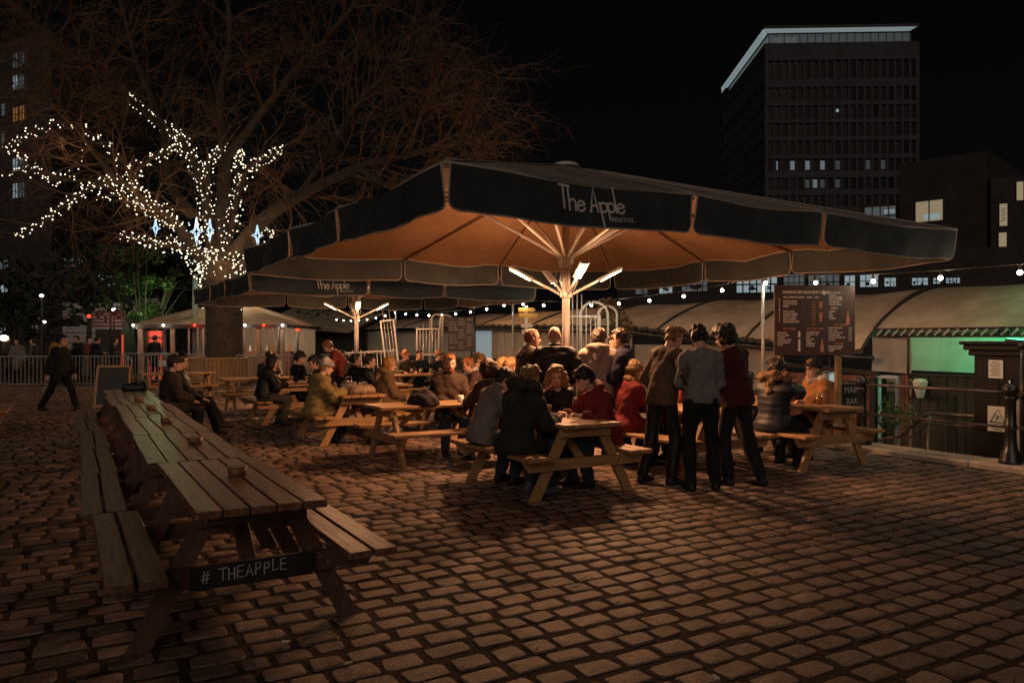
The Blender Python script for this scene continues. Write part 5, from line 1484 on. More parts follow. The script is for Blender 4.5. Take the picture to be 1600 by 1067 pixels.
# right hand blocks
t, L = building('dark brick block with two warm lit windows right of the tower', 35.3, 70, 40.2, 65, 17.6, 'brick_dark')
bwin(t, L * .36, 13.0, 2.3, 1.9, 'win_warm', 2, 1); bwin(t, L * .36, 10.4, 2.2, 1.5, 'win_warm', 6, 1)
mb = MB(); mb.box((L * .36 + .3, -.045, 13.6), (1.0, .02, .05)); mb.box((L * .36 - .5, -.045, 13.45), (.5, .02, .05)); mb.box((L * .36 + .2, -.045, 12.5), (1.3, .02, .5)); mb.build('ceiling_lights', 'win_cool', t)
t, L = building('low dark block with a wide cool lit window above the umbrella edge', 32.8, 72.5, 36.0, 71.0, 14.2, 'far_dark')
bwin(t, L * .50, 13.1, 2.7, 1.9, 'win_dim', 4, 2); bwin(t, L * .72, 13.5, 1.0, .5, 'win_cool', 2, 1)
t, L = building('dark block at right edge with narrow lit slit windows and lettering', 40.2, 64.5, 50, 60, 15.2, 'brick_dark')
bwin(t, 0.9, 12.0, .6, 1.9, 'win_warm', 1, 1); bwin(t, 0.85, 9.6, .6, 1.9, 'win_warm', 1, 1); bwin(t, 2.6, 13.9, 1.6, 1.6, 'win_warm', 3, 1)
mb = MB()
for z_ in (11.5, 11.9, 12.3): ribbon(mb, [[(.75, z_), (1.05, z_ + .08), (.78, z_ + .2), (1.05, z_ + .26)]], lambda s, q: (s, -.06, q), .07)
mb.build('lettering', 'ink', t)
t, L = building('long low office block with a row of cool lit windows behind the barge roof', 8.5, 62, 36.5, 54, 8.2, 'brick_dark')
def offx(px):       # where the sight line through the window meets the front
    a = Vector((8.5, 62, 0)); d = Vector((28.0, -8.0, 0)).normalized(); k = (px - 800) / FOC
    return (k * a.y - a.x) / (d.x - k * d.y)
for x0, x1, y0, y1, m_, nx in ((993, 1012, 443, 460, 'win_dim', 2), (1030, 1051, 441, 459, 'win_cool', 3), (1065, 1106, 437, 456, 'win_dim', 5), (1150, 1215, 431, 458, 'win_cool', 6), (1224, 1257, 428, 456, 'win_dim', 4),
                               (1262, 1312, 428, 454, 'win_dim', 5), (1319, 1336, 430, 452, 'win_cool', 2), (1343, 1372, 429, 449, 'win_cool', 3), (1381, 1400, 434, 448, 'win_cool', 2), (1424, 1450, 434, 446, 'win_cool', 3), (1457, 1469, 434, 444, 'win_cool', 2), (1477, 1500, 434, 443, 'win_cool', 4)):
    xa, xb = offx(x0), offx(x1); Y_ = 62 - 8 * ((xa + xb) / 2) / L
    za, zb_ = EYE + (530 - y0) * Y_ / FOC, EYE + (530 - y1) * Y_ / FOC
    o = bwin(t, (xa + xb) / 2, (za + zb_) / 2, xb - xa, za - zb_, m_, nx, 2)
    mb = MB()
    for q in range(3): 
        xx = xa + (xb - xa) * random.uniform(.1, .8); mb.box((xx, -.055, zb_ + (za - zb_) * random.uniform(.15, .5)), ((xb - xa) * random.uniform(.06, .2), .015, (za - zb_) * random.uniform(.1, .35)))
    mb.build('window_clutter', 'far_dark', o)
# left side
t, L = building('dark apartment tower with a column of lit windows behind the left tree', -56, 84, -48, 80, 34, 'far_dark', 'apartment_tower')
for z, m_ in ((31.6, 'win_dim'), (29.2, 'win_cool'), (25.8, 'win_orange'), (20.3, 'win_cool'), (17.6, 'win_cool')):
    for x in (2.9, 4.1): bwin(t, x, z, .95, 1.6, m_ if (x < 4 or m_ != 'win_cool') else 'win_dim', 2, 2)
for z in (26.6, 23.6): bwin(t, -.0 + .7, z, .8, 1.4, 'win_dim', 1, 2)
t, L = building('low dark block with pale window bands at the far left edge', -43, 62, -31, 60, 8.6, 'far_dark')
for x0, z, w_, m_ in ((8.6, 7.7, 2.0, 'win_dim'), (2.0, 7.6, 1.6, 'win_dim'), (2.2, 5.6, 1.3, 'win_cool'), (2.0, 4.0, .9, 'win_cool'), (3.2, 4.1, .6, 'win_dim'), (2.1, 2.3, .9, 'win_cool')): bwin(t, x0, z, w_, .75, m_, 3, 1)
t, L = building('pale stone building with one small dark window left of the tree', -31.6, 54, -27.2, 54, 4.2, 'far_pale')
bwin(t, 0.9, 3.0, .62, .62, 'dark_glass', 2, 2)
for k in range(5):
    mb = MB(); mb.box((L / 2, -.03, .7 + .7 * k), (L, .05, .03)); mb.build('string_course', 'concrete', t)
lamp('POINT', 'wall_fill', (-27.6, 52.5, 3.2), 22, (1, .93, .84), .2)  # added light with no lamp of its own, brightens the pale front
t, L = building('pale building with a dark arched doorway between tree and stone building', -26.4, 52, -23.4, 52, 4.4, 'far_pale')
mb = MB(); mb.box((1.5, -.03, 1.2), (1.3, .1, 2.4)); mb.build('doorway', 'far_dark', t)
mb = MB(); mb.box((1.5, -.08, 2.5), (1.7, .1, .16)); mb.build('lintel', 'concrete', t)
nbx = thing('neon_sign', 'small bluish neon sign glowing above the green lit bush', 'sign', (P(168, 438, 46).x, 46, P(168, 438, 46).z))
mb = MB()
for l_, x, z in (('NIGHTS', -0.55, 0.05), ('BAR', -.1, -.30)):
    me = text_mesh(l_, .34, m='win_cool', depth=.01); o = link('lettering', me, nbx); o.location = (x, 0, z); o.rotation_euler = (R(90), 0, 0)
mb = MB(); mb.box((0.1, .12, 0), (1.7, .06, .9)); mb.box((0.1, .16, -1.9), (.08, .08, 3.0)); mb.build('sign_frame', 'far_dark', nbx)
# pale flat roofed hut right of the tent
t, L = building('low pale hut with a flat awning roof right of the tent', P(432, 520, 40).x, 40, P(560, 520, 38).x, 38.5, 2.5, 'far_dark', 'hut')
mb = MB(); mb.poly([(-.3, -1.6, 2.3), (L + .3, -1.6, 2.0), (L + .3, 2, 3.0), (-.3, 2, 3.35)]); mb.poly([(-.3, -1.6, 2.24), (-.3, 2, 3.29), (L + .3, 2, 2.94), (L + .3, -1.6, 1.94)]); mb.build('awning', 'tarp', t)
# ------------------------------------------------------------------ people: smooth bodies polygonised from rounded bones
def axis_ticks(lo, hi, h0, fine):
    out = [lo]; x = lo
    while x < hi:
        h = h0
        for a, b, hf in fine:
            if a - 1e-6 <= x < b: h = min(h, hf)
            elif x < a < x + h: h = min(h, max(a - x, 0.004))
        x += h; out.append(x)
    return np.array(out)

class Field:
    def __init__(s, lo, hi, h0, fine=()):
        s.ax = [axis_ticks(lo[k], hi[k], h0, [(f[0][k], f[1][k], f[2]) for f in fine]) for k in range(3)]
        s.F = np.full([len(a) for a in s.ax], 9.0)
        s.h0 = h0
    def sub(s, lo, hi):
        sl = []
        for k in range(3):
            a = np.searchsorted(s.ax[k], lo[k]); b = np.searchsorted(s.ax[k], hi[k])
            sl.append(slice(max(0, a - 1), min(len(s.ax[k]), b + 1)))
        return tuple(sl)
    def add(s, pr, infl=0.0, k=0.02, minus=False):
        kind = pr[0]
        if kind == 'c':
            _, a, b, ra, rb = pr
            ra, rb = ra + infl, rb + infl
            m = k + 2 * s.h0 + 0.01
            lo = [min(a[i] - ra, b[i] - rb) - m for i in range(3)]; hi = [max(a[i] + ra, b[i] + rb) + m for i in range(3)]
        else:
            _, c, r, rot = pr
            r = [q + infl for q in r]
            m = max(r) + k + 2 * s.h0 + 0.01
            lo = [c[i] - m for i in range(3)]; hi = [c[i] + m for i in range(3)]
        sl = s.sub(lo, hi)
        X = s.ax[0][sl[0]][:, None, None]; Y = s.ax[1][sl[1]][None, :, None]; Z = s.ax[2][sl[2]][None, None, :]
        if X.size == 0 or Y.size == 0 or Z.size == 0: return
        if kind == 'c':
            ba = np.array(b) - np.array(a); L2 = max(1e-9, float(ba @ ba))
            px, py, pz = X - a[0], Y - a[1], Z - a[2]
            h = np.clip((px * ba[0] + py * ba[1] + pz * ba[2]) / L2, 0, 1)
            d = np.sqrt((px - ba[0] * h) ** 2 + (py - ba[1] * h) ** 2 + (pz - ba[2] * h) ** 2) - (ra + (rb - ra) * h)
        else:
            px, py, pz = X - c[0], Y - c[1], Z - c[2]
            q = [rot[0][i] * px + rot[1][i] * py + rot[2][i] * pz for i in range(3)]     # rot transposed
            k0 = np.sqrt(sum((q[i] / r[i]) ** 2 for i in range(3)))
            k1 = np.sqrt(sum((q[i] / r[i] ** 2) ** 2 for i in range(3))) + 1e-9
            d = k0 * (k0 - 1.0) / k1
        f = s.F[sl]
        if minus:
            h = np.clip(0.5 - 0.5 * (f + d) / k, 0, 1)
            s.F[sl] = f + (-d - f) * h + k * h * (1 - h)
        else:
            h = np.clip(0.5 + 0.5 * (f - d) / k, 0, 1)
            s.F[sl] = f + (d - f) * h - k * h * (1 - h)
    def grids(s): return s.ax[0][:, None, None], s.ax[1][None, :, None], s.ax[2][None, None, :]
    def cut(s, d): s.F = np.maximum(s.F, d)
    def noise(s, amp, freq, seed):
        r_ = np.random.default_rng(seed); X, Y, Z = s.grids()
        n = 0
        for q in range(7):
            w = r_.normal(0, 1, 3); w = w / np.linalg.norm(w) * freq * (0.45 + 0.3 * q)
            n = n + np.sin(w[0] * X + w[1] * Y + w[2] * Z + r_.uniform(0, 6.28)) / (1 + 0.35 * q)
        s.F = s.F + amp * 0.42 * n
    def mesh(s):
        F = s.F; I = F < 0
        nx, ny, nz = F.shape
        cs = np.zeros((nx - 1, ny - 1, nz - 1), dtype=np.uint8)
        for a in (0, 1):
            for b in (0, 1):
                for c in (0, 1): cs += I[a:nx - 1 + a, b:ny - 1 + b, c:nz - 1 + c]
        act = np.argwhere((cs > 0) & (cs < 8))
        if len(act) == 0: return None
        cid = np.full(cs.shape, -1, dtype=np.int32); cid[act[:, 0], act[:, 1], act[:, 2]] = np.arange(len(act))
        acc = np.zeros((len(act), 3)); cnt = np.zeros(len(act))
        ax = s.ax
        for k in range(3):
            o1, o2 = [q for q in range(3) if q != k]
            for a in (0, 1):
                for b in (0, 1):
                    i0 = act.copy(); i0[:, o1] += a; i0[:, o2] += b
                    i1 = i0.copy(); i1[:, k] += 1
                    f0 = F[i0[:, 0], i0[:, 1], i0[:, 2]]; f1 = F[i1[:, 0], i1[:, 1], i1[:, 2]]
                    m = (f0 < 0) != (f1 < 0)
                    t = np.where(m, f0 / np.where(np.abs(f0 - f1) < 1e-12, 1, f0 - f1), 0)
                    for q in range(3):
                        base = ax[q][i0[:, q]]
                        v = base + t * (ax[q][i1[:, q]] - base) if q == k else base
                        acc[:, q] += np.where(m, v, 0)
                    cnt += m
        V_ = acc / np.maximum(cnt, 1)[:, None]
        quads = []
        for k in range(3):
            o1, o2 = (k + 1) % 3, (k + 2) % 3
            A = np.take(I, range(0, I.shape[k] - 1), axis=k); B = np.take(I, range(1, I.shape[k]), axis=k)
            e = np.argwhere(A != B)
            ok = (e[:, o1] > 0) & (e[:, o2] > 0) & (e[:, o1] < I.shape[o1] - 1) & (e[:, o2] < I.shape[o2] - 1)
            e = e[ok]
            if len(e) == 0: continue
            ins = A[e[:, 0], e[:, 1], e[:, 2]]
            def c_(d1, d2):
                i = e.copy(); i[:, o1] -= d1; i[:, o2] -= d2
                return cid[i[:, 0], i[:, 1], i[:, 2]]
            q = np.stack([c_(1, 1), c_(0, 1), c_(0, 0), c_(1, 0)], 1)
            q[~ins] = q[~ins][:, ::-1]
            quads.append(q)
        return V_, np.concatenate(quads)

def mrot(ax, deg): return np.array(Matrix.Rotation(R(deg), 3, ax))
def ik(S, T, la, lb, hint):
    S, T, hint = np.array(S), np.array(T), np.array(hint, float)
    d = T - S; L = np.linalg.norm(d)
    Lm = min(L, (la + lb) * 0.995); d = d / max(L, 1e-6); T = S + d * Lm
    x = (la * la - lb * lb + Lm * Lm) / (2 * Lm)
    h = math.sqrt(max(1e-6, la * la - x * x))
    hp_ = hint - d * (hint @ d); hp_ = hp_ / max(1e-6, np.linalg.norm(hp_))
    return S + d * x + hp_ * h, T

cloth_cache = {}
def cloth(c, rough=0.85, kind='cloth', c2=None):
    key = (tuple(c), kind)
    if key not in cloth_cache:
        if kind == 'cloth': cloth_cache[key] = mat('fabric', c, rough, nscale=26, namt=0.22, bump=0.35, bscale=60, spec=0.25)
        elif kind == 'puffer': cloth_cache[key] = mat('nylon', c, 0.5, nscale=12, namt=0.2, bump=0.25, bscale=30, spec=0.35)
        elif kind == 'fur': cloth_cache[key] = mat('fur', c, 0.95, nscale=55, namt=0.6, stretch=(1, 1, 0.35), bump=1.0, bscale=90, spec=0.1)
        elif kind == 'hair': cloth_cache[key] = mat('hair', c, 0.55, nscale=70, namt=0.5, stretch=(1, 1, 0.25), bump=0.6, bscale=120, spec=0.4)
    return cloth_cache[key]
BLACK = (0.013, 0.012, 0.013); NAVY = (0.018, 0.018, 0.030); JEANS = (0.035, 0.042, 0.06); GREYS = (0.15, 0.14, 0.135)
OLIVE = (0.045, 0.036, 0.024); RED = (0.14, 0.018, 0.016); MAROON = (0.055, 0.009, 0.011); DGREEN = (0.022, 0.022, 0.017)
H_BROWN = (0.040, 0.020, 0.010); H_DARK = (0.012, 0.008, 0.006); H_GINGER = (0.20, 0.075, 0.025); H_BLOND = (0.28, 0.17, 0.075); H_GREY = (0.20, 0.17, 0.14); H_LIGHT = (0.20, 0.11, 0.045)

SEED = [0]
def person(label, x, y, phi, pose='sit', H=1.75, lean=8, side=0, hy=0, hp=4, L='table', Rr='table', feet=None, hair=('short', H_BROWN), top=(BLACK, 'cloth'), legs=BLACK,
           shoes=BLACK, hat=None, hem=None, bulk=0.022, det=1, extras=(), seat=0.466, female=False, group=None, zoff=0.0):
    SEED[0] += 1; sd = SEED[0]
    s = H / 1.75
    hz = (seat + 0.085) if pose == 'sit' else 0.925 * s
    R1 = mrot('Y', side * .6) @ mrot('X', -lean * 0.7); R2 = mrot('Y', side) @ mrot('X', -lean * 1.25)
    pel = np.array([0, 0, hz + 0.02])
    mid = pel + R1 @ np.array([0, 0, 0.14 * s]); chest = pel + R1 @ np.array([0, 0.0, 0.28 * s])
    neck = chest + R2 @ np.array([0, -0.01, 0.225 * s])
    Rh = mrot('Z', -hy) @ mrot('X', -(hp + lean * 0.35)) @ mrot('Y', side * .4)
    hd = neck + R2 @ np.array([0, 0.012, 0.055 * s]) + Rh @ np.array([0, 0.022, 0.105])
    shw = (0.150 if female else 0.172) * s
    sh = [chest + R2 @ np.array([sg * shw, -0.012, 0.158 * s - 0.6 * max(0.0, bulk - 0.02)]) for sg in (-1, 1)]
    hip = [np.array([sg * 0.092 * s, 0.0, hz]) for sg in (-1, 1)]
    # legs
    if feet is None:
        feet = [(-0.13, 0.36, 0), (0.12, 0.40, 0)] if pose == 'sit' else [(-0.115, -0.01, 0), (0.115, 0.02, 0)]
    ank, knee = [], []
    for i in (0, 1):
        f = feet[i]; T = np.array([f[0], f[1] - 0.05, f[2] + 0.085])
        k_, T2 = ik(hip[i], T, 0.435 * s, 0.425 * s, (0.10 * (-1, 1)[i], 1.0, 0.45))
        knee.append(k_); ank.append(T2)
    # arms
    pres = {'table': (0.15, 0.40, 0.80), 'down': (0.27, 0.04, 0.80 * s if pose != 'sit' else 0.50), 'pocket': (0.215, 0.10, hz + 0.10), 'face': (0.03, 0.21, hd[2] - 0.10), 'lap': (0.11, 0.34, 0.63),
            'pint': (0.12, 0.34, 1.10 * s), 'front': (0.06, 0.27, 1.08 * s), 'cross': (-0.05, 0.24, 1.06 * s)}
    el, wr, hdir = [], [], []
    for i, sel in ((0, L), (1, Rr)):
        sg = (-1, 1)[i]
        if isinstance(sel, str): t = pres[sel]; t = np.array([t[0] * sg, t[1], t[2]])
        else: t = np.array(sel, float)
        if isinstance(sel, str) and sel in ('table', 'lap'): t[1] += 0.10 * math.sin(R(lean))
        e_, w_ = ik(sh[i], t, 0.285 * s, 0.25 * s, (sg * 0.8, -0.5, -0.9))
        el.append(e_); wr.append(w_)
        d = w_ - e_; hdir.append(d / np.linalg.norm(d))
    # ---- bones
    pr = []
    def cap(a, b, ra, rb): return ('c', a, b, ra, rb)
    fw = 0.92 if female else 1.0
    torso = [('e', pel, [0.158 * s, 0.112 * s, 0.12 * s], R1), ('e', mid, [0.140 * s * fw, 0.100 * s, 0.15 * s], R1), ('e', chest + R2 @ np.array([0, 0.005, 0.03]), [0.165 * s * fw, 0.112 * s, 0.17 * s], R2),
             cap(sh[0], sh[1], 0.056 * s, 0.056 * s), cap(neck - R2 @ np.array([0, 0, .02]), sh[0] + R2 @ np.array([0.05, 0, 0.015]), 0.055 * s, 0.05 * s), cap(neck - R2 @ np.array([0, 0, .02]), sh[1] + R2 @ np.array([-0.05, 0, .015]), 0.055 * s, 0.05 * s)]
    arms = []
    for i in (0, 1): arms += [cap(sh[i], el[i], 0.055 * s * fw, 0.042 * s), cap(el[i], wr[i], 0.043 * s, 0.029 * s)]
    legp = []
    for i in (0, 1): legp += [cap(hip[i], knee[i], 0.088 * s, 0.056 * s), cap(knee[i], ank[i], 0.056 * s, 0.038 * s)]
    head = [('e', hd + Rh @ np.array([0, -0.014, 0.036]), [0.076, 0.097, 0.088], Rh), ('e', hd + Rh @ np.array([0, 0.022, -0.030]), [0.062, 0.072, 0.082], Rh),
            cap(hd + Rh @ np.array([-0.03, 0.045, -0.083]), hd + Rh @ np.array([0.03, 0.045, -0.083]), 0.024, 0.024)]
    neckp = [cap(neck - R2 @ np.array([0, 0, 0.04]), hd + Rh @ np.array([0, -0.028, -0.04]), 0.056 * s, 0.052 * s)]
    hands = []
    fine = []
    hf = 0.0100 if det == 0 else (0.015 if det == 1 else 0.022)
    hh = 0.0092 if det == 0 else (0.0135 if det == 1 else 0.026)
    fine.append((hd - 0.135, hd + 0.135, hh if det else 0.0075))
    for i in (0, 1):
        sg = (-1, 1)[i]; d = hdir[i]
        d = d * 0.8 + np.array([0, 0.25, 0.0]) if pose == 'sit' else d
        d = d / np.linalg.norm(d)
        up = np.array([0.25 * -sg, 0, 1.0]) if abs(d[2]) < 0.85 else np.array([sg * 1.0, 0, 0.0])
        sdv = np.cross(d, up); sdv /= np.linalg.norm(sdv); nv = np.cross(sdv, d)      # nv: back of the hand
        w0 = wr[i]; kn = w0 + d * 0.092
        q = -sg
        hands.append(cap(w0, w0 + d * 0.085 + sdv * 0.024, 0.023, 0.015)); hands.append(cap(w0, w0 + d * 0.088 - sdv * 0.024, 0.023, 0.014)); hands.append(cap(w0, kn, 0.023, 0.016))
        for fi, (off, ln) in enumerate(((0.031, 0.066), (0.011, 0.076), (-0.010, 0.070), (-0.030, 0.054))):
            a = w0 + d * (0.090 - 0.006 * abs(fi - 1)) + sdv * off * q
            m_ = a + (d * 0.86 - nv * 0.45) * ln * 0.55; e_ = m_ + (d * 0.35 - nv * 0.92) * ln * 0.50
            if det < 2: hands.append(cap(a, m_, 0.0092, 0.0086)); hands.append(cap(m_, e_, 0.0086, 0.0074))
            elif fi in (0, 2): hands.append(cap(a, e_, 0.016, 0.012))
        ta = w0 + d * 0.03 + sdv * 0.024 * q; tb = ta + (d * 0.6 + sdv * q * 0.75 - nv * 0.25) * 0.042; tc = tb + (d * 0.9 + sdv * q * 0.15 - nv * 0.45) * 0.032
        hands += [cap(ta, tb, 0.0125, 0.0105), cap(tb, tc, 0.0105, 0.0085)]
        if det < 2:
            c_ = w0 + d * 0.085 - nv * 0.02
            fine.append((c_ - 0.095, c_ + 0.095, hf))
    shoep = []
    for i in (0, 1):
        a = ank[i]; tdir = np.array([0.16 * (-1, 1)[i], 1.0, 0.0]) if pose != 'walk' else np.array([0, 1.0, 0])
        tdir /= np.linalg.norm(tdir)
        b0 = a - np.array([0, 0, 0.045]) - tdir * 0.03
        shoep.append([cap(b0, b0 + tdir * 0.10, 0.042, 0.043), cap(b0 + tdir * 0.10, b0 + tdir * 0.19 - np.array([0, 0, 0.012]), 0.043, 0.030), cap(a + np.array([0, 0, 0.03]), b0 + tdir * 0.02, 0.046, 0.042)])
    allp = [hd, pel] + sh + el + wr + knee + ank + [w + d * 0.2 for w, d in zip(wr, hdir)]
    lo = np.min(allp, axis=0) - 0.24; hi = np.max(allp, axis=0) + 0.24
    h0 = (0.030, 0.036, 0.046)[det]
    # ---- body
    f = Field(lo, hi, h0, fine)
    for p in torso: f.add(p, -0.012, 0.06)
    for p in neckp: f.add(p, 0, 0.03)
    for p in arms: f.add(p, -0.004, 0.02)
    for p in legp: f.add(p, -0.006, 0.02)
    for sp_ in shoep:
        for p in sp_[:2]: f.add(p, -0.012, 0.02)
    for p in head: f.add(p, 0, 0.022)
    if det < 2:
        HP = lambda a, b, c: hd + Rh @ np.array([a, b, c])
        for sg in (-1, 1): f.add(('c', HP(sg * 0.031, 0.100, 0.006), HP(sg * 0.034, 0.096, 0.006), 0.015, 0.014), 0, 0.012, True)
        f.add(cap(HP(0, 0.088, 0.008), HP(0, 0.106, -0.028), 0.0085, 0.0125), 0, 0.010)
        f.add(cap(HP(-0.012, 0.094, -0.031), HP(0.012, 0.094, -0.031), 0.009, 0.009), 0, 0.008)
        f.add(cap(HP(-0.04, 0.079, 0.024), HP(0.04, 0.079, 0.024), 0.0095, 0.0095), 0, 0.014)
        f.add(cap(HP(-0.016, 0.088, -0.058), HP(0.016, 0.088, -0.058), 0.0085, 0.0085), 0, 0.008)
        f.add(cap(HP(-0.014, 0.087, -0.071), HP(0.014, 0.087, -0.071), 0.008, 0.008), 0, 0.008)
        f.add(('e', HP(0, 0.070, -0.092), [0.022, 0.022, 0.018], Rh), 0, 0.014)
        for sg in (-1, 1): f.add(('e', HP(sg * 0.078, -0.008, -0.008), [0.011, 0.022, 0.032], Rh), 0, 0.006)
    for p in hands: f.add(p, 0, 0.006 if det < 2 else 0.012)
    Vb, Qb = f.mesh()
    loc = Vector((x, y, zoff))
    # lips and brows as their own skin colour
    mi = None; mats = ['skin']
    if det < 2:
        cen = Vb[Qb].mean(axis=1); lc = (cen - hd) @ Rh
        mi = np.zeros(len(Qb), dtype=np.int32)
        lip = (np.abs(lc[:, 0]) < 0.022) & (lc[:, 1] > 0.080) & (lc[:, 2] > -0.080) & (lc[:, 2] < -0.052)
        mi[lip] = 1; mats = ['skin', 'lip']
        brow = (np.abs(lc[:, 0]) < 0.048) & (np.abs(lc[:, 0]) > 0.014) & (lc[:, 1] > 0.070) & (lc[:, 2] > 0.020) & (lc[:, 2] < 0.031)
        mats = ['skin', 'lip', cloth(hair[1], kind='hair')]; mi[brow] = 2
        if 'beard' in extras:
            bd = (lc[:, 2] < -0.046) & (lc[:, 2] > -0.13) & (lc[:, 1] > -0.005) & ~lip; mi[bd] = 2
    me = np_mesh('person', Vb, Qb, None, mats, mi)
    root = link('person', me); root.location = loc; root.rotation_euler = (0, 0, R(-phi))
    tag(root, label, 'person', group or 'people at the outdoor bar')
    def part(nm, fld, m):
        r_ = fld.mesh()
        if r_ is None: return None
        return link(nm, np_mesh(nm, r_[0], r_[1], None, [m]), root)
    # ---- trousers
    hl = (0.024, 0.030, 0.038)[det]
    f = Field(lo, hi, hl)
    f.add(torso[0], 0.010, 0.04)
    for p in legp: f.add(p, 0.012, 0.03)
    for i in (0, 1):
        bb = ank[i] + (knee[i] - ank[i]) * 0.12; f.add(cap(knee[i], bb, 0.062 * s, 0.054 * s), 0.008, 0.03)
    f.noise(0.007, 42, sd)
    X, Y, Z = f.grids()
    if pose == 'sit': f.cut((Z - pel[2]) - 0.13 + 0 * f.F)
    else: f.cut((R1[0, 2] * (X - pel[0]) + R1[1, 2] * (Y - pel[1]) + R1[2, 2] * (Z - pel[2])) - (0.0 if hem != 'short' else 0.04))
    part('trousers', f, cloth(legs))
    # ---- jacket / top
    ht = (0.020, 0.027, 0.036)[det]
    kind = top[1]; amp = {'cloth': 0.016, 'puffer': 0.010, 'fur': 0.024}[kind]
    f = Field(lo, hi, ht)
    for p in torso: f.add(p, bulk, 0.06)
    for p in arms: f.add(p, bulk * 0.75 + 0.004, 0.03)
    for i in (0, 1):
        for q_ in (0.25, 0.5, 0.8):
            c_ = el[i] + (wr[i] - el[i]) * q_ * 0.8; f.add(cap(c_, c_ + (wr[i] - el[i]) * 0.02, 0.045 * s, 0.045 * s), bulk * 0.8 + 0.006, 0.012)
    if hem != 'long':
        for sg in (-1, 1): f.add(cap(pel + R1 @ np.array([sg * 0.062, 0, 0.06]), pel + R1 @ np.array([sg * 0.080, 0, -0.16]), 0.104 * s, 0.104 * s), bulk * 0.8 + 0.008, 0.05)
    if hem == 'long' and pose == 'sit':
        for i in (0, 1): f.add(cap(hip[i], hip[i] + (knee[i] - hip[i]) * 0.45, 0.095 * s, 0.085 * s), bulk * .8, 0.05)
        f.add(('e', pel + np.array([0, -0.02, -0.06]), [0.175 * s, 0.135 * s, 0.10], np.eye(3)), bulk, 0.05)
    if hem == 'long' and pose != 'sit':
        f.add(cap(pel, pel - np.array([0, 0, 0.30]), 0.16 * s, 0.17 * s), 0.0, 0.06)
    f.noise(amp, {'cloth': 40, 'puffer': 18, 'fur': 75}[kind], sd + 100)
    if kind == 'puffer':
        X, Y, Z = f.grids()
        up_ = R1[:, 2]; f.F = f.F + 0.0030 * np.cos((up_[0] * X + up_[1] * Y + up_[2] * Z) * 2 * math.pi / 0.085)
    X, Y, Z = f.grids()
    hl_ = {'long': -0.42 if pose != 'sit' else -0.30, None: -0.10, 'short': -0.04}[hem]
    up_ = R1[:, 2]
    hz_ = (up_[0] * (X - pel[0]) + up_[1] * (Y - pel[1]) + up_[2] * (Z - pel[2]))
    dist_arm = np.minimum(np.sqrt((X - wr[0][0]) ** 2 + (Y - wr[0][1]) ** 2 + (Z - wr[0][2]) ** 2), np.sqrt((X - wr[1][0]) ** 2 + (Y - wr[1][1]) ** 2 + (Z - wr[1][2]) ** 2))
    rad = np.sqrt((X - pel[0]) ** 2 + (Y - pel[1]) ** 2)
    f.F = np.where((hz_ < hl_ + 0.0) & (rad < 0.225) & (dist_arm > 0.26), np.maximum(f.F, hl_ - hz_), f.F)
    # cuffs: open just before the wrist
    for i in (0, 1):
        c_ = wr[i] - hdir[i] * 0.012
        dd = (X - c_[0]) * hdir[i][0] + (Y - c_[1]) * hdir[i][1] + (Z - c_[2]) * hdir[i][2]
        near = np.sqrt((X - c_[0]) ** 2 + (Y - c_[1]) ** 2 + (Z - c_[2]) ** 2) < 0.14
        f.F = np.where(near, np.maximum(f.F, dd), f.F)
    # neckline
    nn = R2[:, 2]; dn = (X - neck[0]) * nn[0] + (Y - neck[1]) * nn[1] + (Z - neck[2]) * nn[2]
    f.cut(dn - 0.035)
    part({'cloth': 'jacket', 'puffer': 'jacket', 'fur': 'fur_coat'}[kind], f, cloth(top[0], kind=kind))
    # ---- shoes
    for i in (0, 1):
        ps = shoep[i]; pts_ = np.array([p[1] for p in ps] + [p[2] for p in ps])
        f = Field(pts_.min(0) - 0.08, pts_.max(0) + 0.08, (0.013, 0.018, 0.03)[det])
        for p in ps: f.add(p, 0.004, 0.02)
        f.cut((feet[i][2] + 0.003) - f.grids()[2] + 0 * f.F)
        part('shoe', f, cloth(shoes, 0.5))
    # ---- hair and hats
    HP = lambda a, b, c: hd + Rh @ np.array([a, b, c])
    def hfield(down=0.2, h_=None):
        c_ = hd; return Field(c_ - np.array([0.2, 0.22, down]), c_ + np.array([0.2, 0.2, 0.2]), h_ or (0.011, 0.015, 0.024)[det])
    def hq(f):
        X, Y, Z = f.grids(); px, py, pz = X - hd[0], Y - hd[1], Z - hd[2]
        return [Rh[0, i] * px + Rh[1, i] * py + Rh[2, i] * pz for i in range(3)]
    crn = head[0]
    st, hc = hair
    if st in ('short', 'crop', 'curly'):
        f = hfield(); inf = {'short': 0.014, 'crop': 0.006, 'curly': 0.036}[st]
        f.add(crn, inf, 0.01)
        f.add(('e', HP(0, -0.045, 0.0), [0.070, 0.060, 0.075], Rh), inf, 0.03)
        if st == 'short': f.add(('e', HP(0.008, 0.0, 0.075), [0.074, 0.088, 0.062], Rh), 0.004, 0.03)
        if st == 'curly':
            for k in range(9):
                a_ = k * 0.7 - 2.8; f.add(('e', HP(0.085 * math.sin(a_), -0.03 - 0.075 * math.cos(a_), -0.03), [0.045, 0.045, 0.065], Rh), 0, 0.02)
        f.noise({'short': 0.020, 'crop': 0.004, 'curly': 0.02}[st], 85 if st == 'curly' else 95, sd)
        qx, qy, qz = hq(f)
        f.cut(np.minimum(qy - (0.030 if st != 'curly' else 0.035) + 0.25 * (qz - 0.03), 0.080 - qz))
        f.cut((-0.062 if st != 'curly' else -0.12) - qz)
        f.cut(np.minimum(np.minimum(np.abs(qx) - 0.062, 0.004 - qz), qy + 0.022))
        part('hair', f, cloth(hc, kind='hair'))
    elif st in ('long', 'wavy'):
        f = hfield(0.5)
        f.add(crn, 0.020, 0.01)
        w_ = 0.0 if st == 'long' else 0.018
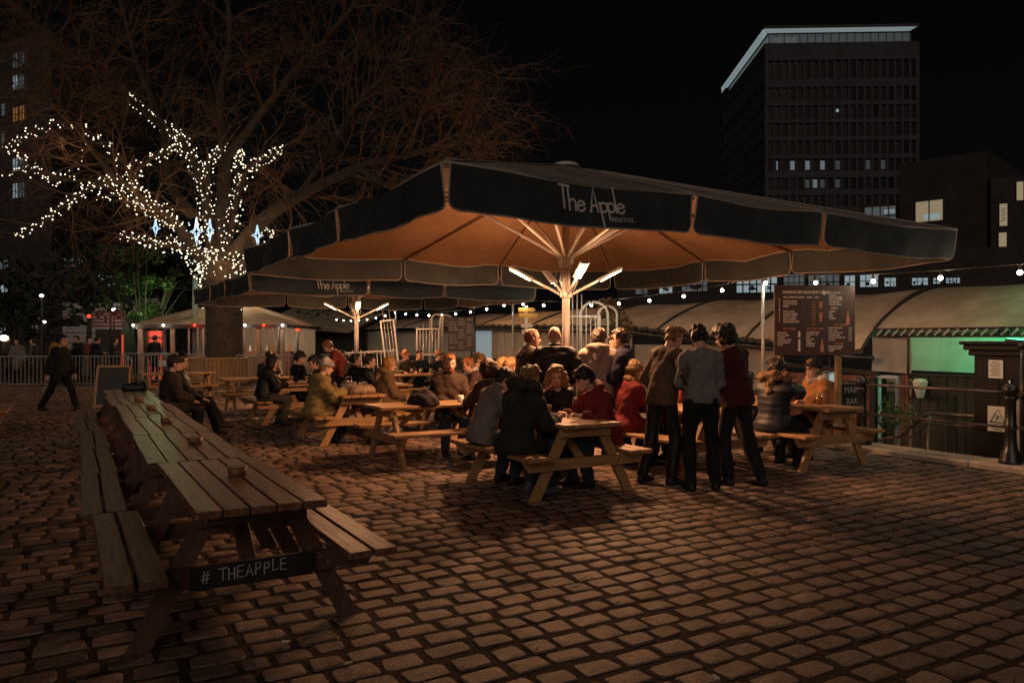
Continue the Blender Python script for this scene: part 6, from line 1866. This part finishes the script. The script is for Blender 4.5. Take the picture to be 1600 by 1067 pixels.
        for sg in (-1, 1):
            f.add(cap(HP(sg * 0.070, -0.01, 0.03), HP(sg * 0.092, 0.0, -0.10), 0.036 + w_, 0.042 + w_), 0, 0.03)
            f.add(cap(HP(sg * 0.088, -0.005, -0.09), HP(sg * (0.085 + w_), -0.03, -0.27), 0.040 + w_, 0.024), 0, 0.03)
        f.add(cap(HP(0, -0.06, 0.0), HP(0, -0.085, -0.30), 0.075, 0.045), 0, 0.05)
        f.noise(0.010 if st == 'long' else 0.016, 60 if st == 'long' else 55, sd)
        qx, qy, qz = hq(f)
        f.cut(np.minimum(np.minimum(qy - 0.028, 0.066 - qz), 0.070 - np.abs(qx)))
        f.cut(np.minimum(qy - 0.06, 0.07 - qz))
        part('hair', f, cloth(hc, kind='hair'))
    if hat:
        hk, c1 = hat[0], hat[1]
        f = hfield()
        if hk in ('beanie', 'bobble'):
            f.add(crn, 0.024, 0.01); f.add(cap(HP(0, -0.02, 0.08), HP(0, -0.035, 0.125), 0.06, 0.04), 0, 0.05)
            f.noise(0.006, 90, sd); qx, qy, qz = hq(f); f.cut(0.026 - qz + 0.35 * qy * 0.4)
            part('beanie', f, cloth(c1))
            f = hfield(); f.add(crn, 0.033, 0.01); qx, qy, qz = hq(f); e_ = qz - 0.14 * qy
            f.cut(0.024 - e_); f.cut(e_ - 0.072); part('beanie_cuff', f, cloth(hat[2] if len(hat) > 2 else c1))
        elif hk == 'cap':
            f.add(crn, 0.018, 0.01); qx, qy, qz = hq(f); f.cut(0.045 - qz); part('cap', f, cloth(c1))
            f = hfield(); f.add(('e', HP(0, 0.11, 0.052), [0.068, 0.075, 0.010], Rh), 0, 0.01); part('cap_peak', f, cloth(c1))
    # ---- extras
    for ex in extras:
        if ex == 'beard': continue
        nm, c1 = ex[0], ex[1]
        if nm in ('fur_hood', 'hood'):
            f = Field(neck - 0.3, neck + 0.3, (0.014, 0.02, 0.03)[det])
            rr = 0.060 if nm == 'fur_hood' else 0.042; qr = 0.170 if nm == 'fur_hood' else 0.125; qz_ = 0.055 if nm == 'fur_hood' else 0.028
            for k in range(10):
                a0, a1 = R(-20 + 22 * k), R(-20 + 22 * (k + 1))
                q0 = neck + R2 @ np.array([qr * math.cos(a0), -0.015 - qr * 0.8 * math.sin(a0), qz_ + 0.012 * math.sin(a0)]); q1 = neck + R2 @ np.array([qr * math.cos(a1), -0.015 - qr * 0.8 * math.sin(a1), qz_ + 0.012 * math.sin(a1)])
                f.add(cap(q0, q1, rr, rr), 0, 0.02)
            f.add(cap(neck + R2 @ np.array([0, -0.10, 0.0]), neck + R2 @ np.array([0, -0.135, -0.12]), 0.075, 0.05), 0, 0.05)
            f.noise(0.028 if nm == 'fur_hood' else 0.010, 90 if nm == 'fur_hood' else 40, sd)
            part(nm, f, cloth(c1, kind='fur' if nm == 'fur_hood' else 'cloth'))
        elif nm in ('scarf', 'collar'):
            f = Field(neck - 0.25, neck + 0.25, (0.012, 0.018, 0.03)[det])
            r0, r1 = (0.085, 0.040) if nm == 'scarf' else (0.072, 0.022)
            for k in range(14):
                a0, a1 = 2 * math.pi * k / 14, 2 * math.pi * (k + 1) / 14
                g = lambda a: neck + R2 @ np.array([r0 * math.cos(a), 0.004 + (r0 - .005) * math.sin(a), 0.036 - 0.016 * math.sin(a)])
                f.add(cap(g(a0), g(a1), r1, r1), 0, 0.02)
            if nm == 'scarf': f.noise(0.012, 60, sd)
            part(nm, f, cloth(c1))
        elif nm == 'shirt':
            f = Field(neck - 0.35, neck + 0.25, 0.012)
            f.add(cap(neck + R2 @ np.array([0, 0.05, 0.0]), chest + R2 @ np.array([0, 0.105 + bulk, 0.05]), 0.040, 0.016), 0, 0.02)
            part('shirt', f, cloth(c1))
        elif nm == 'glasses':
            mb = MB()
            for sg in (-1, 1):
                c_ = HP(sg * 0.033, 0.099, 0.006)
                mb.tube([c_ + Rh @ np.array([0.022 * math.cos(k * .524), 0, 0.020 * math.sin(k * .524)]) for k in range(13)], 0.0035, 4, False)
                mb.tube([HP(sg * 0.055, 0.097, 0.01), HP(sg * 0.080, 0.0, 0.01)], 0.003, 4)
            mb.tube([HP(-.011, .1, .008), HP(.011, .1, .008)], .003, 4); mb.build('glasses', 'lens', root)
        elif nm == 'patch':
            f = Field(el[0] - 0.2, el[0] + 0.2, 0.014)
            m_ = el[0] + (sh[0] - el[0]) * 0.18
            f.add(('e', el[0] * 0.6 + m_ * 0.4, [0.074, 0.074, 0.085], np.eye(3)), 0.0, 0.01); part('elbow_patch', f, cloth(c1))
    if det < 2:
        for sg in (-1, 1):
            mb = MB(); mb.ball(tuple(HP(sg * 0.031, 0.0805, 0.007)), 0.0105, 8, 6)
            mb.build('eye', 'eye', root, True)
    return root

def bench(key, sx, yy):
    """point on a picnic table bench in world coordinates"""
    t = tables[key]; p = Vector((sx * 0.63, yy, 0)); p.rotate(Euler((0, 0, t.rotation_euler[2]))); return t.location + p
def face(key, sx, out=False):
    rz = math.degrees(tables[key].rotation_euler[2])      # local +x direction compass angle
    a = 90 - rz
    a = a if sx < 0 else a + 180
    return a + (180 if out else 0)
def sit(label, key, sx, yy, dphi=0, dx=0, dy=0, **kw):
    p = bench(key, sx, yy); return person(label, p.x + dx, p.y + dy, face(key, sx) + dphi, 'sit', **kw)

# ---- front table
sit('man in dark green parka with fur hood, back to camera, at the front table', 'a', -1, 0.52, -10, H=1.82, lean=16, hy=12, hp=8, top=(DGREEN, 'cloth'), bulk=0.042, hem='long', hair=('short', H_LIGHT), extras=(('fur_hood', (0.050, 0.042, 0.034)),), legs=JEANS, shoes=(0.09, 0.085, 0.08), det=0)
sit('man in grey jumper leaning forward with a black elbow patch at the front table', 'a', -1, 1.22, 0, dx=-.03, H=1.80, lean=24, hy=10, hp=16, top=((0.155, 0.135, 0.115), 'cloth'), bulk=0.020, hair=('short', H_DARK), legs=JEANS, extras=(('patch', BLACK), ('collar', (0.15, 0.13, 0.11))), shoes=BLACK, det=0)
sit('woman with long wavy light brown hair resting her hand on her chin', 'a', 1, 1.52, -20, H=1.66, lean=14, hy=-38, hp=8, L=(0.10, 0.30, 0.82), Rr='face', top=(BLACK, 'cloth'), hair=('wavy', H_LIGHT), female=True, legs=BLACK, det=0)
sit('person in bright red jacket and black beanie leaning over the front table', 'a', 1, 0.66, 0, H=1.78, lean=24, hy=14, hp=8, top=(RED, 'cloth'), bulk=0.036, hair=('short', H_BROWN), hat=('beanie', BLACK), legs=JEANS, shoes=BLACK, extras=(('hood', RED),), det=0)
# ---- standing behind it
person('ginger cropped man in dark grey jacket standing in profile facing right', 0.22, 10.1, 70, 'stand', H=1.80, lean=2, hy=10, L='down', Rr='front', top=((0.055, 0.045, 0.038), 'cloth'), bulk=0.03, hair=('crop', H_GINGER), extras=(('collar', (0.34, 0.27, 0.23)),), legs=BLACK, det=0)
person('bald man in black coat standing with his back to the camera', 0.55, 9.9, -8, 'stand', H=1.83, lean=2, hy=18, L='pocket', Rr='pocket', top=(BLACK, 'cloth'), bulk=0.055, hair=('none', H_GREY), extras=(('collar', BLACK),), legs=BLACK, hem='long', det=0)
person('brown haired man in pale grey hoodie standing with his back to us', 1.14, 10.15, 12, 'stand', H=1.80, lean=3, hy=4, L='front', Rr='front', top=((0.33, 0.26, 0.22), 'cloth'), bulk=0.036, hair=('short', H_BROWN), extras=(('hood', (0.33, 0.26, 0.22)),), legs=JEANS, det=0)
person('man in navy jacket standing in profile facing left beside the hoodie', 1.50, 10.15, 292, 'stand', H=1.79, lean=4, hy=4, L='front', Rr='down', top=((0.022, 0.022, 0.045), 'cloth'), bulk=0.034, hair=('short', H_BROWN), extras=(('collar', NAVY),), legs=BLACK, det=0)
person('person mostly hidden behind the navy jacket man, face showing at left', 1.48, 10.9, 215, 'stand', H=1.70, lean=2, hy=0, L='down', Rr='front', top=(MAROON, 'cloth'), hair=('short', H_BROWN), det=1)
# ---- the three men in front
person('man in olive brown sweater bending to friends with arm on a shoulder', 1.70, 8.72, 60, 'stand', H=1.84, lean=12, hy=8, hp=20, L=(-0.20, 0.16, 0.98), Rr=(0.47, 0.10, 1.49), top=((0.085, 0.055, 0.034), 'cloth'), bulk=0.020, hair=('short', H_LIGHT), legs=BLACK, feet=[(-0.16, -0.10, 0), (0.13, 0.08, 0)], det=0)
person('man in mid grey shirt and black jeans standing square with back to us', 2.06, 8.36, -3, 'stand', H=1.82, lean=3, hy=-6, hp=18, L='front', Rr='front', top=(GREYS, 'cloth'), bulk=0.014, hem='short', hair=('short', H_DARK), legs=(0.008, 0.008, 0.009), feet=[(-0.13, 0, 0), (0.14, 0.0, 0)], det=0)
person('curly haired man in dark maroon hoodie leaning his head to the left', 2.52, 8.60, -42, 'stand', H=1.84, lean=7, side=-5, hy=-10, hp=20, L='front', Rr='front', top=(MAROON, 'cloth'), bulk=0.026, hair=('curly', H_DARK), legs=(0.012, 0.012, 0.014), feet=[(-0.10, 0.10, 0), (0.16, -0.16, 0)], det=0)
# ---- table behind the three men
sit('person in red coat with pale knitted beanie sitting beside the olive sweater man', 'h', -1, 1.25, 0, H=1.74, lean=12, hy=8, top=((0.17, 0.02, 0.018), 'cloth'), bulk=0.04, hem='long', hair=('short', H_LIGHT), hat=('beanie', (0.30, 0.20, 0.10)), extras=(('scarf', (0.22, 0.12, 0.05)),), det=0)
sit('blonde person with white scarf glimpsed between the standing men', 'h', 1, 1.66, 0, H=1.66, lean=14, hy=10, hp=10, top=(RED, 'cloth'), hair=('short', H_BLOND), extras=(('scarf', (0.55, 0.5, 0.46)),), female=True, det=1)
# ---- right table
sit('person in black puffer coat with tan fur hood, back to camera, drinking', 'i', -1, 0.62, -6, H=1.78, lean=8, hy=16, hp=0, Rr='face', top=((0.012, 0.012, 0.018), 'puffer'), bulk=0.052, hem='long', hair=('short', H_DARK), hat=('cap', BLACK), extras=(('fur_hood', (0.20, 0.12, 0.065)),), legs=BLACK, det=0)
sit('woman with long brown hair facing us behind the puffer coat', 'i', 1, 1.66, -20, H=1.74, lean=4, hy=-16, hp=2, top=(BLACK, 'cloth'), hair=('long', H_BROWN), female=True, det=0)
sit('laughing woman in orange tan jacket, dark beanie and glasses at right table', 'i', 1, 0.80, 8, dx=-.1, H=1.74, lean=8, hy=2, hp=-2, top=((0.26, 0.115, 0.045), 'cloth'), bulk=0.034, hair=('short', H_LIGHT), hat=('beanie', (0.016, 0.015, 0.018)), extras=(('scarf', (0.26, 0.21, 0.19)), ('hood', (0.46, 0.38, 0.32)), ('glasses', BLACK)), female=True, legs=BLACK, det=0)
# ---- crosswise table with mug
sit('bearded ginger man in dark jacket facing the camera behind a mug', 'b', -1, 1.30, 14, dx=.10, H=1.86, lean=2, hy=4, hp=-2, L='lap', Rr=(0.02, 0.32, 0.64), top=((0.040, 0.022, 0.016), 'cloth'), bulk=0.034, hair=('short', H_GINGER), extras=('beard', ('collar', (0.045, 0.025, 0.018)), ('shirt', (0.16, 0.13, 0.12))), legs=(0.05, 0.055, 0.075), shoes=(0.03, 0.02, 0.015), det=0, feet=[(-0.10, 0.36, 0), (0.14, 0.42, 0)])
sit('person with bushy dark brown hair, back to camera, left of the grey jumper', 'b', 1, 1.42, 0, H=1.72, lean=6, hy=4, top=((0.050, 0.026, 0.018), 'cloth'), bulk=0.03, hair=('curly', (0.05, 0.024, 0.013)), legs=JEANS, female=True, det=0)
sit('dark haired man in black jacket close behind the bearded man', 'j', -1, 0.30, -60, H=1.84, lean=4, hy=-40, top=((0.018, 0.013, 0.013), 'cloth'), bulk=0.034, hair=('short', H_BROWN), det=1)
sit('ginger person with pale grey scarf looking down in the middle crowd', 'j', 1, 0.55, 20, dx=-.5, H=1.72, lean=14, hy=-10, hp=24, top=((0.07, 0.035, 0.028), 'cloth'), hair=('short', H_GINGER), extras=(('scarf', (0.34, 0.29, 0.27)),), det=1)
sit('light haired person at back of the crowd by the yellow post', 'j', 1, 1.75, 0, dx=.1, H=1.78, lean=2, hy=10, top=(OLIVE, 'cloth'), hair=('short', H_LIGHT), det=1)
sit('blond person in the crowd behind the bushy brown hair', 'n', -1, 0.25, 0, dx=-.15, H=1.72, lean=10, hy=-30, hp=10, top=(OLIVE, 'cloth'), hair=('short', H_BLOND), det=1)
sit('person in pink top half hidden behind the grey jumper man', 'n', -1, 1.2, 0, dx=.48, dy=-1.2, H=1.70, lean=8, hy=-20, top=((0.42, 0.10, 0.10), 'cloth'), hair=('short', H_LIGHT), female=True, det=1)
sit('dark haired person far back in the crowd left of the ginger crop', 'n', -1, 1.7, 0, dx=.1, H=1.70, lean=5, top=(BLACK, 'cloth'), hair=('short', H_DARK), det=1)
# ---- table with the fur coat
sit('person in shaggy yellow green fur coat and pale knitted hat facing right', 'c', -1, 0.48, 0, H=1.70, lean=12, hy=4, hp=12, top=((0.21, 0.155, 0.060), 'fur'), bulk=0.058, hem='long', hair=('short', H_LIGHT), hat=('beanie', (0.36, 0.35, 0.36), (0.20, 0.20, 0.23)), legs=BLACK, female=True, det=0)
sit('woman with long golden hair over her coat sitting sideways to the right', 'c', 1, 0.95, 180, H=1.70, lean=10, hy=12, hp=4, L='lap', Rr='lap', top=((0.10, 0.060, 0.030), 'cloth'), bulk=0.045, hair=('long', (0.22, 0.11, 0.035)), hem='long', female=True, extras=(('hood', (0.13, 0.085, 0.045)),), det=0)
sit('person in black coat with tan collar at the middle table, back to us', 'k', -1, 0.88, 0, H=1.76, lean=10, hy=10, top=(BLACK, 'cloth'), bulk=0.04, hair=('short', H_DARK), extras=(('hood', (0.17, 0.105, 0.06)),), hem='long', det=1)
sit('short haired man in black jacket leaning on the middle table', 'k', -1, 0.18, 0, H=1.76, lean=14, hy=20, hp=8, top=(BLACK, 'cloth'), bulk=0.04, hair=('short', H_DARK), det=1)
# ---- dark table on the left
sit('person with long black hair in black coat at the dark left table', 'd', -1, 0.15, 0, H=1.78, lean=14, hy=12, hp=12, top=(BLACK, 'cloth'), bulk=0.036, hair=('long', H_DARK), legs=(0.055, 0.042, 0.034), hem='short', det=1)
sit('person in yellow scarf behind the long black hair', 'd', -1, 0.80, 20, dx=.2, H=1.68, lean=12, hy=20, hp=10, top=(BLACK, 'cloth'), hair=('long', H_DARK), extras=(('scarf', (0.45, 0.24, 0.05)),), female=True, det=1)
sit('person in dark beanie and black coat across the dark left table', 'd', 1, 0.75, 180, dx=-.45, H=1.80, lean=2, hy=30, L='lap', Rr='lap', top=(BLACK, 'cloth'), bulk=0.045, hair=('short', H_DARK), hat=('beanie', (0.03, 0.025, 0.022)), det=1)
sit('dark haired person leaning low beside the dark beanie', 'd', 1, 0.25, 0, H=1.72, lean=22, hy=0, hp=20, top=((0.02, 0.02, 0.03), 'cloth'), hair=('short', H_DARK), det=1)
sit('person in blue jacket half hidden behind the fur coat', 'd', 1, 1.35, 0, dx=.25, H=1.68, lean=10, hp=10, top=((0.02, 0.05, 0.13), 'cloth'), hair=('short', H_DARK), det=1)
sit('dark capped person facing left at the far dark table', 'e', -1, 1.5, 0, dx=-.35, H=1.74, lean=8, hy=20, top=(BLACK, 'cloth'), hair=('short', H_DARK), hat=('cap', BLACK), extras=(('scarf', (0.40, 0.10, 0.10)),), det=1)
person('ginger bar worker in red apron straps bending over a table', -3.70, 16.9, 250, 'stand', H=1.72, lean=30, hy=10, hp=26, L=(-0.1, 0.45, 0.95), Rr=(0.1, 0.45, 0.95), top=((0.26, 0.05, 0.035), 'cloth'), hair=('short', H_GINGER), legs=BLACK, det=1)
person('man in black top with pale chest logo facing us behind the worker', -4.02, 18.2, 178, 'sit', H=1.76, lean=2, L='lap', Rr='lap', top=(BLACK, 'cloth'), hair=('short', H_DARK), det=1)
# ---- beers table
sit('ginger capped person at the beer table', 'g', -1, 0.65, 0, H=1.74, lean=6, hy=-30, top=(OLIVE, 'cloth'), hair=('short', H_GINGER), hat=('cap', (0.28, 0.12, 0.05)), det=1)
sit('dark haired man facing us behind the row of beers', 'g', -1, 1.05, 0, H=1.76, lean=4, hy=0, top=(BLACK, 'cloth'), hair=('short', H_DARK), det=1)
sit('person in dark coat at the right end of the beer table', 'g', -1, 1.6, 10, H=1.70, lean=6, hy=-20, top=(BLACK, 'cloth'), hair=('short', H_LIGHT), hat=('bobble', (0.2, .1, .04)), det=1)
# ---- couple at the end of the weathered row
pe = e0 + U * 9.45 + V * 0.56
person('person in dark olive coat and beanie seated outward at the row end', pe.x, pe.y, 62, 'sit', H=1.78, lean=6, hy=8, hp=6, L='lap', Rr='lap', top=((0.030, 0.022, 0.016), 'cloth'), bulk=0.048, hem='long', hair=('short', H_DARK), hat=('beanie', (0.035, 0.027, 0.020)), legs=BLACK, feet=[(-0.08, 0.42, 0), (0.16, 0.46, 0)], det=0)
pe = e0 + U * 9.98 + V * 0.80
person('dark haired person in black with legs crossed at the row end', pe.x, pe.y, 66, 'sit', H=1.80, lean=-2, hy=-10, L='lap', Rr='lap', top=(BLACK, 'cloth'), bulk=0.036, hair=('short', H_DARK), legs=(0.008, 0.008, 0.008), feet=[(-0.06, 0.70, 0.10), (0.02, 0.62, 0)], det=0)
# ---- walker and the crowd beyond the barriers
person('person in black striding past on the far left', -9.95, 16.9, 96, 'walk', H=1.74, lean=4, hp=6, L=(-0.24, 0.16, 0.86), Rr=(0.24, -0.12, 0.84), top=((0.010, 0.010, 0.011), 'cloth'), bulk=0.04, hair=('short', H_DARK), legs=(0.008, 0.008, 0.008), feet=[(-0.09, 0.40, 0.0), (0.09, -0.36, 0.03)], det=1)
crowd = [('person in pale patterned coat in the dark crowd beyond the barriers', 28, 29, (0.16, 0.15, 0.14)), ('person in mustard yellow coat in the dark crowd', 92, 28.5, (0.30, 0.14, 0.02)), ('tall dark figure right of the walker in the crowd', 122, 29.5, BLACK),
         ('figure in black with white trim beyond the barriers', 150, 28.2, BLACK), ('figure in dark red beyond the barriers', 138, 31, (0.10, 0.03, 0.025)), ('dark figure near the red neon edge', 178, 30, BLACK), ('dark figure at far left in the crowd', 54, 30, (0.05, 0.05, 0.055)), ('dark figure standing in front of the red tent doorway', 241, 30.2, BLACK), ('dark figure near the left edge of the crowd', 10, 31.0, BLACK)]
for k, (l_, px, Y, c_) in enumerate(crowd):
    person(l_, (px - 800) / FOC * Y, Y, (180, 150, 200, 30, 120, 80, 240, 10, 100)[k], 'stand', H=1.66 + 0.03 * ((k * 5) % 6), lean=3, L='down', Rr='front', top=(c_, 'cloth'), bulk=0.05, hair=('short', H_DARK), det=2, hem='long', group='crowd beyond the barriers')
um = thing('umbrella', 'small open dark umbrella held above the dark crowd at left', 'umbrella', (P(100, 540, 29).x, 29, 1.65))
mb = MB()
for k in range(8):
    a0, a1 = k * math.pi / 4, (k + 1) * math.pi / 4
    mb.poly([(0, 0, .75), (.38 * math.cos(a0), .38 * math.sin(a0), .66), (.38 * math.cos(a1), .38 * math.sin(a1), .66)]); mb.poly([(.38 * math.cos(a0), .38 * math.sin(a0), .66), (.58 * math.cos(a0), .58 * math.sin(a0), .48), (.58 * math.cos(a1), .58 * math.sin(a1), .48), (.38 * math.cos(a1), .38 * math.sin(a1), .66)])
mb.build('canopy', 'black_metal', um); mb = MB(); mb.tube([(0, 0, -.4), (0, 0, .8)], .012, 6); mb.build('shaft', 'steel', um)

# ------------------------------------------------------------------ things on the tables
def onT(key, x, yy):
    t = tables[key]; p = Vector((x, yy, 0.777)); p.rotate(Euler((0, 0, t.rotation_euler[2]))); return t.location + p
def mug(label, loc, rz=0):
    t = thing('mug', label, 'mug', loc, rz)
    mb = MB(); mb.lathe([(0.038, 0), (0.042, 0.01), (0.042, 0.10), (0.037, 0.10), (0.036, 0.02), (0.0, 0.02)], 16); mb.build('cup', 'ceramic', t, True)
    mb = MB(); mb.tube([(-0.040, 0, 0.08), (-0.065, 0, 0.078), (-0.07, 0, 0.05), (-0.062, 0, 0.028), (-0.040, 0, 0.025)], 0.006, 6); mb.build('handle', 'ceramic', t, True)
def pint(label, loc, s=1.0, m='cider', group='glasses of cider on the tables'):
    t = thing('pint_glass', label, 'glass', loc, 0, group)
    mb = MB(); mb.lathe([(0.030 * s, 0), (0.032 * s, 0.008), (0.042 * s, 0.15), (0.0405 * s, 0.15), (0.031 * s, 0.01), (0, 0.01)], 14); mb.build('glass', 'glass', t, True)
    mb = MB(); mb.lathe([(0.0295 * s, 0.012), (0.039 * s, 0.125)], 14); mb.build('drink', m, t, True)
    mb = MB(); mb.lathe([(0.039 * s, 0.126), (0.0395 * s, 0.138), (0, 0.140)], 14); mb.build('foam', 'foam', t, True)
mug('white mug with handle on the crosswise table before the bearded man', onT('b', 0.12, 1.22), R(10))
mug('small white cup beside the bag on the fur coat table', onT('c', 0.22, 0.55), R(60))
pint('tall pale cider glass on the dark left table', onT('d', -0.02, 0.45)); pint('second cider glass nearer the right on the dark left table', onT('d', 0.22, 0.25))
pint('yellow cider glass beside the arm of the black puffer coat', onT('i', -0.24, 0.75), 1.15)
for k, l_ in enumerate(('first beer from the left in the row on the lit table', 'second beer from the left in the row on the lit table', 'third beer in the row on the lit table', 'fourth beer in the row on the lit table', 'fifth beer at the right end of the row on the lit table')):
    pint(l_, onT('g', 0.12, 0.55 + 0.26 * k), 1.0, 'cider')
def bag(label, loc, sz, m, rz=0, handles=True, amp=0.02, fr=28):
    t = thing('bag', label, 'bag', loc, rz)
    f = Field(np.array([-.4, -.35, -.02]), np.array([.4, .35, .5]), 0.02)
    f.add(('e', np.array([0, 0, sz[2] * .45]), [sz[0] / 2, sz[1] / 2, sz[2] * .55], np.eye(3)), 0, .03); f.add(('c', (-sz[0] * .33, 0, sz[2] * .2), (sz[0] * .33, 0, sz[2] * .2), sz[1] * .42, sz[1] * .42), 0, .06)
    f.noise(amp, fr, 77 + int(sz[0] * 100)); f.cut(0.0 - f.grids()[2] + 0 * f.F)
    a_, b_ = f.mesh(); link('body', np_mesh('body', a_, b_, None, [m]), t)
    if handles:
        mb = MB(); mb.tube([(-sz[0] * .2, 0, sz[2] * .9), (-sz[0] * .15, 0, sz[2] * 1.25), (sz[0] * .15, 0, sz[2] * 1.25), (sz[0] * .2, 0, sz[2] * .9)], .012, 6); mb.build('handle', m, t, True)
for l_, k_, x_, y_ in (('cider glass near the front edge of the table by the red jacket', 'a', -0.08, 0.75), ('cider glass by the hands of the wavy haired woman', 'a', 0.14, 1.35), ('half full cider glass far back on the front table', 'a', -0.12, 1.55),
                       ('cider glass on the table behind the three standing men', 'h', 0.05, 0.45), ('cider glass deep on the table behind the standing men', 'h', -0.1, 1.2),
                       ('cider glass before the orange jacket woman', 'i', 0.16, 0.55), ('cider glass by the long haired woman at the right table', 'i', 0.1, 1.35),
                       ('cider glass at the right end of the crosswise table', 'b', -0.15, 1.6), ('cider glass on the crowd table behind the bearded man', 'j', -0.1, 0.3), ('cider glass beside the ginger person with scarf', 'j', 0.15, 0.8),
                       ('cider glass on the table of the two hooded drinkers', 'k', -0.12, 0.3), ('cider glass farther along the hooded drinkers table', 'k', 0.1, 0.9), ('cider glass on the fur coat table behind the bags', 'c', 0.2, 1.1)):
    pint(l_, onT(k_, x_, y_))
bag('tan shoulder bag lying on the fur coat table', onT('c', 0.06, 0.30), (0.38, 0.20, 0.14), M['tan_bag'], R(30))
bag('shiny black and white patterned bag behind the tan one', onT('c', -0.02, 0.75), (0.26, 0.18, 0.20), mat('pattern_bag', (0.16, 0.13, 0.12), .25, nscale=30, col2=(.01, .01, .01), bump=.3), R(10))
bag('black coat heaped over the left end of the crosswise table', onT('b', 0.10, 0.70) + Vector((0, 0, -.02)), (0.44, 0.36, 0.10), cloth((0.018, 0.013, 0.014)), R(-60), False, 0.045, 22)
bag('dark backpack on the ground below the fur coat table', Vector((-1.95, 12.0, 0)), (0.5, 0.34, 0.36), M['bag'], R(20))
bag('small dark bag on the far end of the weathered row', Vector((e0 + U * 10.25 + V * 0.12).to_tuple()) + Vector((0, 0, .777)), (0.34, 0.2, 0.13), M['bag'], R(15), False)
mh = thing('menu_holder', 'white wooden menu and cutlery holder on the far dark table', 'menu holder', onT('e', 0.0, 1.05), R(0))
mb = MB(); mb.box((0, 0, 0.02), (0.26, 0.18, 0.03)); mb.box((0, 0, 0.17), (0.24, 0.012, 0.28), None, .004); mb.build('body', 'white_metal', mh)
mb = MB(); mb.tube([(-0.07, 0, .3), (-.05, 0, .38), (.05, 0, .38), (.07, 0, .3)], .012, 6); mb.build('handle', 'white_metal', mh, True)
for k in range(2):
    mb = MB(); mb.box((0, -.012, .12 + .12 * k), (.19, .006, .10)); mb.build('card', 'paper', mh)
# litter on the setts: cigarette ends and scraps
lit_s = ((446, 858 + 150, 'pale cigarette end on the setts below the weathered table'), (545, 1042, 'pale cigarette end on the setts near the bottom edge'), (1264, 816, 'scrap of foil on the setts lit by the heaters'), (1120, 1064, 'pale scrap on the setts at the bottom edge'), (900, 918, 'pale paper scrap on the setts in the middle foreground'))
for k, (px, py, l_) in enumerate(lit_s):
    p = G(px, py); t = thing('litter', l_, 'litter', (p.x, p.y, 0.016), R(37 * k), 'litter on the setts')
    mb = MB(); mb.tube([(-.02, 0, .006), (.022, .004, .006)], .0055, 6); mb.box((.0, .012, .004), (.03, .015, .003)); mb.build('scrap', 'paper', t)
